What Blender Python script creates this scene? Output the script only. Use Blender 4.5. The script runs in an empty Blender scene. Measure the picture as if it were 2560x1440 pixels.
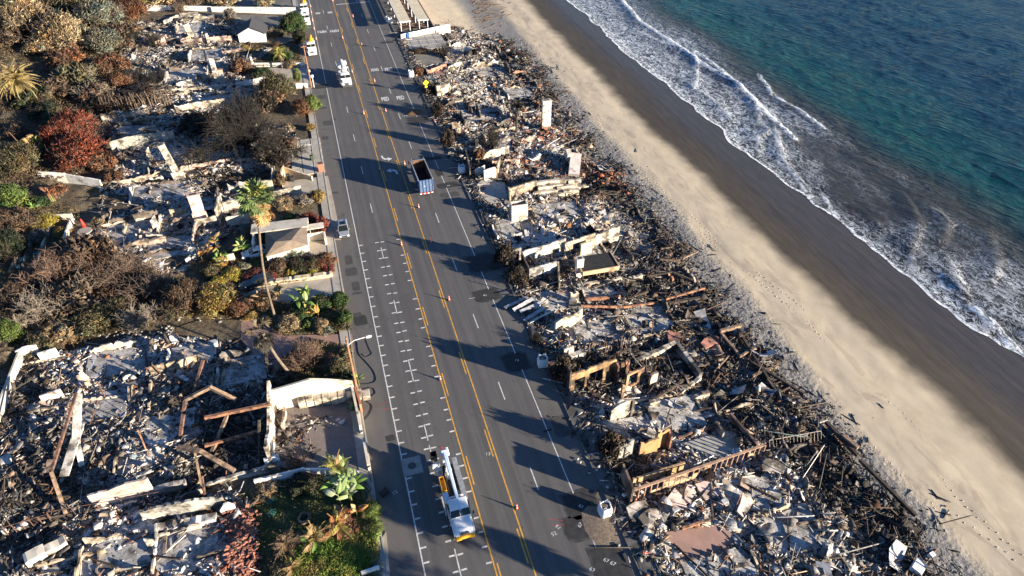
import bpy, math, random
import numpy as np
from mathutils import Vector, Matrix, Euler

# ------------------------------------------------------------------ camera, world, sun
SC = bpy.context.scene
F_, H_ = 1707.0, 68.0
PITCH = math.atan(1418 / F_)
YAW = math.atan(649 / math.hypot(F_, 1418))
cam_d = bpy.data.cameras.new('camera')
cam = bpy.data.objects.new('camera', cam_d)
SC.collection.objects.link(cam)
cam_d.sensor_width = 36.0
cam_d.lens = F_ / 2560 * 36.0
cam_d.clip_start = 0.5
cam_d.clip_end = 6000
cam.location = (0, 0, H_)
cam.rotation_euler = (math.pi / 2 - PITCH, 0, -YAW)
SC.camera = cam

SUN_EL = math.radians(11.7)
SUN_V = Vector((0.775, -0.632, 0)) * math.cos(SUN_EL) + Vector((0, 0, math.sin(SUN_EL)))   # towards the sun
w = bpy.data.worlds.new('World')
SC.world = w
w.use_nodes = True
nt = w.node_tree
nt.nodes.clear()
sky = nt.nodes.new('ShaderNodeTexSky')
sky.sky_type = 'NISHITA'
sky.sun_disc = False
sky.sun_elevation = SUN_EL
sky.sun_rotation = math.atan2(SUN_V.x, SUN_V.y)
sky.air_density = 1.0
sky.dust_density = 0.1
sky.ozone_density = 3.5
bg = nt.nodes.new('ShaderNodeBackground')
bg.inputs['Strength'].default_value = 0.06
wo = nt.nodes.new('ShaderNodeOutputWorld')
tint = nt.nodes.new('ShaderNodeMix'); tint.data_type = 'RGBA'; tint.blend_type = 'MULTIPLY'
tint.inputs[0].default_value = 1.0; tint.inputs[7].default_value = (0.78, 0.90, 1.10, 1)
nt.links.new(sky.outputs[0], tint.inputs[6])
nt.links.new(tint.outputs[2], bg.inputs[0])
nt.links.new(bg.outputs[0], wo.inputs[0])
sd = bpy.data.lights.new('sun', 'SUN')
sd.energy = 5.0
sd.angle = math.radians(0.5)
sd.color = (1.0, 0.87, 0.68)
sun = bpy.data.objects.new('sun', sd)
SC.collection.objects.link(sun)
sun.rotation_euler = SUN_V.to_track_quat('Z', 'Y').to_euler()
sun.location = (60, -60, 80)
SC.view_settings.view_transform = 'Standard'
SC.view_settings.look = 'None'
SC.view_settings.gamma = 1.0
SC.view_settings.exposure = 1.95
SC.cycles.max_bounces = 5
SC.cycles.diffuse_bounces = 3

COL = SC.collection
PI = math.pi
rng = np.random.default_rng(7)
random.seed(11)

# ------------------------------------------------------------------ terrain and placing
TX = np.array([-400, -200, -110, -70, -50, -40, -4, 23.2, 30, 40, 50, 57, 66, 75, 80, 87, 100, 140, 4000.])
TZ = np.array([60., 32, 11, 3.6, 1.0, .3, 0, 0, -.8, -1.9, -2.8, -3.1, -3.3, -3.75, -4.15, -4.92, -6.4, -9, -12])
def G(x, y=0):
    return np.interp(x, TX, TZ)
_fw = Vector((math.sin(YAW), math.cos(YAW), 0))
_F = Vector((_fw.x * math.cos(PITCH), _fw.y * math.cos(PITCH), -math.sin(PITCH)))
_R = Vector((math.cos(YAW), -math.sin(YAW), 0))
_D = Vector((-_fw.x * math.sin(PITCH), -_fw.y * math.sin(PITCH), -math.cos(PITCH)))
def at(px, py, dz=0.0):
    """ground point (x, y, z) whose point dz above it is seen at pixel px, py of the 2560 px photo"""
    d = _F * F_ + _R * (px - 1280) + _D * (py - 720)
    z = 0.0
    for _ in range(14):
        t = (z + dz - H_) / d.z
        z = 0.5 * z + 0.5 * float(G(d.x * t))
    t = (z + dz - H_) / d.z
    return Vector((d.x * t, d.y * t, float(G(d.x * t))))

def _hash(ix, iy, seed):
    n = (ix.astype(np.int64) * 374761393 + iy.astype(np.int64) * 668265263 + seed * 1442695041) & 0xffffffff
    n = ((n ^ (n >> 13)) * 1274126177) & 0xffffffff
    n = n ^ (n >> 16)
    return (n & 0xffff) / 65535.0
def vnoise(x, y, seed=0):
    x = np.asarray(x, float); y = np.asarray(y, float)
    ix = np.floor(x); iy = np.floor(y)
    fx = x - ix; fy = y - iy
    fx = fx * fx * (3 - 2 * fx); fy = fy * fy * (3 - 2 * fy)
    a = _hash(ix, iy, seed); b = _hash(ix + 1, iy, seed)
    c = _hash(ix, iy + 1, seed); d = _hash(ix + 1, iy + 1, seed)
    return (a * (1 - fx) + b * fx) * (1 - fy) + (c * (1 - fx) + d * fx) * fy
def fbm(x, y, seed=0, o=4):
    s = 0; a = .5; t = 0
    for i in range(o):
        s = s + a * vnoise(np.asarray(x) * 2**i, np.asarray(y) * 2**i, seed + i); t += a; a *= .5
    return s / t

# ------------------------------------------------------------------ object helpers
def tag(o, label=None, cat=None, group=None, kind=None):
    if label: o['label'] = label
    if cat: o['category'] = cat
    if group: o['group'] = group
    if kind: o['kind'] = kind
    elif cat: o['kind'] = 'thing'
    return o
def thing(name, label, cat, loc=(0, 0, 0), rz=0.0, group=None, s=None):
    o = bpy.data.objects.new(name, None)
    o.empty_display_size = .3
    COL.objects.link(o)
    o.location = loc; o.rotation_euler = (0, 0, rz)
    if s: o.scale = s if hasattr(s, '__len__') else (s, s, s)
    return tag(o, label, cat, group)
def np_mesh(name, V, faces, col=None, smooth=False):
    """V (n,3); faces: list of (m,k) index arrays; col (n,3) point colours"""
    me = bpy.data.meshes.new(name)
    V = np.asarray(V, np.float32)
    me.vertices.add(len(V)); me.vertices.foreach_set('co', V.ravel())
    fl = np.concatenate([f.ravel() for f in faces]).astype(np.int32)
    sz = np.concatenate([np.full(len(f), f.shape[1], np.int32) for f in faces])
    me.loops.add(len(fl)); me.loops.foreach_set('vertex_index', fl)
    st = np.concatenate([[0], np.cumsum(sz)[:-1]]).astype(np.int32)
    me.polygons.add(len(sz)); me.polygons.foreach_set('loop_start', st)
    try: me.polygons.foreach_set('loop_total', sz)
    except Exception: pass
    if smooth: me.polygons.foreach_set('use_smooth', np.ones(len(sz), bool))
    if col is not None:
        a = me.attributes.new('col', 'FLOAT_COLOR', 'POINT')
        c = np.ones((len(V), 4), np.float32); c[:, :3] = col
        a.data.foreach_set('color', c.ravel())
    me.update(calc_edges=True)
    return me
def link(name, me, m=None, parent=None, loc=None, rz=None):
    o = bpy.data.objects.new(name, me)
    COL.objects.link(o)
    if m is not None and not me.materials:
        for q in (m if isinstance(m, (list, tuple)) else [m]): me.materials.append(q)
    if parent is not None: o.parent = parent
    if loc is not None: o.location = loc
    if rz is not None: o.rotation_euler = (0, 0, rz)
    return o
BOXF = [(0, 1, 3, 2), (4, 6, 7, 5), (0, 4, 5, 1), (2, 3, 7, 6), (0, 2, 6, 4), (1, 5, 7, 3)]
class MB:
    def __init__(s): s.v = []; s.f = []; s.m = []
    def add(s, vs, fs, mi=0):
        k = len(s.v); s.v += [tuple(p) for p in vs]
        s.f += [tuple(i + k for i in q) for q in fs]; s.m += [mi] * len(fs); return s
    def box(s, c, d, rz=0, rx=0, ry=0, mi=0, tp=(1, 1)):
        R = Euler((rx, ry, rz)).to_matrix() if (rz or rx or ry) else None
        vs = []
        for x in (-.5, .5):
            for y in (-.5, .5):
                for z in (-.5, .5):
                    k = tp if z > 0 else (1, 1)
                    p = Vector((x * d[0] * k[0], y * d[1] * k[1], z * d[2]))
                    if R: p = R @ p
                    vs.append((p.x + c[0], p.y + c[1], p.z + c[2]))
        return s.add(vs, BOXF, mi)
    def bar(s, a, b, w, h, mi=0, up=Vector((0, 0, 1))):
        a = Vector(a); b = Vector(b); d = (b - a).normalized()
        u = d.cross(up)
        if u.length < 1e-4: u = Vector((1, 0, 0))
        u.normalize(); v = u.cross(d)
        vs = []
        for x in (-.5, .5):
            for y in (0, 1):
                for z in (-.5, .5):
                    vs.append(tuple((b if y else a) + u * (x * w) + v * (z * h)))
        return s.add(vs, BOXF, mi)
    def tube(s, pts, rad, n=6, mi=0, cap=True):
        pts = [Vector(p) for p in pts]
        if not hasattr(rad, '__len__'): rad = [rad] * len(pts)
        vs = []; L = len(pts)
        for i, p in enumerate(pts):
            d = (pts[min(i + 1, L - 1)] - pts[max(i - 1, 0)]).normalized()
            u = d.cross(Vector((0.13, 0.21, 1))); 
            if u.length < .2: u = d.cross(Vector((1, 0, 0)))
            u.normalize(); v = d.cross(u)
            for k in range(n):
                a = 2 * PI * k / n
                vs.append(tuple(p + (u * math.cos(a) + v * math.sin(a)) * rad[i]))
        fs = []
        for i in range(L - 1):
            for k in range(n):
                fs.append((i * n + k, i * n + (k + 1) % n, (i + 1) * n + (k + 1) % n, (i + 1) * n + k))
        if cap:
            fs.append(tuple(range(n - 1, -1, -1))); fs.append(tuple((L - 1) * n + k for k in range(n)))
        return s.add(vs, fs, mi)
    def prism(s, poly, z0, z1, mi=0):
        n = len(poly)
        a = sum(poly[i][0] * poly[(i + 1) % n][1] - poly[(i + 1) % n][0] * poly[i][1] for i in range(n))
        if a < 0: poly = poly[::-1]
        vs = [(p[0], p[1], z0) for p in poly] + [(p[0], p[1], z1) for p in poly]
        fs = [tuple(range(n - 1, -1, -1)), tuple(range(n, 2 * n))]
        fs += [(i, (i + 1) % n, (i + 1) % n + n, i + n) for i in range(n)]
        return s.add(vs, fs, mi)
    def ext(s, prof, x0, x1, mi=0, xs=None):
        """side profile [(y, z)...] carried across x; xs = per-point half-width factor"""
        n = len(prof); xs = xs or [1] * n
        c = (x0 + x1) / 2; h = (x1 - x0) / 2
        vs = [(c - h * xs[i], p[0], p[1]) for i, p in enumerate(prof)] + [(c + h * xs[i], p[0], p[1]) for i, p in enumerate(prof)]
        fs = [tuple(range(n)), tuple(range(2 * n - 1, n - 1, -1))]
        fs += [(i, i + n, (i + 1) % n + n, (i + 1) % n) for i in range(n)]
        return s.add(vs, fs, mi)
    def lathe(s, prof, n=16, mi=0, c=(0, 0, 0), axis='z'):
        vs = []
        for r, z in prof:
            for k in range(n):
                a = 2 * PI * k / n
                p = (r * math.cos(a), r * math.sin(a), z)
                if axis == 'x': p = (z, r * math.cos(a), r * math.sin(a))
                if axis == 'y': p = (r * math.cos(a), z, r * math.sin(a))
                vs.append((p[0] + c[0], p[1] + c[1], p[2] + c[2]))
        L = len(prof)
        fs = [(i * n + k, i * n + (k + 1) % n, (i + 1) * n + (k + 1) % n, (i + 1) * n + k) for i in range(L - 1) for k in range(n)]
        fs += [tuple(range(n - 1, -1, -1)), tuple((L - 1) * n + k for k in range(n))]
        return s.add(vs, fs, mi)
    def mesh(s, name='mesh', smooth=False):
        me = bpy.data.meshes.new(name)
        me.from_pydata(s.v, [], s.f)
        if max(s.m, default=0) > 0: me.polygons.foreach_set('material_index', s.m)
        if smooth: me.polygons.foreach_set('use_smooth', [True] * len(s.f))
        me.update(); return me
    def obj(s, name, m, parent=None, loc=None, rz=None, bevel=0, smooth=False):
        o = link(name, s.mesh(name, smooth), m, parent, loc, rz)
        if bevel:
            b = o.modifiers.new('bevel', 'BEVEL'); b.width = bevel; b.segments = 2; b.limit_method = 'ANGLE'
        return o
def copy_tree(o, parent=None):
    c = o.copy(); COL.objects.link(c)
    if parent is not None: c.parent = parent
    for ch in list(o.children): copy_tree(ch, c)
    return c
def retag(o, label, group=None):
    o['label'] = label
    if group: o['group'] = group
    return o

# ------------------------------------------------------------------ materials
class N:
    def __init__(s, name):
        s.m = bpy.data.materials.new(name); s.m.use_nodes = True
        s.t = s.m.node_tree; s.t.nodes.clear()
        s.out = s.t.nodes.new('ShaderNodeOutputMaterial')
        s.b = s.t.nodes.new('ShaderNodeBsdfPrincipled')
        s.L(s.b.outputs[0], s.out.inputs[0])
        s.pos = s.t.nodes.new('ShaderNodeNewGeometry').outputs['Position']
    def L(s, a, b): s.t.links.new(a, b)
    def n(s, ty, **kw):
        o = s.t.nodes.new('ShaderNode' + ty)
        for k, v in kw.items():
            if hasattr(o, k): setattr(o, k, v)
            else:
                inp = o.inputs[k.replace('_', ' ')]
                if hasattr(v, 'is_linked') or isinstance(v, bpy.types.NodeSocket): s.L(v, inp)
                else: inp.default_value = v
        return o
    def math(s, op, a, b=None, c=None, clamp=False):
        o = s.t.nodes.new('ShaderNodeMath'); o.operation = op; o.use_clamp = clamp
        for i, v in enumerate((a, b, c)):
            if v is None: continue
            if isinstance(v, bpy.types.NodeSocket): s.L(v, o.inputs[i])
            else: o.inputs[i].default_value = v
        return o.outputs[0]
    def scale(s, v, k):
        o = s.t.nodes.new('ShaderNodeVectorMath'); o.operation = 'MULTIPLY'
        s.L(v, o.inputs[0]); o.inputs[1].default_value = k if hasattr(k, '__len__') else (k, k, k)
        return o.outputs[0]
    def noise(s, sc=1, det=5, rough=.55, vec=None, dist=0, ty='FBM'):
        o = s.t.nodes.new('ShaderNodeTexNoise')
        o.inputs['Scale'].default_value = sc; o.inputs['Detail'].default_value = det
        o.inputs['Roughness'].default_value = rough; o.inputs['Distortion'].default_value = dist
        s.L(vec if vec is not None else s.pos, o.inputs['Vector']); return o.outputs[0]
    def vor(s, sc=1, feat='F1', vec=None, out=0):
        o = s.t.nodes.new('ShaderNodeTexVoronoi'); o.feature = feat
        o.inputs['Scale'].default_value = sc
        s.L(vec if vec is not None else s.pos, o.inputs['Vector']); return o.outputs[out]
    def ramp(s, fac, pts, inter='LINEAR'):
        o = s.t.nodes.new('ShaderNodeValToRGB'); o.color_ramp.interpolation = inter
        e = o.color_ramp.elements
        while len(e) < len(pts): e.new(.5)
        for i, (p, c) in enumerate(pts):
            e[i].position = p
            e[i].color = (c, c, c, 1) if not hasattr(c, '__len__') else (*c, 1)
        s.L(fac, o.inputs[0]); return o.outputs[0]
    def mix(s, fac, a, b, ty='MIX'):
        o = s.t.nodes.new('ShaderNodeMix'); o.data_type = 'RGBA'; o.blend_type = ty
        for v, i in ((fac, 0), (a, 6), (b, 7)):
            if isinstance(v, bpy.types.NodeSocket): s.L(v, o.inputs[i])
            elif i == 0: o.inputs[0].default_value = v
            else: o.inputs[i].default_value = (*v, 1)
        return o.outputs[2]
    def mapr(s, v, a, b, c=0., d=1., smooth=True):
        o = s.t.nodes.new('ShaderNodeMapRange'); o.interpolation_type = 'SMOOTHSTEP' if smooth else 'LINEAR'
        s.L(v, o.inputs[0])
        for i, q in enumerate((a, b, c, d)): o.inputs[1 + i].default_value = q
        return o.outputs[0]
    def attr(s, name='col'):
        o = s.t.nodes.new('ShaderNodeAttribute'); o.attribute_name = name; return o.outputs['Color']
    def xyz(s):
        o = s.t.nodes.new('ShaderNodeSeparateXYZ'); s.L(s.pos, o.inputs[0]); return o.outputs
    def bump(s, h, st=.5, dist=.05, prev=None):
        o = s.t.nodes.new('ShaderNodeBump'); o.inputs['Strength'].default_value = st
        o.inputs['Distance'].default_value = dist; s.L(h, o.inputs['Height'])
        if prev is not None: s.L(prev, o.inputs['Normal'])
        return o.outputs[0]
    def done(s, col=None, rough=.85, metal=0, spec=.35, nrm=None):
        for v, k in ((col, 'Base Color'), (rough, 'Roughness'), (metal, 'Metallic'), (spec, 'Specular IOR Level'), (nrm, 'Normal')):
            if v is None: continue
            if isinstance(v, bpy.types.NodeSocket): s.L(v, s.b.inputs[k])
            elif k == 'Base Color': s.b.inputs[k].default_value = (*v, 1)
            else: s.b.inputs[k].default_value = v
        return s.m
def mat(name, a, b=None, sc=2., rough=.8, metal=0, bump=0, bsc=None, attr=False, oc=False, soot=0, det=4, spec=.35, sootc=(.025, .022, .02), sootsc=.45):
    """noise between two colours; attr multiplies the point colours, oc the object colour, soot adds burn marks"""
    b = b or tuple(x * .78 for x in a)
    q = N(name)
    nz = q.noise(sc, det)
    c = q.mix(q.mapr(nz, .35, .65), a, b)
    if attr: c = q.mix(1.0, c, q.attr(), 'MULTIPLY')
    if oc:
        oi = q.t.nodes.new('ShaderNodeObjectInfo')
        c = q.mix(1.0, c, oi.outputs['Color'], 'MULTIPLY')
    if soot:
        s1 = q.noise(sootsc, 6, .65, vec=q.scale(q.pos, (1, 1, 1.4)))
        c = q.mix(q.mapr(s1, .62 - soot * .25, .80 - soot * .25, 0, .9), c, sootc)
        s2 = q.noise(1.6, 5, .6)
        c = q.mix(q.mapr(s2, .55, .72, 0, .55 * min(1, soot * 1.6)), c, (.25, .13, .06))
    nr = q.bump(q.noise(bsc or sc * 6, 4), .6, bump) if bump else None
    return q.done(c, rough, metal, spec, nr)
# ================================================================== SETTING
def grid_mesh(name, xs, ys, zf, col=None, smooth=True):
    X, Y = np.meshgrid(xs, ys)
    Z = zf(X, Y)
    V = np.stack([X, Y, Z], -1).reshape(-1, 3)
    nx, ny = len(xs), len(ys)
    i = (np.arange(ny - 1)[:, None] * nx + np.arange(nx - 1)[None]).ravel()
    Fq = np.stack([i, i + 1, i + nx + 1, i + nx], -1)
    return np_mesh(name, V, [Fq], None, smooth)

# bare ground ------------------------------------------------------
q = N('dry_soil')
n1 = q.noise(.12, 6); n2 = q.noise(1.3, 6, .7); n3 = q.noise(9, 3)
c = q.ramp(n1, [(.3, (.05, .038, .026)), (.48, (.11, .085, .055)), (.56, (.16, .125, .08)), (.7, (.07, .06, .03))])
c = q.mix(q.mapr(n2, .4, .7), c, (.035, .028, .022))
m_soil = q.done(c, .95, nrm=q.bump(n3, .8, .12, q.bump(n2, .8, .3)))
xs = np.concatenate([np.arange(-400, -90, 12), np.arange(-90, 30.01, 1.0)])
ys = np.concatenate([np.arange(-60, 10, 6), np.arange(10, 262, 1.0), np.arange(262, 700, 14)])
def zg(X, Y):
    base = G(X)
    b = (fbm(X / 5, Y / 5, 3) - .5) * np.clip((-X - 14) / 30, 0, 1) * 1.6
    b = b + (fbm(X / 18, Y / 18, 9) - .5) * np.clip((-X - 45) / 30, 0, 1) * 6
    return base + b - .06
ground = link('ground', grid_mesh('ground', xs, ys, zg), m_soil); tag(ground, kind='structure')

# beach ------------------------------------------------------------
q = N('beach_sand')
X_, Y_, Z_ = q.xyz()
wob = q.noise(.035, 4); wob2 = q.noise(.35, 5)
xx = q.math('ADD', X_, q.math('ADD', q.math('MULTIPLY', q.math('SUBTRACT', wob, .5), 7.0), q.math('MULTIPLY', q.math('SUBTRACT', wob2, .5), 2.2)))
dry = q.ramp(q.noise(.5, 6, .62, vec=q.scale(q.pos, (1, .6, 1))), [(.3, (.36, .30, .215)), (.5, (.42, .35, .25)), (.7, (.45, .38, .28))])
streak = q.noise(.22, 7, .68, vec=q.scale(q.pos, (1.4, .45, 1)), dist=1.2)
band = q.math('MULTIPLY', q.mapr(xx, 58, 62), q.mapr(xx, 66, 71, 1, 0))
dry = q.mix(q.math('MULTIPLY', q.mapr(streak, .5, .6, 0, .38), band), dry, (.19, .145, .115))
grey = q.ramp(q.noise(1.8, 6, .7), [(.35, (.12, .113, .107)), (.6, (.185, .176, .167))])
far_t = q.math('MULTIPLY', q.mapr(Y_, 190, 198), q.mapr(xx, 49, 44))
c = q.mix(q.math('MAXIMUM', q.mapr(xx, 58.0, 61.5), far_t), grey, dry)
wet = q.ramp(q.noise(.9, 5, .6, vec=q.scale(q.pos, (2.2, .25, 1))), [(.35, (.030, .024, .018)), (.65, (.048, .038, .029))])
xw = q.math('ADD', xx, q.mapr(Y_, 35, 95, 0, 4.0))
wf = q.mapr(xw, 71.8, 76.2)
c = q.mix(wf, c, wet)
rg = q.mapr(xw, 75, 86, .95, .40)
tram = q.vor(1.7, 'SMOOTH_F1'); tram2 = q.noise(2.6, 5, .6)
bm = q.math('MULTIPLY', q.math('ADD', tram, tram2), q.math('MULTIPLY', q.mapr(Y_, 198, 185, .15, 1), q.mapr(xx, 61.5, 57, 0, 1)))
rip = q.noise(.8, 5, .6, vec=q.scale(q.pos, (2.5, .22, 1)))
nr = q.bump(q.noise(7, 4), .35, .03, q.bump(q.math('MULTIPLY', rip, wf), .35, .08, q.bump(bm, 1.0, .20)))
m_sand = q.done(c, rg, nrm=nr, spec=.4)
def zb(X, Y):
    tr = np.clip((61.5 - X) / 4, 0, 1) * np.clip((198 - Y) / 12, .15, 1)
    b = (fbm(X / .8, Y / .8, 31, 3) - .5) * .17 * tr + (fbm(X / 4, Y / 9, 5) - .5) * .25 * np.clip((79 - X) / 10, 0, 1)
    # rills running along the wet sand
    b = b + np.sin(X * 2.6 + 2.5 * fbm(X / 9, Y / 30, 77)) * .02 * np.clip((X - 76) / 3, 0, 1)
    return G(X) + b
xs = np.concatenate([np.arange(30, 54, 1.), np.arange(54, 64, .3), np.arange(64, 140, .8)])
ys = np.concatenate([np.arange(-60, 14, 4), np.arange(14, 170, .35), np.arange(170, 270, .9), np.arange(270, 700, 12)])
beach = link('beach', grid_mesh('beach', xs, ys, zb), m_sand); tag(beach, kind='structure')

# sea --------------------------------------------------------------
q = N('sea_water')
X_, Y_, Z_ = q.xyz()
# the depth line slants: the foam belt is broad far up the beach and narrow in the middle
sh = q.noise(.03, 3)
xs_ = q.math('ADD', X_, q.math('MULTIPLY', q.math('SUBTRACT', sh, .5), 16.0))
xd = q.math('ADD', xs_, q.math('MULTIPLY', q.math('SUBTRACT', Y_, 130.), .055))
deep = q.ramp(q.noise(.05, 4), [(.35, (.004, .026, .055)), (.65, (.004, .036, .064))])
teal = q.ramp(q.noise(.09, 4), [(.3, (.004, .044, .055)), (.7, (.006, .056, .055))])
murk = q.ramp(q.noise(.16, 6, .7, dist=1.5), [(.3, (.020, .020, .018)), (.55, (.042, .035, .027)), (.75, (.018, .030, .028))])
c = q.mix(q.mapr(xd, 124, 165), teal, deep)
c = q.mix(q.mapr(xd, 113, 124), murk, c)
# lace of foam: ridged, warped noise
fv = q.scale(q.pos, (1.0, .62, 1))
nw = q.t.nodes.new('ShaderNodeTexNoise'); nw.inputs['Scale'].default_value = .5; nw.inputs['Detail'].default_value = 4
q.L(q.pos, nw.inputs['Vector'])
va = q.t.nodes.new('ShaderNodeVectorMath'); va.operation = 'MULTIPLY_ADD'
q.L(nw.outputs['Color'], va.inputs[0]); va.inputs[1].default_value = (3.2, 3.2, 0); q.L(fv, va.inputs[2])
lace = q.math('ABSOLUTE', q.math('SUBTRACT', q.noise(.62, 5, .60, vec=va.outputs[0]), .5))
lace = q.mapr(lace, .0, .038, 1, 0)
lace2 = q.math('ABSOLUTE', q.math('SUBTRACT', q.noise(1.5, 4, .6, vec=va.outputs[0]), .5))
lace2 = q.mapr(lace2, .0, .035, 1, 0)
lc = q.math('MAXIMUM', lace, q.math('MULTIPLY', lace2, .75))
patch = q.mapr(q.noise(.085, 5, .6, vec=q.scale(q.pos, (1, .5, 1))), .40, .60)
farf = q.mapr(Y_, 95, 150)      # the far half of the surf is whiter
nearf = q.mapr(Y_, 78, 60)
belt = q.math('MULTIPLY', q.mapr(X_, 80, 88), q.mapr(xd, 104, 118, 1, 0))
inner = q.math('MULTIPLY', q.mapr(X_, 80, 85), q.mapr(X_, 90, 97, 1, 0))
amt = q.math('ADD', q.math('MULTIPLY', belt, q.math('ADD', q.math('MULTIPLY', patch, .5), q.math('ADD', q.math('MULTIPLY', farf, .55), q.math('MULTIPLY', nearf, .5)))), q.math('MULTIPLY', inner, .35), clamp=True)
foam = q.math('MULTIPLY', lc, amt, clamp=True)
solid = q.math('MULTIPLY', q.mapr(q.noise(.9, 6, .7, vec=va.outputs[0]), .55, .64), q.math('MULTIPLY', amt, q.math('ADD', q.math('MULTIPLY', farf, .5), q.math('MULTIPLY', nearf, .8)), clamp=True), clamp=True)
# clean white lip at the very edge of the swash
foam = q.math('MAXIMUM', foam, solid)
att = q.attr('col')
asep = q.t.nodes.new('ShaderNodeSeparateColor'); q.L(att, asep.inputs[0])
foam = q.math('MAXIMUM', foam, q.math('MULTIPLY', q.mapr(asep.outputs[0], .15, .6), q.mapr(q.noise(1.6, 6, .75, vec=va.outputs[0]), .42, .54)))
c = q.mix(foam, c, (.62, .66, .70))
rg = q.mix(foam, (.16, .16, .16), (.8, .8, .8))
vr = q.t.nodes.new('ShaderNodeVectorRotate'); vr.rotation_type = 'Z_AXIS'; q.L(q.pos, vr.inputs['Vector']); vr.inputs['Angle'].default_value = math.radians(-24)
mp = q.t.nodes.new('ShaderNodeMapping'); q.L(vr.outputs[0], mp.inputs[0]); mp.inputs['Scale'].default_value = (1.0, .26, 1)
ch = q.noise(.62, 5, .6, vec=mp.outputs[0], dist=.5)
ch2 = q.noise(2.0, 5, .65, vec=mp.outputs[0])
far_ = q.mapr(xd, 104, 122)
h = q.math('ADD', q.math('MULTIPLY', ch, q.math('ADD', q.math('MULTIPLY', far_, 1.5), .2)), q.math('MULTIPLY', ch2, q.math('ADD', q.math('MULTIPLY', far_, .45), .12)))
nr = q.bump(h, 1.0, .9)
m_sea = q.done(c, rg, nrm=nr, spec=.42)
m_sea.node_tree.nodes['Principled BSDF'].inputs['IOR'].default_value = 1.33
SEA = -5.0
# wave fronts inside the surf: polylines in photo pixels, height in metres
FRONTS = [([(1555, 0), (1600, 55), (1680, 105), (1760, 165), (1850, 215)], .55, 1.0),
          ([(1740, 130), (1790, 165), (1860, 225), (1925, 290), (1990, 350)], .40, .8),
          ([(1600, 80), (1660, 110), (1735, 130), (1745, 190), (1740, 215)], .22, .5),
          ([(1900, 190), (1935, 240), (1990, 270), (2060, 320)], .35, .6),
          ([(1740, 220), (1800, 260), (1830, 300)], .18, .4),
          ([(1890, 250), (1900, 310), (1925, 330), (1895, 345), (1900, 380)], .25, .4),
          ([(1940, 330), (1960, 400), (2000, 450), (2030, 490)], .3, .5),
          ([(2060, 490), (2110, 560), (2150, 590), (2190, 625)], .2, .5),
          ([(2280, 640), (2290, 680), (2330, 700)], .15, .4),
          ([(2270, 500), (2300, 560), (2290, 610)], .35, .12),
          ([(2340, 520), (2375, 560), (2360, 600)], .35, .12),
          ([(2480, 600), (2500, 650), (2490, 690)], .3, .12),
          ([(2440, 770), (2500, 820), (2560, 880), (2620, 930)], .35, .9),
          ([(2380, 660), (2395, 700), (2410, 720)], .25, .4)]
SHORE = [(1400, -30), (1420, 0), (1478, 58), (1490, 65), (1540, 112), (1548, 122), (1600, 160), (1655, 205), (1695, 240), (1705, 250),
         (1742, 283), (1800, 325), (1850, 378), (1890, 405), (1920, 430), (1962, 460), (2000, 480), (2060, 520), (2100, 550), (2145, 590),
         (2190, 625), (2240, 665), (2300, 705), (2330, 740), (2400, 795), (2450, 830), (2520, 865), (2560, 890), (2640, 950), (2800, 1080)]
def poly_w(pts, z):
    out = []
    for px, py in pts:
        d = _F * F_ + _R * (px - 1280) + _D * (py - 720); t = (z - H_) / d.z
        out.append((d.x * t, d.y * t))
    return np.array(out)
shore_w = poly_w(SHORE, SEA)
so = np.argsort(shore_w[:, 1]); shY = shore_w[so, 1]; shX = shore_w[so, 0]
def shore_x(y): return np.interp(y, shY, shX) + (vnoise(np.asarray(y) / 2.2, 0, 4) - .5) * .9 + (vnoise(np.asarray(y) / 7., 0, 5) - .5) * 1.5
def seg_dist(X, Y, P):
    best = np.full(X.shape, 1e9); sgn = np.zeros(X.shape)
    for (ax, ay), (bx, by) in zip(P[:-1], P[1:]):
        dx, dy = bx - ax, by - ay; L2 = dx * dx + dy * dy
        t = np.clip(((X - ax) * dx + (Y - ay) * dy) / L2, 0, 1)
        ex = X - ax - t * dx; ey = Y - ay - t * dy
        d = np.hypot(ex, ey); k = d < best
        cr = (dx * ey - dy * ex)
        best = np.where(k, d, best); sgn = np.where(k, np.sign(cr), sgn)
    return best, sgn
u = np.concatenate([np.arange(0, 44, .42), np.arange(44, 110, .8), np.arange(110, 260, 3), [300, 400, 700, 1500, 3500]])
ys = np.concatenate([[-1500, -400], np.arange(-60, 18, 6), np.arange(18, 200, .55), np.arange(200, 300, 1.2), np.arange(300, 700, 15), [1200, 3000]])
U, Yg = np.meshgrid(u, ys)
Xg = U + shore_x(Yg)
# water lies as a film on the sand at the edge
Z = np.full(Xg.shape, SEA, float)
sandz = zb(Xg, Yg)
swell = (fbm(Xg / 4.5, Yg / 13, 41, 4) - .5) * np.clip((U - 20) / 20, .12, 1) * .8
swell += (fbm(Xg / 1.7, Yg / 2.6, 45, 3) - .5) * np.clip((U - 4) / 30, .05, 1) * .40
Z += swell
crest = np.zeros(Xg.shape)
near = (Xg < 150) & (Yg > 30) & (Yg < 260)
for pts, h, wgt in FRONTS:
    P = poly_w(pts, SEA)
    P = P + 0
    d, s = seg_dist(Xg[near], Yg[near], P)
    d = d + (fbm(Xg[near] / 1.5, Yg[near] / 1.5, 61, 3) - .5) * .9
    if P[-1][1] < P[0][1]: s = -s
    side = np.where(s < 0, 1, -1)      # steep on the shore side, long on the sea side
    wd = np.where(s < 0, .55, 2.6)
    g = h * np.exp(-(d / wd)**2)
    Z[near] = Z[near] + g
    crest[near] = np.maximum(crest[near], wgt * np.exp(-((d - .3) / np.where(s < 0, .3, .8))**2))
Z = np.where(U < 6, np.maximum(Z * np.clip(U / 6, 0, 1) + (sandz + .05) * (1 - np.clip(U / 6, 0, 1)), sandz + .03), np.maximum(Z, sandz + .03))
lip = np.exp(-((U - .2) / .38)**2)
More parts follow.
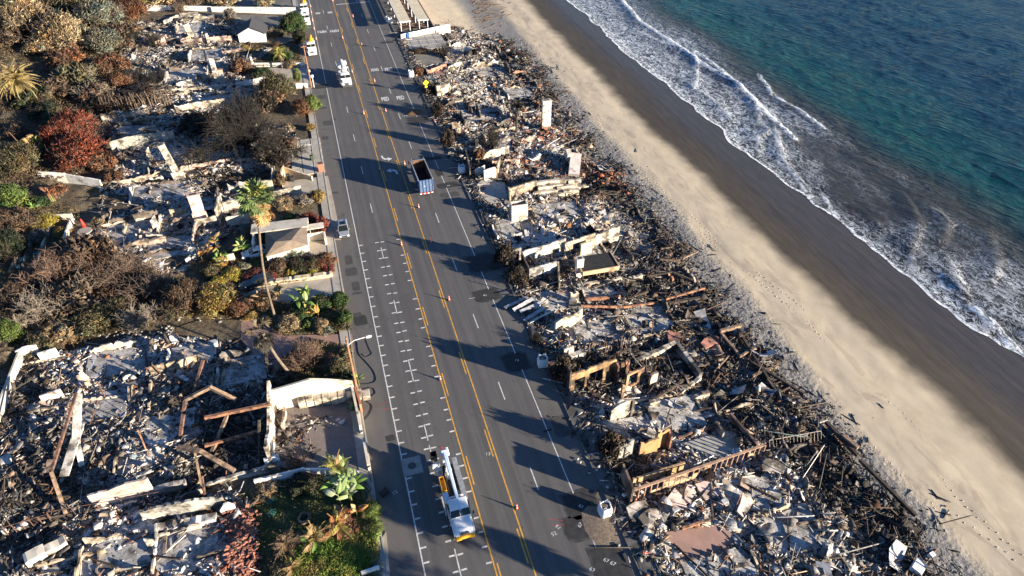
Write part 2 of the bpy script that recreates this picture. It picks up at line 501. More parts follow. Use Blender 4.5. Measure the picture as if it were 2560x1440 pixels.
crest = np.maximum(crest, lip)
V = np.stack([Xg, Yg, Z], -1).reshape(-1, 3)
nx, ny = len(u), len(ys)
i = (np.arange(ny - 1)[:, None] * nx + np.arange(nx - 1)[None]).ravel()
sea = link('sea', np_mesh('sea', V, [np.stack([i, i + 1, i + nx + 1, i + nx], -1)], np.repeat(crest.reshape(-1, 1), 3, 1), True), m_sea)
tag(sea, kind='structure')

# road -------------------------------------------------------------
q = N('asphalt')
X_, Y_, Z_ = q.xyz()
st = q.noise(1.0, 5, .6, vec=q.scale(q.pos, (1.6, .03, 1)))
pt = q.noise(.16, 5, .6); fine = q.noise(14, 3)
c = q.ramp(st, [(.3, (.064, .062, .061)), (.52, (.086, .082, .080)), (.7, (.106, .101, .097))])
c = q.mix(q.mapr(pt, .45, .66, 0, .45), c, (.112, .105, .098))
trk = q.math('ABSOLUTE', q.math('SUBTRACT', q.math('FRACT', q.math('DIVIDE', X_, 1.78)), .5))
c = q.mix(q.math('MULTIPLY', q.mapr(trk, .12, .38, .30, 0), q.mapr(q.noise(.08, 4), .35, .6)), c, (.045, .044, .044))
edge = q.math('MAXIMUM', q.mapr(X_, 1.2, .2), q.mapr(X_, 19.2, 20.4))
c = q.mix(q.math('MULTIPLY', edge, q.mapr(q.noise(.5, 6, .65), .3, .6, .25, .8)), c, (.115, .105, .096))
st2 = q.mapr(q.noise(.30, 6, .7, dist=.8), .60, .75)
c = q.mix(q.math('MULTIPLY', st2, q.math('ADD', edge, .12), clamp=True), c, (.035, .033, .032))
crk = q.math('ABSOLUTE', q.math('SUBTRACT', q.noise(.28, 7, .62, dist=1.6), .5))
c = q.mix(q.math('MULTIPLY', q.mapr(crk, 0, .007, .85, 0), q.mapr(q.noise(.05, 3), .45, .6)), c, (.02, .02, .02))
c = q.mix(q.mapr(fine, .35, .7, 0, .22), c, (.14, .135, .13))
m_road = q.done(c, .88, nrm=q.bump(fine, .5, .01, q.bump(st2, .2, .01)), spec=.3)
RX0, RX1 = -2.35, 22.7
rd = MB(); rd.prism([(RX0, -40), (RX1, -40), (RX1, 520), (RX0, 520)], -.3, 0.02)
road = rd.obj('road', m_road); tag(road, kind='structure')
RZ = .024
m_white = mat('white_road_paint', (.62, .61, .58), (.42, .41, .39), 3, .8, det=6)
m_yellow = mat('yellow_road_paint', (.62, .32, .05), (.42, .22, .045), 2, .8, det=6)
m_patch = mat('fresh_asphalt_patch', (.022, .022, .023), (.035, .034, .034), 1.5, .9, bump=.02)
m_patch2 = mat('worn_asphalt_patch', (.045, .044, .043), (.06, .058, .056), 1.2, .9, bump=.015)
def part_quads(name, quads, m, parent=road, z=RZ, t=.004):
    b = MB()
    for p in quads: b.prism([(a, c_) for a, c_ in p], z - .003, z + t)
    return b.obj(name, m, parent)
def rect(x, y, w, l): return [(x - w / 2, y - l / 2), (x + w / 2, y - l / 2), (x + w / 2, y + l / 2), (x - w / 2, y + l / 2)]
def wl(name, x, m, w=.15):
    b = MB(); ys = np.arange(-30, 420, 6.)
    for k, y in enumerate(ys[:-1]):
        dx = 0
        b.prism([(x - w / 2 + dx, y), (x + w / 2 + dx, y), (x + w / 2 + dx, y + 5.995), (x - w / 2 + dx, y + 5.995)], RZ - .003, RZ + .004)
    return b.obj(name, m, road)
wl('edge_line', 1.3, m_white, .14); wl('edge_line', 19.4, m_white, .12)
wl('yellow_line', 8.42, m_yellow, .16); wl('yellow_line', 12.28, m_yellow, .16)
dash_me = MB().box((0, 0, 0), (.13, 3.2, .006)).mesh('lane_dash')
dash_me.materials.append(m_white)
ydash = MB().box((0, 0, 0), (.16, 4.2, .006)).mesh('yellow_dash'); ydash.materials.append(m_yellow)
for k in range(-5, 20):
    link('lane_dash', dash_me, None, road, (4.85, 107.5 + 14.13 * k, RZ))
    link('lane_dash', dash_me, None, road, (15.7, 101.0 + 14.13 * k, RZ))
    link('yellow_dash', ydash, None, road, (8.78, 104.2 + 14.13 * k, RZ))
    link('yellow_dash', ydash, None, road, (11.92, 107.4 + 14.13 * k, RZ))
tick = MB().box((0, 0, 0), (.62, .2, .006)).mesh('tick_mark'); tick.materials.append(m_white)
tv = MB().box((0, 0, 0), (.13, 2.6, .006)).mesh('tick_stem'); tv.materials.append(m_white)
yv = 96.5; k = 0; step = 2.33
while yv > 26:
    for x in (1.68, 4.40, 5.30, 7.98):
        if not (x > 7 and k % 5 == 1): link('tick_mark', tick, None, road, (x, yv + random.uniform(-.06, .06), RZ + .0005), random.uniform(-.02, .02))
    if k % 6 == 1: link('tick_stem', tv, None, road, (4.85, yv - 1.1, RZ + .0005))
    if yv < 76: step = 2.0
    if yv < 58: step = 1.8
    yv -= step; k += 1
link('stop_line', MB().box((0, 0, 0), (10.3, .35, .006)).mesh('stop_line'), m_white, road, (14.3, 226.5, RZ))
# lettering on the lanes
def text_mesh(txt, name, ext=.003, size=1.0, bold=0.0):
    cu = bpy.data.curves.new(name, 'FONT'); cu.body = txt; cu.size = size; cu.extrude = ext; cu.offset = bold
    cu.align_x = 'CENTER'; cu.align_y = 'CENTER'; cu.resolution_u = 3
    o = bpy.data.objects.new('tmp', cu); COL.objects.link(o)
    dg = bpy.context.evaluated_depsgraph_get()
    me = bpy.data.meshes.new_from_object(o.evaluated_get(dg))
    bpy.data.objects.remove(o); return me
def letters(txt, px, py, w, l, rz):
    me = text_mesh(txt, 'road_letters', bold=.03)
    o = link('road_letters', me, m_white, road)
    p = at(px, py)
    V = np.array([v.co[:] for v in me.vertices]); dx = np.ptp(V[:, 0]); dy = np.ptp(V[:, 1])
    o.location = (p.x, p.y, RZ + .001); o.scale = (w / dx, l / dy, 1); o.rotation_euler = (0, 0, rz)
letters('XING', 937, 175, 2.0, 1.9, 0); letters('XING', 971, 173, 2.0, 1.9, 0)
letters('PED', 963, 248, 1.75, 2.1, 0); letters('PED', 1001, 245, 1.75, 2.1, 0)
letters('45', 795, 33, 1.6, 1.7, PI); letters('45', 825, 31, 1.6, 1.7, PI)
letters('MPH', 805, 79, 2.4, 2.1, PI); letters('MPH', 836, 77, 2.4, 2.1, PI)
def arrow(px, py, flip):
    pts = [(-.9, -1.3), (-.55, -1.3), (-.45, -.5), (-.1, -.1), (.35, -.02), (.35, -.42), (1.25, .22), (.35, .85), (.35, .42), (-.35, .3), (-.8, -.25)]
    p = at(px, py); s = -1 if flip else 1
    b = MB()
    P = [(s * x, s * y) for x, y in pts]
    b.prism(P, RZ - .002, RZ + .005)
    o = b.obj('turn_arrow', m_white, road, (p.x, p.y, 0)); o.scale = (.95, 1.15, 1); return o
arr1 = arrow(965, 397, False)
b = MB(); P = [(-x, y) for x, y in [(-.9, -1.3), (-.55, -1.3), (-.45, -.5), (-.1, -.1), (.35, -.02), (.35, -.42), (1.25, .22), (.35, .85), (.35, .42), (-.35, .3), (-.8, -.25)]]
b.prism(P, RZ - .002, RZ + .005); p = at(982, 427); o = b.obj('turn_arrow', m_white, road, (p.x, p.y, 0)); o.scale = (.95, 1.15, 1)
# flip the far arrow so its tail points up the road
arr1.scale = (.95, -1.15, 1)
m_mark = mat('survey_spray_paint', (.62, .62, .6), (.4, .4, .4), 6, .8)
m_red = mat('red_spray_paint', (.45, .05, .035), (.2, .05, .04), 6, .8)
def patch(px, py, w, l, dark=True, mark=None, rz=0.):
    p = at(px, py); b = MB(); n = 14; pts = []
    for i in range(n):
        a = 2 * PI * i / n + .1
        c_, s_ = math.cos(a), math.sin(a); k = 1 / max(abs(c_), abs(s_))
        pts.append((c_ * k * w / 2 * random.uniform(.93, 1.04), s_ * k * l / 2 * random.uniform(.93, 1.04)))
    b.prism(pts, .0, .010 if dark else .006)
    o = b.obj('asphalt_patch', m_patch if dark else m_patch2, road, (p.x, p.y, .02), rz)
    if dark:
        c_ = MB(); c_.prism([(x * 1.16, y * 1.2) for x, y in pts], 0, .004); c_.obj('tar_seal', m_tar, road, (p.x, p.y, .02), rz + .05)
    if mark:
        me = text_mesh(mark, 'survey_mark', .002, .6); link('survey_mark', me, m_mark, o, (random.uniform(-.4, .2), random.uniform(-.3, .3), .012), random.uniform(-1, .6))
m_tar = mat('wet_tar_seal', (.03, .03, .032), (.055, .053, .05), 1.1, .7, bump=.01)
for a in [(1205, 657, 4.6, 4.4, 1, None), (1217, 738, 3.6, 2.6, 1, '61'), (1290, 905, 3.2, 3.2, 1, '19'), (1453, 1262, 3.6, 3.4, 1, '61'), (1452, 1318, 3.4, 2.8, 1, '67'),
          (1525, 1410, 3.4, 4.2, 1, '67 67'), (1120, 463, 3.6, 1.8, 1, 'W'), (1125, 487, 3.6, 1.8, 0, None), (1098, 432, 1.2, 2.4, 1, None), (1075, 397, 4.4, 1.3, 1, None),
          (1046, 300, 4.2, 3.0, 1, None), (1041, 309, 3.6, 1.8, 0, None), (1004, 194, 3.4, 2.2, 0, None), (968, 106, 3.2, 1.5, 1, None), (802, 216, 3.6, 2.4, 1, None),
          (804, 243, 1.9, 2.2, 0, None), (808, 270, 1.5, 1.1, 0, None), (820, 308, 2.2, 2.4, 0, None), (813, 345, 1.4, 1.6, 0, None), (872, 650, 1.2, 2.6, 0, None),
          (879, 680, 1.9, 2.2, 0, None), (890, 716, 1.2, 2.4, 0, None), (893, 733, 1.5, .6, 0, None), (894, 788, 1.2, 1.2, 0, None), (902, 802, 1.7, 1.9, 1, None),
          (976, 1095, 1.0, .8, 1, None), (1405, 1065, 2.4, 3.4, 0, None), (838, 482, 1.0, .8, 0, None), (834, 298, 1.2, 1.0, 0, None)]:
    patch(*a[:4], dark=bool(a[4]), mark=a[5], rz=random.uniform(-.06, .04))
for txt, px, py, r in [('12', 987, 1232, .4), ('13', 1220, 1135, -.3), ('61', 1395, 1318, -1.2), ('67', 1480, 1425, -.8), ('52', 1385, 1335, .2), ('+4-8', 1012, 290, .1)]:
    p = at(px, py); link('survey_mark', text_mesh(txt, 'survey_mark', .002, .62), m_mark, road, (p.x, p.y, RZ + .002), r)
for px, py, l, r in [(955, 1010, 1.6, 1.9), (965, 1022, 1.2, 1.6), (1012, 1410, 1.8, 1.7), (1392, 1300, 1.8, 1.2), (1400, 1312, 2.0, 1.3), (1185, 745, 1.5, 1.5), (1350, 1045, 1.3, 1.5)]:
    p = at(px, py); link('spray_line', MB().box((0, 0, 0), (.06, l, .005)).mesh('spray_line'), m_red if px != 1185 else m_mark, road, (p.x, p.y, RZ + .002), r)
# steel cover with concrete collar, botts dots
p = at(1030, 1165)
m_conc = mat('light_concrete', (.30, .285, .26), (.22, .21, .195), 1.2, .9, bump=.015)
m_iron = mat('cast_iron', (.05, .047, .045), (.075, .07, .065), 4, .6, bump=.01)
rim = MB().prism(rect(0, 0, 2.3, 2.5), 0, .012).obj('concrete_collar', m_conc, road, (p.x, p.y, .02))
MB().lathe([(.5, 0), (.5, .012), (.44, .016)], 20).obj('manhole_cover', m_iron, rim, (0, 0, .01))
dot = MB().lathe([(.055, 0), (.05, .02), (.02, .035)], 7).mesh('road_stud'); dot.materials.append(mat('dark_road_stud', (.05, .05, .05)))
for k in range(-5, 16):
    for x, o_ in ((8.05, 0), (12.55, 7), (4.85, 3)):
        link('road_stud', dot, None, road, (x, 60 + 14.13 * k + o_, RZ))

# pavements --------------------------------------------------------
q = N('pavement_concrete')
X_, Y_, Z_ = q.xyz()
c = q.ramp(q.noise(.5, 6, .65), [(.3, (.27, .245, .21)), (.7, (.38, .35, .305))])
jt = q.math('ABSOLUTE', q.math('SUBTRACT', q.math('FRACT', q.math('DIVIDE', Y_, 3.0)), .5))
m_walk = q.done(q.mix(q.mapr(q.noise(.9, 5), .55, .75, 0, .6), c, (.13, .115, .10)), .9, nrm=q.bump(q.noise(8, 3), .4, .02))
cb = MB()
for k in range(70):
    y0 = -30 + k * 5
    cb.box((-2.42, y0 + 2.5, .04), (.15, 4.985, .26), mi=0)
cb.box((-2.42, 420, .035), (.15, 198, .26))
kerb = cb.obj('kerb', m_walk); tag(kerb, kind='structure')
cb = MB()
for k in range(70):
    y0 = -30 + k * 5
    cb.box((22.78, y0 + 2.5, .04), (.16, 4.985, .26))
kerb2 = cb.obj('kerb', mat('sooty_kerb_concrete', (.13, .125, .12), (.07, .066, .062), .8, .9)); tag(kerb2, kind='structure')
wk = MB(); 
for k in range(44):
    y0 = 20 + k * 6
    wk.box((-3.15, y0 + 3, .0), (1.28, 5.98, .26))
walk = wk.obj('pavement', m_walk); tag(walk, kind='structure')
m_walk2 = mat('charred_pavement', (.12, .115, .11), (.055, .052, .05), .5, .9, bump=.03, det=6)
wk = MB()
for k in range(44):
    y0 = 16 + k * 6
    wk.box((23.85, y0 + 3, -.02), (1.95, 5.97, .24))
walk2 = wk.obj('pavement', m_walk2); tag(walk2, kind='structure')
# ================================================================== RUBBLE
def px_poly(pts): return np.array([[at(*p).x, at(*p).y] for p in pts])
def inside(X, Y, P):
    r = np.zeros(np.shape(X), bool); n = len(P)
    for i in range(n):
        x1, y1 = P[i]; x2, y2 = P[(i + 1) % n]
        if y1 == y2: continue
        c = ((y1 > Y) != (y2 > Y)) & (X < (x2 - x1) * (Y - y1) / (y2 - y1) + x1)
        r ^= c
    return r
def edge_x(y):      # ragged seaward edge of the burnt lots
    y = np.asarray(y, float)
    e = 54.6 + (vnoise(y / 3.1, 0, 21) - .5) * 3.2 + (vnoise(y / 11., 0, 22) - .5) * 3.0
    return np.where(y > 186, e - (y - 186) * .75, e)
RIGHT_CLEAR = [px_poly(p) for p in [
    [(1008, 88), (1080, 92), (1085, 122), (1012, 128)], [(1010, 134), (1118, 138), (1112, 160), (1040, 166)], [(1068, 172), (1110, 168), (1112, 190), (1072, 192)],
    [(1196, 452), (1262, 455), (1268, 500), (1205, 508)], [(1300, 700), (1368, 702), (1376, 715), (1330, 722)], [(1430, 790), (1400, 815), (1420, 830), (1440, 800)],
    [(1500, 1040), (1520, 1035), (1540, 1070), (1500, 1075)], [(1660, 1330), (1800, 1310), (1860, 1360), (1760, 1400), (1690, 1400)], [(1705, 1105), (1830, 1075), (1850, 1130), (1790, 1150)]]]
# tone spots: pixel, radius in metres, tone (0 black .. 1 white ash), weight
SPOTS = [(1290, 570, 9, .9, 1), (1400, 530, 8, .78, 1), (1340, 560, 8, .95, 1), (1460, 470, 6, .2, .8), (1250, 600, 4, .85, .8), (1320, 360, 9, .85, .8), (1200, 330, 7, .8, .7),
         (1420, 340, 7, .55, .6), (1490, 470, 9, .15, .9), (1190, 100, 7, .7, .8), (1180, 200, 9, .75, .8), (1300, 200, 9, .35, .8), (1230, 230, 9, .6, .6), (1270, 130, 7, .15, .8), (1330, 250, 7, .15, .8),
         (1450, 620, 5, .6, .5), (1640, 700, 9, .18, 1), (1700, 780, 9, .12, 1), (1560, 770, 6, .55, .7), (1420, 830, 7, .8, .9), (1480, 820, 6, .7, .8), (1600, 830, 6, .3, .8), (1820, 800, 8, .12, 1),
         (1660, 930, 6, .05, 1), (1500, 930, 6, .08, 1), (1800, 960, 9, .12, 1), (1900, 1050, 8, .15, 1), (1680, 1020, 7, .85, 1), (1600, 1060, 6, .7, .9), (1760, 1000, 5, .6, .6), (1480, 1130, 6, .15, 1), (1530, 1200, 5, .15, 1),
         (1750, 1110, 5, .6, .8), (1900, 1000, 6, .35, .8), (1840, 1230, 7, .9, 1), (1700, 1290, 7, .75, .8), (1950, 1280, 8, .72, .9), (2100, 1200, 8, .18, 1), (2200, 1280, 8, .12, 1), (2050, 1150, 6, .2, 1),
         (2050, 1380, 7, .5, .7), (2250, 1400, 7, .2, .8), (1850, 1400, 6, .7, .8), (1750, 1420, 6, .8, .8), (1990, 1350, 7, .75, .9), (1960, 1180, 4, .6, .6), (1390, 430, 5, .7, .5), (1240, 430, 4, .6, .5), (1350, 640, 3, .8, .8), (1340, 770, 5, .7, .8),
         (1120, 640, 6, .3, 1),
         # inland lots
         (480, 180, 9, .9, 1), (540, 240, 10, .9, 1), (480, 80, 8, .75, .8), (420, 160, 6, .4, .6), (380, 340, 8, .55, .6), (400, 400, 8, .75, .7), (520, 380, 7, .85, .7), (420, 480, 9, .88, 1), (350, 590, 9, .82, .9),
         (440, 600, 8, .75, .8), (250, 600, 6, .3, .6), (560, 470, 5, .1, .8), (330, 900, 7, .9, 1), (250, 1000, 7, .58, .8), (450, 890, 5, .85, .8), (600, 930, 4, .7, .8), (480, 1000, 6, .42, .8), (330, 1050, 5, .6, .6), (180, 1100, 7, .38, .9),
         (560, 1100, 7, .08, 1), (400, 1110, 6, .75, .8), (620, 990, 5, .2, .7), (100, 1230, 5, .15, 1), (250, 1210, 4, .35, .8), (300, 1400, 8, .95, 1), (480, 1380, 7, .9, 1), (150, 1400, 5, .75, .8), (600, 1200, 4, .5, .6), (100, 1320, 5, .1, 1),
         (740, 1010, 3, .2, .8)]
SPW = [(at(a, b).x, at(a, b).y, r, t, w_) for a, b, r, t, w_ in SPOTS]
BRICKS = [(at(a, b).x, at(a, b).y, r) for a, b, r in [(1310, 410, 4.5), (1360, 340, 4), (1450, 430, 2.2), (1530, 440, 4.5), (1330, 300, 2), (1190, 120, 2), (1350, 355, 3), (1140, 330, 1.5), (250, 885, 1.3), (600, 1330, 4), (740, 1000, 2), (620, 1400, 4), (1400, 440, 2.5)]]
def tone(X, Y):
    t = .52 + (fbm(X / 5, Y / 5, 55, 4) - .5) * 1.1; wsum = np.full(np.shape(X), .55); acc = t * .55
    for x, y, r, tt, w_ in SPW:
        g = w_ * np.exp(-((X - x)**2 + (Y - y)**2) / (r * .62)**2) * 2.2
        acc = acc + g * (tt + (t - .46) * .35); wsum = wsum + g
    t = acc / wsum
    sea_side = np.clip((X - 47) / 6, 0, 1)
    t = t * (1 - .55 * sea_side) + .06 * sea_side
    return np.clip(t, 0, 1)
def brickness(X, Y):
    b = np.zeros(np.shape(X))
    for x, y, r in BRICKS: b = np.maximum(b, np.exp(-((X - x)**2 + (Y - y)**2) / r**2))
    return b
FLOORS = []
for a_, b_, w_, l_ in [(1150, 130, 8, 7), (1230, 180, 8, 6), (1200, 290, 9, 7), (1300, 235, 7, 6), (1240, 372, 7, 5), (1395, 530, 9, 6), (1285, 575, 7, 6), (1480, 640, 5, 6), (1400, 752, 6, 5), (1510, 735, 7, 4), (1480, 835, 8, 5), (1620, 800, 7, 6), (1690, 1035, 7, 5),
                       (1570, 1075, 6, 4), (1880, 1240, 7, 5), (1980, 1330, 7, 5), (1800, 1425, 8, 4), (480, 70, 7, 8), (520, 140, 8, 9), (470, 190, 9, 8), (560, 250, 8, 5), (340, 330, 7, 6), (420, 385, 8, 6), (560, 380, 8, 6), (400, 482, 9, 6), (335, 580, 8, 6),
                       (430, 620, 8, 6), (300, 905, 8, 5), (490, 885, 6, 4), (610, 925, 6, 5), (250, 1020, 7, 5), (430, 1070, 6, 5), (300, 1390, 7, 4), (470, 1375, 6, 4)]:
    q_ = at(a_, b_); FLOORS.append((q_.x, q_.y, w_, l_))
def on_floor(X, Y):
    k = np.zeros(np.shape(X), bool)
    for x, y, w_, l_ in FLOORS: k |= (np.abs(X - x) < w_ / 2) & (np.abs(Y - y) < l_ / 2)
    return k
def RH(X, Y):
    X = np.asarray(X, float); Y = np.asarray(Y, float)
    amp = np.where(X > 10, 1.0, .75)
    m = (fbm(X / 5.5, Y / 5.5, 71, 3) - .42) * 2.6 + (fbm(X / 1.5, Y / 1.5, 74, 3) - .5) * .9
    fade = np.where(X > 10, np.clip((X - 24.8) / 3, 0, 1) * np.clip((edge_x(Y) - X + .6) / 3.0, 0, 1), 1.0)
    return G(X) + np.where(on_floor(X, Y), .12, np.clip(m, -.15, 2.2) * amp * fade * .8)
q = N('ash_bed')
col = q.attr('col')
n1 = q.noise(1.6, 8, .72); n2 = q.noise(.5, 4)
v = q.math('ADD', q.math('MULTIPLY', n1, .75), q.math('MULTIPLY', n2, .25))
g = q.ramp(v, [(.36, .40), (.46, .75), (.53, 1.0), (.62, 1.35)])
c = q.mix(1.0, col, g, 'MULTIPLY')
m_bed = q.done(c, .95, nrm=q.bump(q.noise(5, 6, .7), 1.0, .18), spec=.2)
def pal_bed(t, b, X, Y):
    k = np.stack([t, t, t], -1)
    dark = np.array([.020, .018, .017]); mid = np.array([.25, .238, .225]); wh = np.array([.50, .485, .465])
    c = np.where(k < .5, dark + (mid - dark) * (k / .5), mid + (wh - mid) * ((k - .5) / .5))
    br = (fbm(X / 3, Y / 3, 90, 3) > .56)[..., None]
    c = np.where(br, c * np.array([1.05, .82, .62]), c)
    return c * (1 - b[..., None] * .5) + np.array([.22, .075, .04]) * b[..., None] * .5
def bed(name, mask, x0, x1, y0, y1, st=.42):
    xs = np.arange(x0, x1, st); ys = np.arange(y0, y1, st)
    X, Y = np.meshgrid(xs, ys)
    Z = RH(X, Y) + (fbm(X / .9, Y / .9, 93, 2) - .5) * .25
    k = mask(X, Y)
    nx, ny = len(xs), len(ys)
    i = (np.arange(ny - 1)[:, None] * nx + np.arange(nx - 1)[None])
    kk = k[:-1, :-1] & k[1:, 1:]
    i = i[kk].ravel()
    Fq = np.stack([i, i + 1, i + nx + 1, i + nx], -1)
    used = np.unique(Fq); re = np.full(nx * ny, -1); re[used] = np.arange(len(used))
    V = np.stack([X, Y, Z], -1).reshape(-1, 3)[used]
    xx, yy = V[:, 0], V[:, 1]
    me = np_mesh(name, V, [re[Fq]], pal_bed(tone(xx, yy), brickness(xx, yy), xx, yy), True)
    o = link(name, me, m_bed); return tag(o, kind='structure')
def right_mask(X, Y):
    k = (X > 24.9) & (X < edge_x(Y)) & (Y < 203) & (Y > 8)
    for P in RIGHT_CLEAR: k &= ~inside(X, Y, P)
    k &= ~((Y > 186) & (X < 33)) 
    return k
bed('ash_ground', right_mask, 24.9, 58, 8, 204)
LEFT_LOTS = [
    ('upper', [(300, 60), (470, 38), (600, 45), (600, 100), (690, 118), (640, 160), (640, 212), (420, 236), (330, 222), (300, 150)]),
    ('terrace', [(400, 240), (640, 217), (650, 268), (430, 300), (250, 300)]),
    ('middle', [(270, 285), (430, 282), (470, 300), (740, 325), (750, 392), (640, 440), (450, 442), (280, 455)]),
    ('chimney', [(250, 470), (450, 450), (700, 445), (640, 500), (600, 560), (560, 600), (500, 640), (455, 690), (300, 665), (190, 600), (250, 540)]),
    ('steel', [(150, 880), (350, 842), (560, 850), (680, 900), (686, 960), (690, 1165), (500, 1225), (150, 1285), (0, 1310), (-60, 1300), (-40, 1010), (60, 890)]),
    ('bottom', [(-60, 1290), (590, 1225), (630, 1260), (655, 1440), (670, 1520), (-60, 1540)])]
LEFT_W = [(n, px_poly(p)) for n, p in LEFT_LOTS]
for n, P in LEFT_W:
    bed('ash_ground', (lambda P: lambda X, Y: inside(X, Y, P))(P), P[:, 0].min(), P[:, 0].max() + .4, P[:, 1].min(), P[:, 1].max() + .4)

# fragments: vectorised templates -----------------------------------
def rot_mats(n, tilt, rg, steep=.12):
    a = rg.uniform(0, 2 * PI, n); t = np.abs(rg.normal(0, tilt, n)); t = np.where(rg.random(n) < steep, rg.uniform(.6, 1.5, n), t)
    d = rg.uniform(0, 2 * PI, n)
    ca, sa = np.cos(a), np.sin(a); z = np.zeros(n); o = np.ones(n)
    Rz = np.stack([np.stack([ca, -sa, z], -1), np.stack([sa, ca, z], -1), np.stack([z, z, o], -1)], 1)
    ct, s_ = np.cos(t), np.sin(t)
    ux, uy = np.cos(d), np.sin(d)
    Rt = np.stack([np.stack([ct + ux * ux * (1 - ct), ux * uy * (1 - ct), uy * s_], -1),
                   np.stack([ux * uy * (1 - ct), ct + uy * uy * (1 - ct), -ux * s_], -1),
                   np.stack([-uy * s_, ux * s_, ct], -1)], 1)
    return Rt @ Rz
def tpl_plate():
    n = 5; a = np.arange(n) * 2 * PI / n
    top = np.stack([np.cos(a), np.sin(a), np.full(n, .5)], -1); bot = top.copy(); bot[:, 2] = -.5
    V = np.concatenate([bot, top]); Fs = [np.array([[5, 6, 7, 8, 9]]), np.array([[i, (i + 1) % n, (i + 1) % n + n, i + n] for i in range(n)])]
    return V, Fs
def tpl_box():
    V = np.array([(x, y, z) for x in (-1, 1) for y in (-1, 1) for z in (-.5, .5)], float)
    return V, [np.array(BOXF)]
def tpl_curl():
    V = []; 
    for dz in (0, .1):
        for i in range(4):
            for y in (-1, 1): V.append((-1 + 2 * i / 3, y * (1 - .2 * (i % 2)), dz + .9 * ((i / 3 - .5) * 2)**2))
    V = np.array(V, float); f = []
    for i in range(3):
        k = i * 2; f.append((k, k + 1, k + 3, k + 2)); f.append((k + 8, k + 10, k + 11, k + 9))
        f.append((k, k + 2, k + 10, k + 8)); f.append((k + 1, k + 9, k + 11, k + 3))
    return V, [np.array(f)]
def instances(tpl, P, S, R, jit, rg):
    V, Fs = tpl; n = len(P); k = len(V)
    T = V[None] * (1 + rg.normal(0, jit, (n, k, 3))) * S[:, None]
    T = np.einsum('nij,nkj->nki', R, T) + P[:, None]
    return T.reshape(-1, 3), [(f[None] + (np.arange(n) * k)[:, None, None]).reshape(-1, f.shape[1]) for f in Fs], k
def frag_colors(t, b, rg, n):
    """albedo of each fragment: follows the local tone, with some strays"""
    v = np.clip(t * 1.15 + .0 + rg.normal(0, .20, n), 0, 1)
    st = rg.random(n); v = np.where(st < .07, np.clip(t + rg.uniform(.1, .45, n), 0, 1), v); v = np.where(st > .87, rg.uniform(0, .15, n), v)
    ks = np.array([0, .15, .3, .45, .6, .8, 1.])
    R = np.interp(v, ks, [.014, .030, .065, .13, .25, .43, .60]); g = np.interp(v, ks, [.013, .026, .055, .115, .232, .41, .585]); B = np.interp(v, ks, [.013, .024, .047, .10, .218, .385, .57])
    c = np.stack([R, g, B], -1)
    h = rg.random(n)
    c = np.where((h < .16)[:, None], c * np.array([1.12, .88, .68]), c)
    c = np.where((h > .965)[:, None], np.array([.22, .095, .045]) * (.4 + t[:, None]), c)
    c = np.where(((h > .94) & (h < .965))[:, None], np.array([.40, .27, .20]) * (.3 + .8 * t[:, None]), c)
    c = np.where(((h > .93) & (h < .94))[:, None], np.array([.13, .19, .22]), c)
    isb = rg.random(n) < b * .62
    bc = np.array([[.27, .085, .045], [.22, .10, .06], [.34, .15, .09], [.15, .06, .04]])[rg.integers(0, 4, n)]
    c = np.where(isb[:, None], bc, c)
    return c * rg.uniform(.7, 1.25, (n, 1))
m_frag = mat('debris', (1, 1, 1), (.55, .53, .51), 3.5, .9, attr=True, bump=.02, det=6)
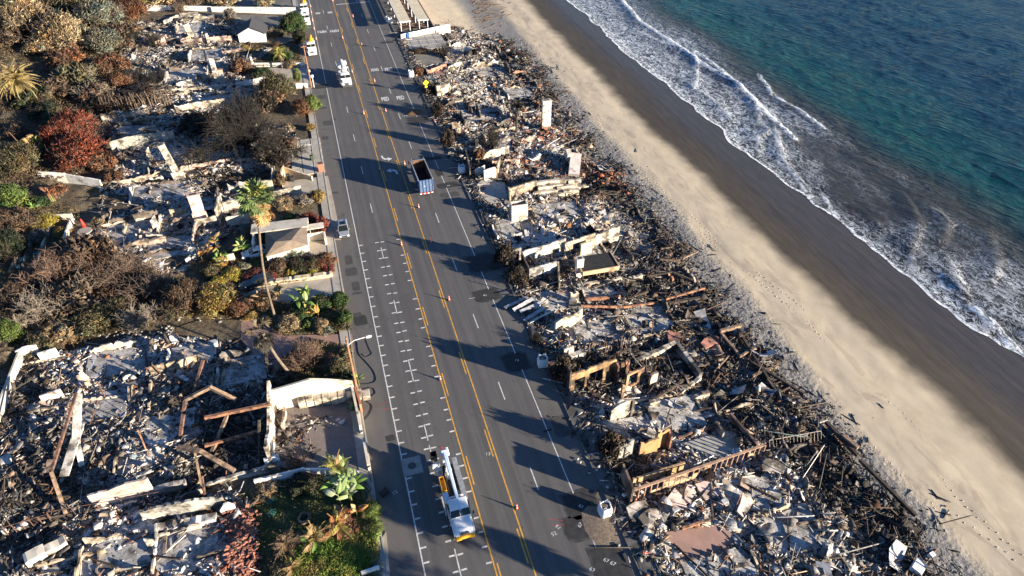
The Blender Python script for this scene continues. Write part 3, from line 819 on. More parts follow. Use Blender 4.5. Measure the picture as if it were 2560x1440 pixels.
def rubble(name, label, cat, P, dens, seed, excl=None, smin=.10, smax=.95, mask=None, sticks=.30, z0=0.):
    rg = np.random.default_rng(seed)
    x0, y0 = P.min(0); x1, y1 = P.max(0)
    n = int((x1 - x0) * (y1 - y0) * dens)
    X = rg.uniform(x0, x1, n); Y = rg.uniform(y0, y1, n)
    k = inside(X, Y, P)
    if mask is not None: k &= mask(X, Y)
    k &= rg.random(n) < np.clip(-.1 + 2.1 * fbm(X / 2.6, Y / 2.6, seed + 5, 3), 0, 1) * np.where(on_floor(X, Y), .16, 1)
    X = X[k]; Y = Y[k]; n = len(X)
    t = tone(X, Y); k = rg.random(n) > .55 * np.clip((t - .62) / .25, 0, 1) * (fbm(X / 3, Y / 3, seed + 9, 3) > .45); X = X[k]; Y = Y[k]; n = len(X); t = t[k]; b = brickness(X, Y)
    C = frag_colors(t, b, rg, n)
    size = np.clip(np.exp(rg.normal(math.log(.105 if smin > .06 else .085), .80, n)), smin, smax)
    kind = rg.random(n)
    isw = np.clip(1.25 - t * .9, .35, 1.25)       # more sticks in the black areas
    ks = kind < sticks * isw; kc = (~ks) & (kind > .94); kk = (~ks) & (~kc) & (kind < sticks * isw + .13); kp = ~(ks | kc | kk)
    Z = RH(X, Y) + rg.uniform(0, .30, n) * (.5 + size)
    Pn = np.stack([X, Y, Z + z0], -1)
    Vs, Fq, Cs, off = [], [], [], 0
    for m_, tpl, sc, tilt, jit in (
        (kp, tpl_plate(), lambda s, m: np.stack([s * rg.uniform(.7, 1.5, m), s * rg.uniform(.5, 1.2, m), np.clip(s * .16, .02, .09) * rg.uniform(.5, 1.5, m)], -1), .42, .30),
        (ks, tpl_box(), lambda s, m: np.stack([s * rg.uniform(1.8, 8., m), rg.uniform(.02, .065, m), rg.uniform(.04, .12, m)], -1), .20, .04),
        (kk, tpl_box(), lambda s, m: np.stack([s * rg.uniform(.5, 1., m), s * rg.uniform(.4, .8, m), s * rg.uniform(.5, 1.3, m)], -1), .5, .18),
        (kc, tpl_curl(), lambda s, m: np.stack([s * rg.uniform(1., 2.2, m), s * rg.uniform(.6, 1.2, m), s * rg.uniform(.4, 1., m)], -1), .5, .1)):
        m = int(m_.sum())
        if not m: continue
        S = sc(size[m_], m); R = rot_mats(m, tilt, rg)
        V, Fs, kv = instances(tpl, Pn[m_], S, R, jit, rg)
        Vs.append(V); Cs.append(np.repeat(C[m_], kv, 0))
        Fq += [f + off for f in Fs]; off += len(V)
    me = np_mesh(name, np.concatenate(Vs), Fq, np.concatenate(Cs))
    o = link(name, me, m_frag)
    tag(o, label, cat, None, 'stuff'); return o
def band(y0, y1): return np.array([(24.6, y0), (58, y0), (58, y1), (24.6, y1)])
RB = [(178, 203, 4.5, 'blackened rubble of the farthest beach house, below the long white wall'), (157, 178, 5.0, 'ashy rubble behind the yellow crossing sign'),
      (137, 157, 5.5, 'pale rubble around the tall white chimney'), (116, 137, 6.5, 'brick-strewn rubble around the white bag beside the blue truck'),
      (98, 116, 7.5, 'white ash and rubble around the tall open block'), (80, 98, 8.5, 'rubble around the dark flat roof slab and white chimney'),
      (64, 80, 9.5, 'black tangled rubble between road and beach, below the flat roof slab'), (50, 64, 10.5, 'black rubble around the sunken cellar walls'),
      (37, 50, 11.5, 'rubble beyond the slotted brown wall'), (10, 37, 12.5, 'grey rubble of the nearest beach house, in front of the slotted wall')]
for i, (a, b_, d, lb) in enumerate(RB):
    rubble('rubble', lb, 'rubble', band(a, b_), d * (2.1 if a > 70 else 2.9), 100 + i, mask=right_mask, smin=.05 + .04 * (a > 110), smax=.75)
LB = {'upper': (4.5, 'white ash and rubble below the curved driveway'), 'terrace': (5, 'ash on the terrace behind the round orange and green tree'), 'middle': (5.5, 'ash and rubble under the large blackened tree'),
      'chimney': (6.5, 'white ash and rubble around the pink fireplace'), 'steel': (9.5, 'rubble beneath the rusty steel frames'), 'bottom': (11, 'pale broken plaster and ash at the bottom left')}
rubble('rubble', 'black rubble heap against the steps inside the courtyard', 'rubble', px_poly([(696, 1040), (800, 1040), (870, 1055), (790, 1078), (700, 1115)]), 14, 290, smax=.4)
rubble('rubble', 'thin black debris scattered over the courtyard paving', 'rubble', px_poly([(696, 1100), (760, 1080), (800, 1120), (780, 1170), (700, 1160)]), 5, 291, smax=.25)
for i, (n, P) in enumerate(LEFT_W):
    rubble('rubble', LB[n][1], 'rubble', P, LB[n][0] * (2.0 if LB[n][0] < 9 else 2.8), 200 + i, sticks=.2, smin=.055 + .03 * (LB[n][0] < 6), smax=.6)
# burnt scraps strewn over the pavement edge and over the sand seaward of the lots
def strew(label, x0, x1, y0, y1, n, seed, t_lo, t_hi):
    rg = np.random.default_rng(seed)
    X = x0 + (x1 - x0) * rg.beta(1, 2.2, n); Y = rg.uniform(y0, y1, n)
    if x0 > 50: X = edge_x(Y) + rg.exponential(1.3, n)
    if x0 < 30 and x0 > 20: X = 25.3 - rg.exponential(.75, n)
    k = (vnoise(X / 2, Y / 6, seed) > .42) | (rg.random(n) < .3); X, Y = X[k], Y[k]; n = len(X)
    C = frag_colors(rg.uniform(t_lo, t_hi, n), np.zeros(n), rg, n)
    s = np.clip(np.exp(rg.normal(math.log(.15), .5, n)), .07, .6)
    Z = np.maximum(G(X), np.where((X < 25), .12, -99)) + .05
    st = rg.random(n) < .45; Vs = []; Fq = []; Cs = []; off = 0
    for m_, tpl, f in ((st, tpl_box(), lambda s, m: np.stack([s * rg.uniform(2, 7, m), rg.uniform(.03, .08, m), rg.uniform(.05, .1, m)], -1)),
                       (~st, tpl_plate(), lambda s, m: np.stack([s, s * .8, s * .3], -1))):
        m = int(m_.sum()); V, Fs, kv = instances(tpl, np.stack([X, Y, Z], -1)[m_], f(s[m_], m), rot_mats(m, .1, rg, .02), .12, rg)
        Vs.append(V); Cs.append(np.repeat(C[m_], kv, 0)); Fq += [q_ + off for q_ in Fs]; off += len(V)
    o = link('scattered_debris', np_mesh('scattered_debris', np.concatenate(Vs), Fq, np.concatenate(Cs)), m_frag)
    return tag(o, label, 'debris', None, 'stuff')
strew('black charred scraps scattered on the sand seaward of the ruins', 54, 62, 12, 196, 1900, 301, 0, .15)
strew('soot and small scraps along the ocean-side pavement', 23, 26, 14, 200, 4200, 302, .0, .7)
# driftwood and scraps far up the beach
rg = np.random.default_rng(5); b = MB()
for _ in range(120):
    p = at(rg.normal(1215, 22), abs(rg.normal(0, 38))); a = rg.uniform(-.5, .9); l = rg.uniform(.3, 1.6)
    b.box((p.x, p.y, p.z + .08), (l * 2, rg.uniform(.1, .3), .12), rz=a)
o = b.obj('driftwood', mat('dark_driftwood', (.06, .045, .035), (.14, .10, .07), 3)); tag(o, 'dark scraps washed onto the beach at the top of the picture', 'driftwood', None, 'stuff')
# footprints: little ridges of pushed-up sand
def footprints(label, path_fn, seed, col_=None):
    rg = np.random.default_rng(seed); P = path_fn(rg); n = len(P)
    P = np.concatenate([P, G(P[:, 0])[:, None] + .0], 1)
    S = np.stack([rg.uniform(.09, .15, n), rg.uniform(.06, .10, n), rg.uniform(.02, .04, n)], -1)
    V, Fs, kv = instances(tpl_plate(), P, S, rot_mats(n, .1, rg, 0), .12, rg)
    o = link('footprints', np_mesh('footprints', V, Fs, None), m_sand); return tag(o, label, 'footprints', None, 'stuff')
def trail(pts, sp=.75, w=.14):
    W = np.array([[at(*p).x, at(*p).y] for p in pts]); d = np.r_[0, np.cumsum(np.hypot(*np.diff(W, axis=0).T))]
    s = np.arange(0, d[-1], sp); x = np.interp(s, d, W[:, 0]); y = np.interp(s, d, W[:, 1])
    k = np.where(np.arange(len(s)) % 2, w, -w)
    return np.stack([x + k + (vnoise(s / 9, 0, 2) - .5) * 1.2, y + k * .3], -1)
T1 = [(1410, 170), (1450, 215), (1480, 260), (1500, 320), (1580, 400), (1660, 500), (1790, 620), (1900, 700), (2000, 790), (2050, 850), (2120, 925), (2170, 965), (2240, 1020), (2300, 1080), (2330, 1140), (2380, 1220), (2440, 1290), (2500, 1350), (2560, 1400)]
T2 = [(1640, 500), (1720, 590), (1800, 680), (1870, 760), (1960, 850), (2020, 930), (2100, 1020), (2200, 1130), (2290, 1230), (2400, 1290), (2470, 1350), (2540, 1410)]
footprints('trail of footprints running the length of the tan beach', lambda r: np.concatenate([trail(T1), trail(T2, .9), trail([(x + 12, y - 8) for x, y in T1[2:9]], .8)]), 61)
def tramp(r):
    y = r.uniform(14, 190, 3400); x = edge_x(y) + .5 + r.beta(1.2, 2.6, 3400) * 4.5; return np.stack([x, y], -1)
footprints('trampled grey sand between the ruins and the tan beach', tramp, 62)
# ================================================================== WALLS AND BUILT REMAINS
m_plas = mat('sooty_plaster', (1, 1, 1), (.80, .77, .72), .7, .9, oc=True, soot=.78, bump=.01, det=6)
m_plas_c = mat('painted_plaster', (1, 1, 1), (.84, .81, .76), .6, .88, oc=True, soot=.38, bump=.006, det=6)
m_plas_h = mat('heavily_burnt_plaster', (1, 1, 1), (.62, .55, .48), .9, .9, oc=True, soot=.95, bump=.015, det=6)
m_brick = None
q = N('chimney_brick')
br = q.t.nodes.new('ShaderNodeTexBrick'); br.inputs['Scale'].default_value = 3.2
br.inputs['Color1'].default_value = (.30, .12, .07, 1); br.inputs['Color2'].default_value = (.22, .085, .05, 1); br.inputs['Mortar'].default_value = (.3, .27, .23, 1)
q.L(q.scale(q.pos, (1, 1, 1)), br.inputs['Vector'])
m_brick = q.done(q.mix(q.mapr(q.noise(.8, 5), .5, .7, 0, .7), br.outputs[0], (.10, .06, .045)), .9)
m_timber = mat('charred_timber', (.028, .024, .022), (.075, .055, .042), 2.5, .9, bump=.02, det=6, soot=.6, sootsc=1.1)
m_rust = mat('rusty_steel', (.19, .095, .065), (.085, .05, .04), 2.0, .75, bump=.01, det=6, soot=.6, sootsc=1.1)
m_steel = mat('burnt_grey_steel', (.20, .18, .165), (.11, .085, .07), 2.5, .6, metal=.3, det=5)
m_black = mat('soot_black', (.014, .013, .013), (.03, .028, .026), 2, .9, bump=.02)
m_tan = mat('tan_wood', (.28, .19, .125), (.13, .09, .065), 2, .85, det=5, soot=.6, sootsc=1.1)
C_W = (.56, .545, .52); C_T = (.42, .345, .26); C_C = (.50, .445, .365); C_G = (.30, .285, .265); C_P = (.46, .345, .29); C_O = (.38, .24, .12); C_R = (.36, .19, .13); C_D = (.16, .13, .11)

def wall_mesh(L, h, t, seed, jag=.1, hs=None, holes=(), bury=.8, step=.45):
    """standing wall along +x from 0 to L: front outline with broken top, real thickness, holes (x0, x1, z0, z1)"""
    r = random.Random(seed)
    xs = [0.0]
    while xs[-1] < L - step * 1.4: xs.append(xs[-1] + step * r.uniform(.6, 1.3))
    xs.append(L)
    for x0, x1, _, _ in holes: xs += [x0, x1]
    xs = sorted(set(round(x, 3) for x in xs))
    xs = [x for i, x in enumerate(xs) if i == 0 or x - xs[i - 1] > .04]
    def H(x):
        k = 1.0
        if hs:
            u = x / L * (len(hs) - 1); i = min(int(u), len(hs) - 2); k = hs[i] + (hs[i + 1] - hs[i]) * (u - i)
        return h * k
    top = [max(.15, H(x) - abs(r.gauss(0, jag)) * (1 if jag else 0)) for x in xs]
    zs = sorted({z for q_ in holes for z in q_[2:]})
    v = []; f = []; idx = {}
    rows = [-bury] + zs + [None]
    def vid(i, j, s):
        k = (i, j, s)
        if k not in idx:
            z = top[i] if rows[j] is None else min(rows[j], top[i] - .02 * (len(rows) - 1 - j))
            idx[k] = len(v); v.append((xs[i], (-.5 if s else .5) * t, z))
        return idx[k]
    nI, nJ = len(xs) - 1, len(rows) - 1
    def solid(i, j):
        if i < 0 or i >= nI: return False
        if j < 0: return True
        if j >= nJ: return False
        xm = (xs[i] + xs[i + 1]) / 2; z0 = rows[j]; z1 = rows[j + 1] if rows[j + 1] is not None else max(top[i], z0 + .1); zm = (z0 + z1) / 2
        return not any(a < xm < b and c < zm < d for a, b, c, d in holes)
    for i in range(nI):
        for j in range(nJ):
            if not solid(i, j): continue
            A = [vid(i, j, 1), vid(i + 1, j, 1), vid(i + 1, j + 1, 1), vid(i, j + 1, 1)]
            B = [vid(i, j, 0), vid(i, j + 1, 0), vid(i + 1, j + 1, 0), vid(i + 1, j, 0)]
            f += [tuple(A), tuple(B)]
            if not solid(i - 1, j): f.append((A[0], A[3], B[1], B[0]))
            if not solid(i + 1, j): f.append((A[1], B[3], B[2], A[2]))
            if not solid(i, j + 1): f.append((A[3], A[2], B[2], B[1]))
            if j > 0 and not solid(i, j - 1): f.append((A[0], B[0], B[3], A[1]))
    me = bpy.data.meshes.new('wall'); me.from_pydata(v, [], f); me.update(); return me
_wseed = [0]
def wall(label, a, b, h, col=C_T, t=.24, m=None, jag=.12, hs=None, holes=(), name='ruined_wall', cat='wall', group=None, parent=None, dz=0., bury=.8):
    _wseed[0] += 1
    A = at(*a) if len(a) == 2 else Vector(a); B = at(*b) if len(b) == 2 else Vector(b)
    d = B - A; L = math.hypot(d.x, d.y)
    me = wall_mesh(L, h, t, _wseed[0], jag, hs, holes, bury)
    o = link(name, me, m or m_plas)
    o.location = (A.x, A.y, min(A.z, B.z) + dz); o.rotation_euler = (0, 0, math.atan2(d.y, d.x)); o.color = (*col, 1)
    if parent: o.parent = parent
    else: tag(o, label, cat, group)
    return o
W = wall
# --- ocean side, far to near
W('long bright white wall between the canopies and the ruins', (1003, 98), (1126, 86), 3.0, (.80, .78, .74), m=m_plas_c, jag=0, name='garden_wall')
W('short terracotta garden wall draped with dead vines', (1040, 191), (1116, 172), 1.5, (.42, .20, .14), jag=.05, name='garden_wall')
W('low tan wall behind the dead hedge of the farthest driveway', (1062, 131), (1100, 125), .9, C_T)
W('leaning tan wall stub right of the terracotta wall', (1118, 173), (1156, 168), 1.8, C_C, hs=[.5, 1, .8])
W('square tan wall piece farthest along the terracotta wall line', (1160, 172), (1212, 170), 1.9, C_T, hs=[.6, .7, 1, 1], t=.3)
W('broken cream wall block standing behind the yellow crossing sign', (1092, 243), (1124, 233), 3.2, C_C, t=.5, hs=[1, .95, .9], jag=.2)
W('rounded low cream block beside the taller cream wall block', (1128, 240), (1153, 240), 1.4, C_C, t=.6, hs=[.6, 1, .8], jag=.1)
W('tan wall corner by the kerb, left of the burnt palm', (1131, 335), (1151, 333), 2.9, C_T, hs=[1, .95, 1], m=m_plas)
W('low crooked wall running from the kerb to the burnt palm', (1140, 348), (1287, 326), 1.5, C_T, hs=[.5, .6, .8, 1, .7])
W('dark wall behind the low crooked wall', (1242, 318), (1280, 308), 1.6, C_G, m=m_plas_h)
W('cream wall stub in front of the low crooked wall', (1165, 366), (1207, 354), 2.2, C_C, hs=[.7, 1, 1])
W('dark end wall square to the cream wall stub', (1207, 355), (1214, 372), 2.0, C_D)
W('cream wall behind the bare burnt tree', (1172, 404), (1272, 388), 2.3, C_C, hs=[.5, .6, 1, 1, 1], jag=.08)
W('low sooty wall piece above the dark garage wall', (1178, 388), (1205, 384), 1.5, C_C)
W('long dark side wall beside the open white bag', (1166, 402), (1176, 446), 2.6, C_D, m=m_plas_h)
W('white wall panel behind the black barbecue', (1188, 440), (1212, 436), 2.2, C_W, hs=[.8, 1], m=m_plas_c)
W('last white wall panel by the concrete driveway', (1210, 452), (1238, 446), 2.6, C_W, m=m_plas_c, jag=.03)
W('thin tan wall stub right of the white panels', (1240, 446), (1250, 420), 2.4, C_T)
W('tan retaining wall left of the terraced steps', (1272, 494), (1340, 478), 2.6, C_T, t=.35, hs=[1, 1, .95], jag=.04)
W('short side wall at the left end of the tan retaining wall', (1272, 494), (1276, 506), 2.4, C_T, t=.3)
W('long tan ledge at the right end of the white ash patch', (1385, 568), (1508, 547), 1.0, C_T, t=.5, hs=[.4, .6, .9, 1])
W('leaning tan block lying in the ash, left one', (1345, 571), (1362, 577), .9, C_O, t=.5)
W('standing tan block right of the leaning one', (1378, 585), (1389, 584), 1.4, C_O, t=.3)
W('low white wall at the pavement edge of the ash lot', (1238, 604), (1304, 588), .6, C_W, m=m_plas_c)
W('grey garage wall by the pavement, left of the white room', (1270, 662), (1302, 655), 3.0, C_G, m=m_plas, jag=.03)
W('rear white wall of the roofless white room', (1306, 656), (1412, 634), 3.2, C_W, hs=[1, 1, .95, 1, 1.05], jag=.05, holes=[(5.6, 6.9, .5, 1.7)])
W('tan wall with dark window openings behind the flat roof slab', (1410, 640), (1484, 622), 3.4, C_T, holes=[(1.6, 3.0, .9, 2.6)], jag=.06)
W('pale wall with the big square window board at its end', (1486, 616), (1545, 602), 3.2, C_C, hs=[.9, 1, 1.05], jag=.05)
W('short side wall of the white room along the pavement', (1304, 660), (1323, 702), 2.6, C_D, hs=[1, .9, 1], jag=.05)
W('front white wall of the roofless white room', (1322, 703), (1390, 692), 3.2, C_W, m=m_plas, jag=.04, hs=[.95, 1, 1])
W('thin slanting wall between the white room and the white chimney', (1394, 684), (1398, 730), 2.6, C_T, hs=[1, .8])
W('leaning pink triangular wall piece behind the white room', (1402, 668), (1426, 672), 2.6, C_P, hs=[.9, 1, .1])
W('long low cream wall in front of the flat roof slab', (1412, 738), (1512, 718), .9, C_C, hs=[.5, .8, 1], t=.35)
W('lumpy cream wall continuing right of the long low wall', (1512, 716), (1604, 697), 1.2, C_C, hs=[.7, 1, .9, 1], t=.5, jag=.25)
W('cream pier above the collapsed white garage door', (1424, 760), (1444, 757), 2.4, C_C, t=.5)
W('grey curved panel leaning beside the cream pier', (1422, 772), (1441, 776), 2.3, C_G)
W('broad cream wall facing the road below the garage door', (1387, 828), (1452, 808), 2.9, C_C, hs=[.85, 1, 1, 1.05], t=.4, jag=.15)
W('thin white post wall above the dark burnt house', (1408, 903), (1432, 893), 2.6, C_C, hs=[1, .9], holes=[(.5, .8, .2, 2.1)])
W('pale block at the top left of the dark burnt house', (1423, 902), (1462, 893), 1.4, C_W, t=.7)
W('brown front wall of the dark burnt house with door openings', (1424, 980), (1535, 946), 4.3, C_O, m=m_plas_h, holes=[(.6, 2.2, .3, 2.9), (2.8, 5.0, .3, 3.1)], jag=.1, hs=[1, .95, 1, .9])
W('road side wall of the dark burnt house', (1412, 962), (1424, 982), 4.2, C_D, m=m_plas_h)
W('inner wall of the dark burnt house, right end', (1530, 944), (1541, 960), 3.6, C_R, m=m_plas_h)
W('brown window frame wall right of the dark burnt house', (1562, 972), (1604, 955), 3.1, (.42, .23, .14), m=m_plas, holes=[(.4, 1.9, .5, 2.7)], jag=.03)
W('burnt doorway wall behind the window frame wall', (1537, 935), (1570, 930), 2.4, C_R, m=m_plas_h, jag=.3)
W('thin brown pier in front of the window frame wall', (1550, 1000), (1558, 996), 3.4, (.36, .22, .14), hs=[.9, 1, .8])
W('cream and brown wall corner left of the low cream ledge', (1621, 967), (1638, 961), 2.6, C_C, t=.4)
W('low cream ledge at the foot of the sunken cellar', (1640, 960), (1692, 945), 1.1, C_C, t=.4, jag=.15)
W('far retaining wall of the sunken cellar', (1580, 912), (1688, 872), 1.6, C_C, t=.6, hs=[.9, 1, 1], jag=.1)
W('right retaining wall of the sunken cellar', (1688, 872), (1748, 952), 1.6, C_G, t=.5, jag=.1)
W('near retaining wall of the sunken cellar', (1748, 952), (1700, 985), .9, C_C, t=.5)
W('big cream wall with a rounded top left corner', (1524, 1052), (1573, 1040), 3.3, C_C, hs=[.75, .95, 1, 1], t=.3, jag=.02)
W('narrow cream pier at the right end of the rounded wall', (1574, 1043), (1580, 1042), 3.3, C_C, t=.3, jag=.02)
W('low cream wall above the pink plaster heap', (1705, 1005), (1770, 990), 1.1, C_C, hs=[.5, .6, 1, 1], t=.5)
W('small cream block left of the low cream wall', (1622, 1018), (1646, 1014), 1.3, C_C, t=.5)
W('short grey wall with slots at the left of the orange wall', (1543, 1152), (1578, 1135), 3.0, C_G, holes=[(.7, 1.0, .2, 2.4)])
W('orange wall square beside the road side ruins', (1596, 1140), (1640, 1131), 2.9, (.36, .215, .10), m=m_plas_c, jag=.12)
W('taller orange wall corner behind the orange wall square', (1636, 1123), (1664, 1112), 3.4, (.38, .225, .105), m=m_plas_c, jag=.2, hs=[1, .95])
W('short red brown side of the taller orange corner', (1664, 1112), (1672, 1128), 3.0, C_R)
W('orange retaining wall in front of the room with black debris', (1580, 1212), (1706, 1180), 2.0, (.37, .25, .14), jag=.03, m=m_plas_c, holes=[(4.2, 5.2, -.5, .2)])
W('brown end wall closing the slotted wall by the orange cone', (1552, 1200), (1576, 1262), 3.2, (.22, .15, .12), m=m_plas)
W('red brown low wall around the sunken patio', (1695, 1098), (1795, 1068), 1.0, C_R, jag=.03)
W('right wall of the sunken patio', (1822, 1050), (1888, 1128), 1.5, (.25, .16, .13), t=.3, jag=.05)
W('short cross wall at the top corner of the sunken patio', (1785, 1070), (1805, 1098), 1.4, C_G)
# slotted wall: a rail of posts under a long cap, each infill panel a part
def post_rail(label, a, b, n, h, m, cap=(.3, .12), pw=.12, fill=None, name='slotted_wall', cat='wall', pname='post'):
    A = at(*a); B = at(*b); d = B - A; L = math.hypot(d.x, d.y)
    t = thing(name, label, cat, A, math.atan2(d.y, d.x)); dzz = B.z - A.z
    MB().bar((0, 0, h), (L, 0, h + dzz), cap[0], cap[1]).obj('top_rail', m, t)
    MB().bar((0, 0, .06), (L, 0, .06 + dzz), cap[0] * .9, cap[1]).obj('bottom_rail', m, t)
    pm = MB().box((0, 0, h / 2), (pw, pw * 1.4, h)).mesh(pname); pm.materials.append(m)
    for i in range(n + 1):
        u = i / n; o = link(pname, pm, None, t, (L * u, 0, dzz * u)); o.rotation_euler.y = random.uniform(-.02, .02)
    if fill:
        wd = L / n
        fm = MB().box((0, 0, h / 2 - .05), (wd - pw - .02, .08, h - .3)).mesh('infill_panel'); fm.materials.append(fill)
        for i in range(n):
            if random.random() < (.75 if i < n * .45 else .12):
                o = link('infill_panel', fm, None, t, (L * (i + .5) / n, 0, dzz * (i + .5) / n)); o.scale.z = random.choice([1, 1, .6, .35]); o.color = (.5, .36, .22, 1)
    return t
m_rail = mat('scorched_orange_rail', (.34, .215, .145), (.19, .12, .085), 1.5, .8)
post_rail('long brown slotted wall of posts and panels near the white bag', (1578, 1252), (1905, 1137), 23, 2.1, m_rail, fill=m_plas)
t = post_rail('bent grey metal railing hanging off the end of the slotted wall', (1925, 1132), (2050, 1105), 15, 1.7, m_steel, cap=(.06, .08), pw=.05, name='metal_railing', cat='railing', pname='baluster')
t.rotation_euler.x = -.5
# terraced steps: each block a part
p = at(1340, 492); t = thing('terraced_steps', 'cream terraced garden steps beside the tan retaining wall', 'steps', p, -.05)
for i, (x, y, w_, z) in enumerate([(0.2, 2.2, 6.5, 1.9), (.6, 1.3, 5.2, 1.35), (-.3, .4, 4.6, .8), (4.2, .8, 3.4, 1.2), (5.3, -.1, 3.2, .7), (6.8, 1.9, 2.6, 1.6), (2.8, -.4, 4.2, .45)]):
    o = MB().box((x + w_ / 2, y, z / 2 - .5), (w_, .75, z + 1.)).obj('step_block', m_plas, t, bevel=.04); o.color = (*C_C, 1)
# flat black roof slab on tan fascia
p = at(1454, 706); t = thing('flat_roof_slab', 'flat black roof slab with an orange tan fascia beside the white chimney', 'roof', p, -.03)
W('', (0, 0, 0), (0, 0, 0), 1) if False else None
b = MB(); b.box((3.0, 1.8, 2.2), (5.9, 3.9, .12)); b.obj('tarred_deck', m_black, t)
o = MB().box((3.0, -.28, 2.0), (6.1, .2, .75)).box((6.1, 1.8, 2.0), (.2, 4.0, .75)).box((-.1, 1.8, 2.0), (.2, 4.0, .75)).obj('fascia', m_plas_c, t); o.color = (.52, .36, .22, 1)
for x, y in ((.1, -.1), (5.8, -.1), (.1, 3.5), (5.8, 3.5), (3, 3.5)): MB().box((x, y, .5), (.25, .25, 2.6)).obj('post', m_black, t)
o = MB().box((3.2, -1.0, .3), (6.4, .5, .5)).obj('ledge', m_plas, t); o.color = (*C_C, 1)
p = at(1467, 648); W('pale window board set in the tan wall behind the roof slab', (1450, 640), (1477, 634), 2.7, (.50, .50, .33), m=m_plas_c, t=.35, jag=0)
# chimneys
def chimney(label, px, py, w_, d_, h, m, col, rz=0, shoulder=None, firebox=False, cap=True, rock=0, group=None):
    p = at(px, py); t = thing('chimney', label, 'chimney', (p.x, p.y, p.z - .2), rz, group); 
    b = MB(); b.box((0, 0, h / 2), (w_, d_, h))
    if shoulder: b.box((0, 0, shoulder[2] / 2), (shoulder[0], shoulder[1], shoulder[2]), tp=(.92, .9))
    o = b.obj('stack', m, t); o.color = (*col, 1)
    if cap:
        o = MB().box((0, 0, h + .05), (w_ * 1.1, d_ * 1.12, .12)).obj('cap', m, t); o.color = (*[x * .8 for x in col], 1)
        MB().box((0, 0, h + .115), (w_ * .6, d_ * .5, .03)).obj('flue', m_black, t)
    if firebox:
        sw, sd, sh = shoulder; MB().box((0, -sd / 2 - .002, .75), (sw * .45, .12, .95)).obj('firebox', m_black, t)
        o = MB().box((0, -sd / 2 - .06, 1.32), (sw * .75, .22, .16)).obj('mantel', m_plas_c, t); o.color = (.6, .55, .48, 1)
    if rock: t.rotation_euler.y = rock
    return t
o = chimney('tall slender white chimney standing alone near the sand', 1364, 327, 1.95, .9, 7.4, m_plas_c, (.52, .49, .44), .0)
MB().box((0, 0, .7), (2.05, 1.0, 1.5)).obj('brick_foot', m_brick, o)
chimney('short bright white chimney left of the flat roof slab', 1446, 693, 1.1, .9, 4.0, m_plas_c, (.58, .56, .53))
t = thing('open_block', 'open topped pale masonry block with a red sheet inside', 'masonry block', at(1297, 551), -.05)
o = MB().box((0, -.6, 1.7), (2.95, .22, 3.9)).box((0, .9, 1.7), (2.95, .2, 3.7)).box((-1.38, .15, 1.7), (.2, 1.3, 3.8)).box((1.38, .15, 1.7), (.2, 1.3, 3.8)).obj('shell', m_plas_c, t); o.color = (.50, .46, .39, 1)
MB().box((.3, .15, 3.0), (1.9, .9, .1), ry=.15).obj('red_sheet', mat('red_sheet_metal', (.42, .03, .02), (.2, .03, .02)), t)
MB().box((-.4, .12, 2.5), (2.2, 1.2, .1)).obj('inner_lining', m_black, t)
# collapsed garage doors: long crumpled strips
p = at(1345, 800); t = thing('collapsed_garage_door', 'collapsed white garage door in crumpled strips beside the pavement', 'garage door', p, .35)
m_gd = mat('scorched_white_metal', (.42, .42, .43), (.22, .215, .22), 1.5, .55, metal=.2, det=6)
for i, (x, y, l, a, z) in enumerate([(0.3, -.2, 4.4, .02, .5), (0, .9, 4.0, .1, .45), (.6, 2.3, 4.2, -.06, .6), (-.2, 3.4, 3.8, .04, .7), (-.6, 4.6, 4.3, .0, .5), (1.6, .3, 1.8, 1.2, .3), (1.9, 3, 2.0, 1.4, .5)]):
    MB().box((x, y, z + .1), (l, .55, .06), rz=a, rx=random.uniform(-.5, .5), ry=random.uniform(-.06, .06)).obj('door_strip', m_gd, t)
p = at(1382, 912); W('small square reddish board lying behind the full white bag', (1374, 918), (1390, 916), .5, C_R, t=1.4, jag=0)
# --- inland side
W('long stepped white wall along the top driveway, left section', (355, 22), (530, 26), 1.5, (.78, .76, .72), m=m_plas_c, hs=[1.1, 1, .8], jag=0, name='garden_wall')
W('long stepped white wall along the top driveway, right section', (530, 28), (742, 36), 1.9, (.80, .78, .74), m=m_plas_c, hs=[.8, .9, 1, 1.1], jag=0, name='garden_wall')
W('curved grey wall of the burnt lot by the top driveway', (410, 62), (455, 43), 1.3, C_G)
W('grey box wall at the end of the curved wall', (452, 46), (498, 42), 1.6, C_G)
W('pink low wall below the highest ruins', (455, 114), (585, 104), 1.8, C_P, m=m_plas, jag=.05)
W('pink wall stub left of the pink low wall', (392, 120), (415, 108), 1.9, C_P, jag=.2)
W('thin upright wall post on the pink low wall', (520, 112), (526, 111), 3.2, C_P, t=.4)
W('white wall below the small white garage', (632, 166), (762, 166), 1.0, (.72, .70, .66), m=m_plas_c, jag=0, name='garden_wall')
W('thin white upright post left of the white wall', (628, 168), (636, 165), 3.0, (.66, .64, .60), t=.2, hs=[.2, 1, .3])
W('broken white wall right of the brick topped chimney', (590, 216), (690, 206), 1.7, (.70, .68, .64), hs=[.6, .8, 1, 1], jag=.1)
W('short white wall by the wooden utility pole', (741, 220), (770, 220), 1.2, (.74, .72, .68), m=m_plas_c, jag=.02, name='garden_wall')
W('long tan retaining wall under the row of scorched posts', (380, 236), (560, 220), 1.2, C_C, hs=[1, .9, .8, .6])
W('lower tan retaining wall behind the blackened tree', (440, 278), (615, 258), 1.8, C_C, hs=[.8, 1, 1, .8], jag=.12)
W('continuation of the lower tan wall towards the round tree', (615, 262), (650, 256), 1.3, C_C)
W('broad sooty tan wall at the left, below the charred hedge', (258, 308), (296, 300), 2.4, C_C, m=m_plas_h)
W('tan wall stub right of the broad sooty tan wall', (300, 300), (376, 290), 1.8, C_C, hs=[.7, 1, .9])
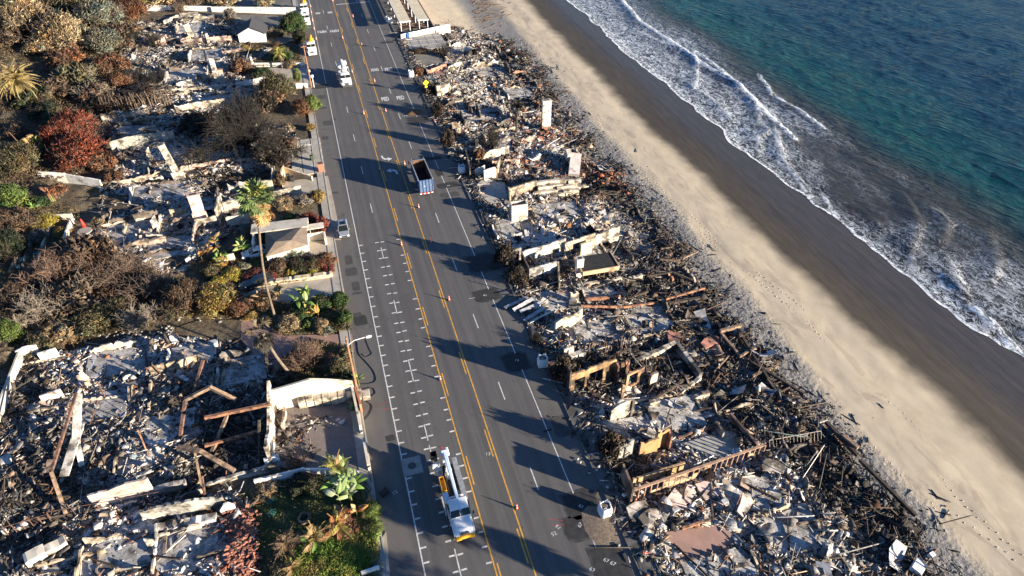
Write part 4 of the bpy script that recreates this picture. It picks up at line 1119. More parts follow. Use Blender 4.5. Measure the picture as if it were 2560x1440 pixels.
W('small tan box wall in the ashes of the left middle lot', (352, 338), (396, 332), 1.8, C_C)
W('big smooth grey wall below the small box wall', (283, 382), (440, 350), 3.0, (.38, .36, .31), m=m_plas_c, hs=[.9, 1, .95, .8, .7], jag=.04)
W('pinkish wall end right of the big smooth grey wall', (398, 352), (436, 346), 2.6, C_P, hs=[1, .3])
W('thin ruined pillar wall inside the left middle lot', (374, 408), (384, 404), 3.4, C_C, hs=[.8, 1])
W('white garden wall below the red bush, left section', (96, 438), (170, 450), 1.5, (.74, .72, .67), m=m_plas_c, jag=.03, name='garden_wall')
W('white garden wall below the red bush, right section', (170, 450), (258, 470), 1.8, (.76, .74, .69), m=m_plas_c, jag=.03, name='garden_wall')
W('tan low wall running from the white garden wall', (260, 468), (330, 462), 1.3, C_C)
W('low tan wall left of the leaning stepped pillar', (326, 458), (420, 436), 1.1, C_T)
W('pink garden wall under the big blackened tree, left section', (455, 430), (590, 408), 1.4, C_P)
W('pink garden wall under the big blackened tree, right section', (590, 412), (690, 398), 1.3, C_P, jag=.12)
W('cream wall remnant poking through the burnt branches', (668, 390), (748, 372), 2.1, C_C, hs=[.3, .5, 1, 1], jag=.3)
W('orange cream gate wall beside the bins', (705, 470), (712, 432), 2.0, (.55, .42, .27), t=.3, m=m_plas_c, jag=.02)
W('cream planter wall with a white rail behind the bins', (712, 434), (782, 452), 1.3, (.55, .46, .32), t=.3, m=m_plas_c, jag=.03, hs=[1.2, 1, .8])
W('thin white wall end beside the burnt hedge trunk', (684, 472), (686, 424), 1.8, (.62, .58, .52), m=m_plas_c, jag=.02)
W('cream wall under the tree left of the thin white wall end', (650, 474), (684, 472), 1.9, C_C, m=m_plas_c, jag=.03)
W('cream block wall with brick insets along the side path', (680, 500), (755, 482), 1.7, C_C, jag=.05)
W('tan wall across the ash behind the pink fireplace', (430, 545), (470, 540), 1.8, C_T)
W('long low wall running left from the white block ruins', (240, 572), (400, 545), .9, C_C, hs=[.8, 1, 1, .9])
W('cream leaning wall slab with torn white edges', (386, 580), (402, 576), 3.6, C_W, t=.5, hs=[.7, 1])
W('cream wall left of the tall fan palm', (562, 528), (632, 516), 2.2, C_C, m=m_plas)
W('shaded cream wall below the fan palm crown', (570, 566), (625, 556), 2.0, C_C, m=m_plas_c)
W('tall narrow cream wall standing edge on near the fireplace', (549, 560), (560, 520), 3.4, C_C, hs=[.9, 1])
W('pink rimmed room wall below the fireplace, left side', (486, 612), (496, 572), 1.8, C_P, t=.25)
W('pink rimmed room wall below the fireplace, far side', (494, 572), (546, 562), 2.0, C_C)
W('white side wall of the cream house annex', (640, 640), (648, 560), 2.6, (.72, .68, .60), m=m_plas_c, jag=0)
W('cream retaining wall with the oval hole in front of the white car', (548, 664), (590, 652), 1.6, C_C, m=m_plas_c, jag=.03)
W('broken white wall end left of the white car', (466, 660), (500, 640), 1.8, (.68, .66, .62), hs=[.5, 1])
W('white curved garden wall by the cream house, below the banana plants', (606, 650), (655, 632), .8, C_C)
W('curved white parapet left of the lattice', (0, 1058), (60, 900), 1.7, (.42, .41, .38), m=m_plas_c, jag=.02, name='garden_wall')
W('white lattice wall at the corner of the steel frame lot', (52, 900), (104, 885), 2.0, (.55, .53, .50), m=m_plas_c, jag=.1, hs=[1, 1.1, .9])
W('white shelf wall right of the lattice wall', (104, 902), (150, 890), 1.6, (.72, .70, .66), m=m_plas_c, jag=.03)
W('cream wall in the middle of the upper steel frame lot', (378, 935), (420, 925), 1.5, C_T, hs=[1, 1])
W('second cream wall right of the middle one', (422, 928), (500, 905), 1.6, C_T, jag=.1)
W('tall cream house wall of the courtyard with a sloping top', (688, 1025), (888, 985), 4.4, (.54, .49, .40), m=m_plas_c, hs=[.84, .92, 1.0, .8, .55], jag=0, t=.3)
W('tall side wall of the courtyard seen edge on', (682, 1170), (690, 1010), 4.6, (.58, .50, .42), m=m_plas, hs=[.9, .7, .8, 1], t=.35, jag=.2)
W('street wall of the courtyard beside the pavement, far part', (905, 1085), (884, 985), 1.7, (.62, .56, .46), m=m_plas_c, jag=0, t=.3, name='garden_wall')
W('street wall of the courtyard beside the pavement, near part', (924, 1178), (912, 1110), 1.3, (.60, .54, .45), m=m_plas_c, jag=0, t=.3, name='garden_wall')
W('white garden wall between the courtyard and the lawn', (640, 1215), (765, 1185), 1.2, (.74, .73, .70), m=m_plas_c, jag=0, name='garden_wall')
W('white garden wall by the small palm', (765, 1185), (900, 1190), 1.1, (.70, .68, .62), m=m_plas_c, hs=[1, 1.1, 1, .8], jag=0, name='garden_wall')
W('large pink plaster wall slab tilted over the ruins', (238, 1268), (392, 1238), 3.3, (.50, .40, .355), m=m_plas_c, t=.25, hs=[.75, .8, 1, 1], jag=.08)
W('grey slab wall lying behind the white block wall', (352, 1245), (470, 1215), 1.2, C_G, t=.6)
W('long grey white wall above the bottom ash field', (362, 1300), (568, 1270), 2.3, (.42, .405, .37), m=m_plas, hs=[.85, 1, 1.1, 1], t=.3, jag=.1)
W('bright white corner stump at the right end of the long grey wall', (556, 1288), (592, 1276), 2.4, (.74, .72, .70), m=m_plas_c, hs=[.5, 1, .5])
W('bright white wall foot below the long grey wall', (372, 1330), (545, 1300), .9, (.58, .57, .56), m=m_plas, t=.9, jag=.18)
W('small dark doorway stump in the bottom ash field', (374, 1372), (392, 1364), 2.0, (.60, .55, .47), hs=[1, .6])
W('cream sofa shaped block at the bottom left', (72, 1412), (122, 1385), 1.3, (.62, .58, .50), m=m_plas_c, t=1.3, jag=.05)
W('second cream block beside the sofa shaped one', (122, 1388), (172, 1360), 1.2, (.58, .53, .45), m=m_plas, t=1.0, jag=.15)
W('pale pink wall panel at the left of the steel frame lot', (112, 1012), (166, 998), 2.0, (.62, .50, .48), m=m_plas_c, t=.2)
W('short pink wall above the small blue bin', (710, 1080), (716, 1035), 1.4, C_P)
W('long broken wall along the near edge of the steel frame lot', (510, 1215), (700, 1170), 1.0, (.50, .46, .40), hs=[.4, .7, .8, 1, 1.1], t=.4)
W('white wall panel at the corner beside the dark post', (668, 1172), (704, 1160), 1.9, (.50, .54, .62), m=m_plas_c, jag=0)
W('cream wall fragments in the pit of the steel frame lot', (436, 1268), (510, 1235), 1.6, C_C, hs=[.3, 1, .6])
W('curved white kerb wall at the bottom of the lawn', (905, 1440), (950, 1425), .8, (.72, .70, .66), m=m_plas_c, jag=0, name='garden_wall')
W('low stone edging of the garden bed beside the pink driveway', (600, 720), (832, 690), .8, (.50, .42, .30), t=.8, m=m_plas_c, jag=.12)
W('tan wall at the far left beside the terraces', (28, 690), (75, 560), .9, (.42, .33, .24), m=m_plas)
W('second terrace wall left of the yellow plants', (60, 670), (90, 560), .7, (.42, .36, .30), m=m_plas)
W('third terrace wall beside the yellow plants', (86, 672), (132, 566), .8, (.46, .40, .32), m=m_plas)
W('whitewashed garden wall right of the terraces', (164, 620), (186, 560), 1.5, (.62, .52, .46), m=m_plas_c, jag=.05)
W('stepped white wall above the yellow plants', (88, 545), (185, 548), 1.2, (.60, .56, .48), m=m_plas_c, jag=.05)
# fireplace and other chimneys inland
chimney('pink fireplace chimney with a white hearth, standing in ash', 505, 552, 1.9, 1.0, 5.6, m_plas_c, (.60, .42, .36), .12, shoulder=(2.5, 1.5, 2.3), firebox=True)
t = chimney('narrow white chimney with a red brick shoulder', 546, 210, 1.0, .8, 6.6, m_plas, (.60, .56, .52))
MB().box((1.0, 0, 1.8), (1.5, .9, 3.9)).obj('brick_shoulder', m_brick, t)
chimney('leaning stepped pillar at the right of the grey wall', 450, 445, 1.1, .9, 7.6, m_plas, (.50, .45, .38), .1, shoulder=(2.0, 1.6, 2.0), rock=-.16)
chimney('leaning white stack at the top ruins', 482, 95, 1.5, .8, 4.2, m_plas, (.62, .56, .46), .3, rock=-.2)
chimney('dark square stack in front of the big chimney wall', 1192, 372, .7, .7, 2.6, m_black, (.1, .1, .1), cap=False)
chimney('red brick letterbox pillar by the slab driveway', 804, 428, 1.0, 1.0, 1.9, m_brick, (.3, .2, .1), cap=True)
# tilted fallen chimney with square flues
p = at(1436, 425); t = thing('fallen_chimney', 'big fallen grey chimney block with square flue holes lying tilted', 'chimney', (p.x, p.y, p.z + .9), 1.15)
o = MB().box((0, 0, 0), (6.2, 2.2, 1.5)).obj('stack', m_plas_c, t); o.color = (.46, .43, .41, 1)
for y in (-.6, .1, .7): MB().box((-3.11, y, -.1), (.1, .4, .4)).obj('flue', m_black, t)
o = MB().box((2.6, 1.5, .3), (1.8, 1.0, 1.8), rz=.3).obj('shoulder', m_plas_c, t); o.color = (.55, .5, .45, 1)
t.rotation_euler = (.1, -.24, 1.15)
CW = {C_W: 'white', C_T: 'tan', C_C: 'cream', C_G: 'grey', C_P: 'pinkish', C_O: 'orange', C_R: 'reddish', C_D: 'soot dark'}
def whr(x):
    if x > 10: return 'near the kerb' if x < 33 else 'mid lot' if x < 43 else 'towards the sand'
    return 'near the street' if x > -16 else 'mid lot' if x > -32 else 'far inland'
CW = {C_W: 'white', C_T: 'tan', C_C: 'cream', C_G: 'grey', C_P: 'pinkish', C_O: 'orange', C_R: 'reddish', C_D: 'soot dark'}
def whr(x):
    if x > 10: return 'near the kerb' if x < 33 else 'mid lot' if x < 43 else 'towards the sand'
    return 'near the street' if x > -16 else 'mid lot' if x > -32 else 'far inland'
def zof(x, y):
    if x > 10:
        for lim, n in ((150, 'at the far ocean end'), (118, 'around the tall white chimney'), (92, 'beside the white room'), (70, 'around the roof slab'), (50, 'around the sunken cellar'), (36, 'around the slotted wall')):
            if y > lim: return n
        return 'in the nearest lot'
    for (n, P), lb in zip(LEFT_W, ('below the top driveway', 'on the ash terrace', 'under the blackened tree', 'around the pink fireplace', 'under the steel frames', 'in the bottom ash field')):
        if inside(np.array([x]), np.array([y]), P)[0]: return lb
    return 'on the inland side'
q = N('ash_dusted_floor')
c = q.ramp(q.noise(.7, 7, .7), [(.32, (.06, .055, .052)), (.45, (.20, .19, .18)), (.56, (.36, .345, .33)), (.7, (.48, .465, .45))])
c = q.mix(q.mapr(q.noise(3.5, 5, .7), .52, .66, 0, .75), c, (.05, .045, .042))
m_floor = q.done(c, .95, nrm=q.bump(q.noise(6, 4, .7), .8, .05))
for i, (x, y, w_, l_) in enumerate(FLOORS):
    r = random.Random(i); b = MB(); P = [(-w_ / 2, -l_ / 2), (w_ * .1, -l_ / 2 + .2), (w_ / 2, -l_ / 2), (w_ / 2 - .2, l_ * .1), (w_ / 2, l_ / 2), (-w_ * .1, l_ / 2 - .15), (-w_ / 2, l_ / 2)]
    P = [(a + r.uniform(-.3, .3), c_ + r.uniform(-.3, .3)) for a, c_ in P]; zz = [float(G(x + a)) + .26 for a, _ in P]; n = len(P)
    b.add([(x + a, y + c_, z) for (a, c_), z in zip(P, zz)] + [(x + a, y + c_, z - .6) for (a, c_), z in zip(P, zz)], [tuple(range(n)), tuple(range(2 * n - 1, n - 1, -1))] + [(k, k + n, (k + 1) % n + n, (k + 1) % n) for k in range(n)])
    tag(b.obj('foundation_floor', m_floor), kind='structure')
    side = 'ocean side' if x > 10 else 'inland'
    for k in range(3):
        if r.random() < .25: continue
        col = r.choice([C_C, C_T, C_W, C_G, C_D]); h = r.uniform(.7, 2.1 if y > 60 or x < 0 else 1.4)
        A, B = [((x - w_ / 2, y + l_ / 2 + .25), (x + w_ / 2 * r.uniform(.2, 1), y + l_ / 2 + .25)), ((x - w_ / 2 - .2, y - l_ / 2), (x - w_ / 2 - .2, y + l_ / 2 * r.uniform(0, 1))), ((x + w_ / 2 + .2, y - l_ / 2 * r.uniform(0, 1)), (x + w_ / 2 + .2, y + l_ / 2))][k]
        W('%s %s wall of gutted room %s %s' % (CW[col], ['far', 'left', 'right'][k], whr(x), zof(x, y)), (*A, float(G(A[0]))), (*B, float(G(B[0]))), h, col, t=r.uniform(.2, .3), jag=.22, hs=[r.uniform(.3, 1.1) for _ in range(4)], name='foundation_wall', group='walls of ruined rooms, ' + side)
# low broken foundation and partition walls: room outlines of every lot
def rooms(P, n, seed, label, group, mask=None, hmax=1.5, sz=(3.5, 8), ang=0.):
    rg = random.Random(seed); x0, y0 = P.min(0); x1, y1 = P.max(0); c = 0
    for _ in range(n * 14):
        if c >= n: break
        x, y = rg.uniform(x0, x1), rg.uniform(y0, y1); horiz = rg.random() < .6; L = rg.uniform(*sz) * (1 if horiz else .7); a = ang + (0 if horiz else PI / 2) + rg.gauss(0, .04)
        e = (x + math.cos(a) * L, y + math.sin(a) * L); pts = np.array([(x, y), e])
        if not inside(pts[:, 0], pts[:, 1], P).all(): continue
        if mask is not None and not mask(pts[:, 0], pts[:, 1]).all(): continue
        tn = float(tone(np.array([x]), np.array([y]))[0]); h = rg.uniform(.45, hmax) + .35
        k = rg.choice([C_C, C_C, C_T, C_W, C_G, C_P, C_D, C_D] if tn > .35 else [C_D, C_D, C_G, C_T, C_R])
        lab = '%s %s broken wall %s %s' % ('long' if L > 5.5 else 'short', CW[k], whr(x), label)
        W(lab, (x, y, float(G(x))), (*e, float(G(e[0]))), h, k, t=rg.uniform(.16, .34), jag=rg.uniform(.1, .35), hs=[rg.uniform(.35, 1.1) for _ in range(rg.choice([3, 4, 5]))], m=rg.choice([m_plas, m_plas, m_plas_h]), name='foundation_wall', group=group)
        c += 1
for i, (wh, ya, yb, n) in enumerate([('at the far ocean end', 150, 203, 26), ('around the tall white chimney', 118, 150, 20), ('beside the white room', 92, 118, 14), ('around the roof slab', 70, 92, 16), ('around the sunken cellar', 50, 70, 14), ('around the slotted wall', 36, 50, 10), ('in the nearest lot', 12, 36, 14)]):
    rooms(np.array([(25.2, ya), (53, ya), (53, yb), (25.2, yb)]), n, 900 + i, wh, 'low broken walls ' + wh, right_mask, 1.6 if ya > 90 else 1.1)
for i, ((nm, P), wh, n) in enumerate(zip(LEFT_W, ['below the top driveway', 'on the ash terrace', 'under the big blackened tree', 'around the pink fireplace', 'under the steel frames', 'in the bottom ash field'], [20, 8, 14, 20, 12, 6])):
    rooms(P, n, 950 + i, wh, 'low broken walls ' + wh, None, 1.5 if i < 4 else .9, ang=-.02)
# large slabs and beams: one object each
slab_me = []
for i in range(7):
    r = random.Random(40 + i); n = r.choice([7, 8, 9, 11]); b = MB(); P = []
    for k in range(n):
        a = 2 * PI * k / n + r.uniform(-.12, .12); q_ = 1 / max(abs(math.cos(a)), abs(math.sin(a)) * 1.1); P.append((math.cos(a) * q_ * r.uniform(.55, 1.02), math.sin(a) * q_ * r.uniform(.38, .7)))
    b.prism(P, -.06, .06); me = b.mesh('slab'); slab_me.append(me)
for me in slab_me: me.materials.append(m_plas)
beam_me = MB().box((0, 0, 0), (1, .14, .2)).mesh('beam'); beam_me.materials.append(m_timber)
beam2 = MB().box((0, 0, 0), (1, .10, .03)).box((0, 0, -.08), (1, .03, .16)).mesh('steel_beam'); beam2.materials.append(m_rust)
curl_me = MB(); V, Fs = tpl_curl(); curl_me.add([tuple(v * np.array([1, .7, .55])) for v in V], [tuple(f) for f in Fs[0]]); curl_me = curl_me.mesh('sheet'); curl_me.materials.append(m_gd)
def pieces(kind, P, n, seed, label, group, mask=None, smax=1.):
    rg = random.Random(seed); c = 0; x0, y0 = P.min(0); x1, y1 = P.max(0)
    for _ in range(n * 12):
        if c >= n: break
        x, y = rg.uniform(x0, x1), rg.uniform(y0, y1)
        if not inside(np.array([x]), np.array([y]), P)[0]: continue
        if mask is not None and not mask(np.array([x]), np.array([y]))[0]: continue
        t_ = float(tone(np.array([x]), np.array([y]))[0]); z = float(RH(x, y)) + .18
        if kind == 'slab':
            if rg.random() > .25 + t_: continue
            o = link('plaster_slab', rg.choice(slab_me), None, None, (x, y, z)); s = rg.uniform(.45, 1.25) * smax
            o.scale = (s, s, rg.uniform(.8, 1.8)); steep = rg.random() < .3
            o.rotation_euler = (rg.gauss(0, .3) + (rg.uniform(.5, 1.2) if steep else 0), rg.gauss(0, .25), rg.uniform(0, 6.28))
            k0 = k = rg.choice([C_W, C_C, C_C, C_T, C_P, C_G]); k = tuple(v * (.42 + .45 * t_) for v in k); o.color = (*k, 1)
            tag(o, '%s %s plaster slab, %s, %s %s' % ('large' if s > .85 else 'small', CW[k0], 'tilted up' if steep else 'lying flat', whr(x), label), 'slab', group)
        elif kind == 'sheet':
            o = link('metal_sheet', curl_me, None, None, (x, y, z)); s = rg.uniform(.5, 1.4); o.scale = (s * 1.3, s, s); o.rotation_euler = (rg.gauss(0, .4), rg.gauss(0, .4), rg.uniform(0, 6.28))
            tag(o, '%s crumpled grey metal sheet %s %s' % ('large' if s > .95 else 'small', whr(x), label), 'metal sheet', group)
        else:
            st = rg.random() < .22
            o = link('charred_beam' if not st else 'rusty_beam', beam2 if st else beam_me, None, None, (x, y, z + .15)); L = rg.uniform(1.6, 5.2)
            o.scale = (L, rg.uniform(.7, 1.4), rg.uniform(.7, 1.4)); o.rotation_euler = (rg.uniform(0, .5), rg.gauss(0, .16), rg.uniform(0, 6.28))
            ln = 'long' if L > 3.9 else 'short' if L < 2.6 else 'medium'
            tag(o, '%s %s beam lying %s %s' % (ln, 'rusty steel' if st else 'black charred', whr(x), label), 'beam', (group[1] if st else group[0]))
        c += 1
zn = [('at the far ocean end', band(150, 203)), ('around the tall white chimney', band(118, 150)), ('beside the white room', band(92, 118)),
      ('around the roof slab', band(70, 92)), ('around the sunken cellar', band(50, 70)), ('around the slotted wall', band(34, 50)), ('in the nearest lot', band(12, 34))]
for i, (wh, P) in enumerate(zn):
    k = 1 + .25 * i
    pieces('slab', P, int(12 * k), 500 + i, wh, 'plaster slabs ' + wh, right_mask)
    pieces('beam', P, int(16 * k), 520 + i, wh, ['charred beams ' + wh, 'rusty beams ' + wh], right_mask)
    if i % 2 == 0: pieces('sheet', P, 9, 540 + i, wh, 'crumpled sheets ' + wh, right_mask)
wl_ = {'upper': 'below the top driveway', 'terrace': 'on the ash terrace', 'middle': 'under the big blackened tree', 'chimney': 'around the pink fireplace',
       'steel': 'under the steel frames', 'bottom': 'in the bottom ash field'}
for i, (n, P) in enumerate(LEFT_W):
    pieces('slab', P, 8 if i < 3 else 18 + 6 * (i > 3), 560 + i, wl_[n], 'plaster slabs ' + wl_[n])
    pieces('beam', P, 8 + 3 * i, 580 + i, wl_[n], ['charred beams ' + wl_[n], 'rusty beams ' + wl_[n]])
# leaning charred studs still standing in the ruins
stud_me = MB().box((0, 0, .5), (.11, .11, 1), tp=(.8, .8)).mesh('stud'); stud_me.materials.append(m_timber)
stud2 = MB().box((0, 0, .5), (.10, .10, 1)).box((.0, 0, 1.0), (.5, .08, .06)).mesh('steel_stud'); stud2.materials.append(m_rust)
rg = random.Random(66)
for P, n, m_ in ((np.array([(26, 24), (52, 24), (52, 190), (26, 190)]), 105, right_mask), (px_poly([(1400, 880), (1740, 850), (1760, 960), (1640, 1010), (1420, 985)]), 26, right_mask), (LEFT_W[4][1], 26, None), (LEFT_W[2][1], 10, None), (LEFT_W[3][1], 10, None)):
    for _ in range(n):
        x, y = rg.uniform(P[:, 0].min(), P[:, 0].max()), rg.uniform(P[:, 1].min(), P[:, 1].max())
        if not inside(np.array([x]), np.array([y]), P)[0] or (m_ is not None and not m_(np.array([x]), np.array([y]))[0]): continue
        st = rg.random() < .3; h = rg.uniform(1.0, 3.2); o = link('leaning_post', stud2 if st else stud_me, None, None, (x, y, float(RH(x, y)) - .2)); o.scale = (rg.uniform(.8, 1.7), 1, h)
        o.rotation_euler = (rg.gauss(0, .28), rg.gauss(0, .28), rg.uniform(0, 6))
        tag(o, '%s %s post standing %s %s' % ('tall' if h > 2.2 else 'short', 'rusty steel' if st else 'charred', whr(x), zof(x, y)), 'post', 'leaning posts ' + zof(x, y))
# named long members: px a, px b, heights above ground, width
def member(label, a, b, za, zb, w_, h_, m, name='steel_beam', cat='beam', mid=None):
    A = at(*a, za); B = at(*b, zb); A.z += za; B.z += zb
    o_ = A.copy(); b_ = MB()
    if mid is not None:
        M_ = at(mid[0], mid[1], mid[2]); M_.z += mid[2]; b_.bar(A - o_, M_ - o_, w_, h_); b_.bar(M_ - o_, B - o_, w_, h_)
    else: b_.bar((0, 0, 0), B - o_, w_, h_)
    return tag(b_.obj(name, m, None, o_), label, cat)
m_or = mat('orange_primed_steel', (.36, .17, .09), (.17, .09, .06), 1.5, .7, det=5, soot=.6, sootsc=1.1)
member('bright orange steel beam lying in front of the long cream wall', (1463, 748), (1552, 744), .9, .8, .35, .45, m_or)
member('black bent beam rising right of the bright orange beam', (1556, 752), (1620, 728), .6, 1.4, .3, .35, m_timber, 'charred_beam')
member('long thin rusty beam crossing the ruins towards the sand', (1452, 765), (1645, 756), 1.4, .9, .25, .3, m_or, mid=(1560, 768, .8))
member('rust red beam reaching up towards the sand edge', (1665, 748), (1762, 720), 1.0, 1.6, .22, .3, m_or)
member('black beam lying under the rust red one', (1664, 760), (1750, 745), .8, 1.0, .4, .4, m_timber, 'charred_beam')
member('thin upright rusty post by the sand edge', (1752, 768), (1757, 745), .1, 2.6, .12, .12, m_or, 'steel_post', 'post')
member('curved timber rail arching above the black debris', (1618, 690), (1735, 702), 1.0, .8, .22, .25, m_timber, 'charred_beam', mid=(1680, 680, 1.6))
for i, (a, b_) in enumerate([((1745, 628), (1700, 650)), ((1700, 650), (1660, 650)), ((1715, 608), (1705, 655)), ((1680, 618), (1652, 622)), ((1650, 648), (1700, 655))]):
    member(['pale timber lying at the sand edge, top of the tangle', 'pale timber pointing inland in the sand edge tangle', 'dark timber standing across the sand edge tangle', 'short pale timber left of the sand edge tangle', 'lowest pale timber of the sand edge tangle'][i], a, b_, .9, .8, .22, .22, m_tan if i != 2 else m_timber, 'fallen_timber', 'timber')
member('long black beam along the seaward edge beside the wood tangle', (1845, 825), (1990, 1060), .9, .5, .35, .4, m_timber, 'charred_beam')
member('second long black beam parallel to the seaward edge', (1870, 900), (2010, 985), .8, .6, .3, .35, m_timber, 'charred_beam')
member('brown trestle beam right of the square red slab', (1800, 828), (1852, 815), 1.2, 1.2, .4, .5, m_tan, 'fallen_timber', 'timber')
member('brown trestle leg leaning below the trestle beam', (1802, 832), (1850, 890), 1.2, .5, .35, .35, m_tan, 'fallen_timber', 'timber')
member('brown crosspiece at the foot of the trestle leg', (1848, 892), (1888, 870), .8, .8, .3, .35, m_tan, 'fallen_timber', 'timber')
member('cream timber lying near the long black beam', (1882, 940), (1945, 915), .6, .7, .35, .4, m_tan, 'fallen_timber', 'timber')
member('thin dark timber in the debris above the cream timber', (1785, 930), (1822, 890), .5, .8, .15, .2, m_tan, 'fallen_timber', 'timber')
member('black tarred beam beside the sunken cellar', (1625, 1005), (1718, 945), .6, .8, .3, .3, m_timber, 'charred_beam')
member('rust orange beam beside the stacked pink slabs', (1705, 1322), (1775, 1298), .5, .6, .25, .25, m_or)
member('long black edge beam beside the grey sand at the bottom right', (2065, 1055), (2145, 1140), 1.0, .9, .4, .5, m_timber, 'charred_beam')
member('black edge beam below the pink boxed ends', (2150, 1150), (2290, 1290), .9, .6, .35, .45, m_timber, 'charred_beam')
member('pink boxed beam end at the seaward edge', (2108, 1090), (2145, 1120), 1.3, 1.2, .5, .5, m_tan, 'fallen_timber', 'timber')
member('pale timber lying towards the sand, lower right', (1995, 1310), (2110, 1290), .5, .5, .2, .25, m_tan, 'fallen_timber', 'timber')
for i, (x, y, h) in enumerate([(1428, 352, 3), (1498, 505, 2.6), (1362, 528, 3), (1392, 530, 3.4), (1505, 532, 4), (1463, 528, 3), (1432, 500, 2.4), (1471, 895, 3), (1510, 895, 3.2), (1551, 880, 3.2), (1589, 850, 2.8), (1626, 840, 3.0), (1382, 340, 1)]):
    p = at(x, y); o = MB().bar((0, 0, -.3), (.1 * (i % 3 - 1), 0, h), .1, .1).obj('steel_post', m_rust, None, p)
    tag(o, 'thin rusty post standing upright in the ocean side rubble', 'post', 'thin upright posts in the ocean side rubble')
# rusty steel frames, inland near lot
SF = [('tall rusty steel frame leaning with white torn cladding', (128, 1180), (190, 985), 2.8, 5.2, .3, .3, m_rust, None),
      ('dark leg of the leaning frame reaching to the ground', (165, 1285), (128, 1180), .2, 3.0, .35, .35, m_tan, None),
      ('pitched rusty roof beam at the top of the steel frame lot', (462, 1000), (590, 1000), 3.4, 2.6, .4, .45, m_tan, (525, 968, 4.2)),
      ('dark upright beam under the pitched roof beam', (450, 1100), (463, 1000), .3, 3.4, .35, .35, m_rust, None),
      ('long rusty beam running to the courtyard side wall', (512, 1045), (676, 1010), 3.2, 3.6, .35, .4, m_or, None),
      ('leaning pale strut under the long rusty beam', (530, 1130), (572, 1030), .4, 3.2, .4, .35, m_tan, None),
      ('bent tan roof beam in the middle of the steel frame lot', (445, 1118), (586, 1178), 2.8, 1.8, .55, .35, m_tan, (500, 1128, 3.0)),
      ('rusty lower rail behind the bent tan beam', (512, 1115), (645, 1078), 1.6, 1.8, .3, .3, m_or, None),
      ('dark upright girder left of the courtyard side wall', (648, 1175), (648, 1050), .3, 4.0, .25, .35, m_timber, None),
      ('stair string of dark red steel in the upper lot', (485, 980), (508, 900), .5, 2.8, .35, .3, m_rust, None),
      ('thin leaning rusty post in the middle of the lot', (376, 1150), (345, 1075), .2, 2.8, .15, .15, m_or, None),
      ('dark slanting beam left of the bent tan beam', (508, 1235), (487, 1130), .3, 2.8, .22, .22, m_tan, None),
      ('rusty post foot in front of the pink slab', (512, 1238), (505, 1190), .1, 2.4, .2, .2, m_rust, None)]
for lb, a, b_, za, zb, w_, h_, m, mid in SF: member(lb, a, b_, za, zb, w_, h_, m, mid=mid)
p = at(178, 1150, 1.5)
for i, (a, b_, za, zb, w_) in enumerate([((195, 985), (190, 1110), 5.0, 2.6, .9), ((160, 1190), (200, 1060), 2.0, 3.2, 1.0), ((182, 1060), (205, 1165), 3.0, .8, .6)]):
    A = at(*a, za); B = at(*b_, zb); A.z += za; B.z += zb
    o = MB().bar((0, 0, 0), B - A, w_, .16).obj('cladding_strip', m_plas, None, A); o.color = (.52, .50, .46, 1)
    tag(o, ['upper torn white cladding strip on the leaning steel frame', 'lower broad white cladding strip across the leaning frame', 'short crossing white cladding strip inside the leaning frame'][i], 'cladding')
# thin posts and rail along the near edge of the steel lot
for lb, a, b_, n in (('long thin rusty railing along the near side of the steel frame lot', (130, 1300), (430, 1245), 5), ('thin rusty railing at the bottom left corner', (0, 1345), (130, 1305), 6)):
    post_rail(lb, a, b_, n, 1.5, m_rust, cap=(.05, .05), pw=.06, name='metal_railing', cat='railing')
# ================================================================== VEHICLES AND STREET THINGS
m_vwhite = mat('white_vehicle_paint', (.74, .74, .73), (.66, .66, .65), 1.5, .32, spec=.5)
m_vyel = mat('yellow_vehicle_paint', (.72, .36, .015), (.6, .30, .015), 2, .4, spec=.5)
m_vblue = mat('blue_painted_steel', (.060, .10, .19), (.10, .14, .22), 2.5, .5, det=6)
m_vblue_d = mat('dark_blue_painted_rib', (.015, .045, .15), (.02, .05, .15), 2.5, .5)
m_silver = mat('silver_car_paint', (.42, .43, .45), (.38, .39, .41), 2, .3, metal=.55, spec=.5)
m_dark = mat('dark_car_paint', (.012, .014, .02), (.02, .022, .03), 2, .25, spec=.6)
m_glass = N('tinted_glass').done((.010, .014, .013), .12, 0, .35)
m_tyre = mat('tyre_rubber', (.018, .018, .018), (.03, .03, .03), 6, .85)
m_rim = mat('wheel_rim', (.40, .40, .41), None, 3, .35, metal=.7)
m_frame = mat('black_chassis', (.02, .02, .021), (.035, .033, .03), 3, .7)
m_deck = mat('grey_steel_deck', (.28, .29, .30), (.2, .205, .21), 2, .55, metal=.2)
m_lblue = mat('pale_blue_boom', (.55, .64, .74), (.48, .58, .70), 1.5, .35, spec=.5)
m_chrome = mat('chrome_grille', (.35, .36, .37), (.12, .12, .12), 12, .3, metal=.8)
m_redp = mat('red_plastic', (.50, .03, .02), (.40, .03, .02), 3, .5)
m_lamp = mat('headlamp_lens', (.7, .72, .74), None, 3, .12, spec=.7)
m_trust = mat('rusty_bin_lining', (.13, .07, .042), (.035, .025, .02), 1.0, .9, det=6)
m_orange = mat('cone_orange', (.80, .11, .015), (.68, .10, .02), 3, .5)
m_reflect = mat('white_reflective_band', (.78, .78, .78), None, 3, .4)
wheel_cache = {}
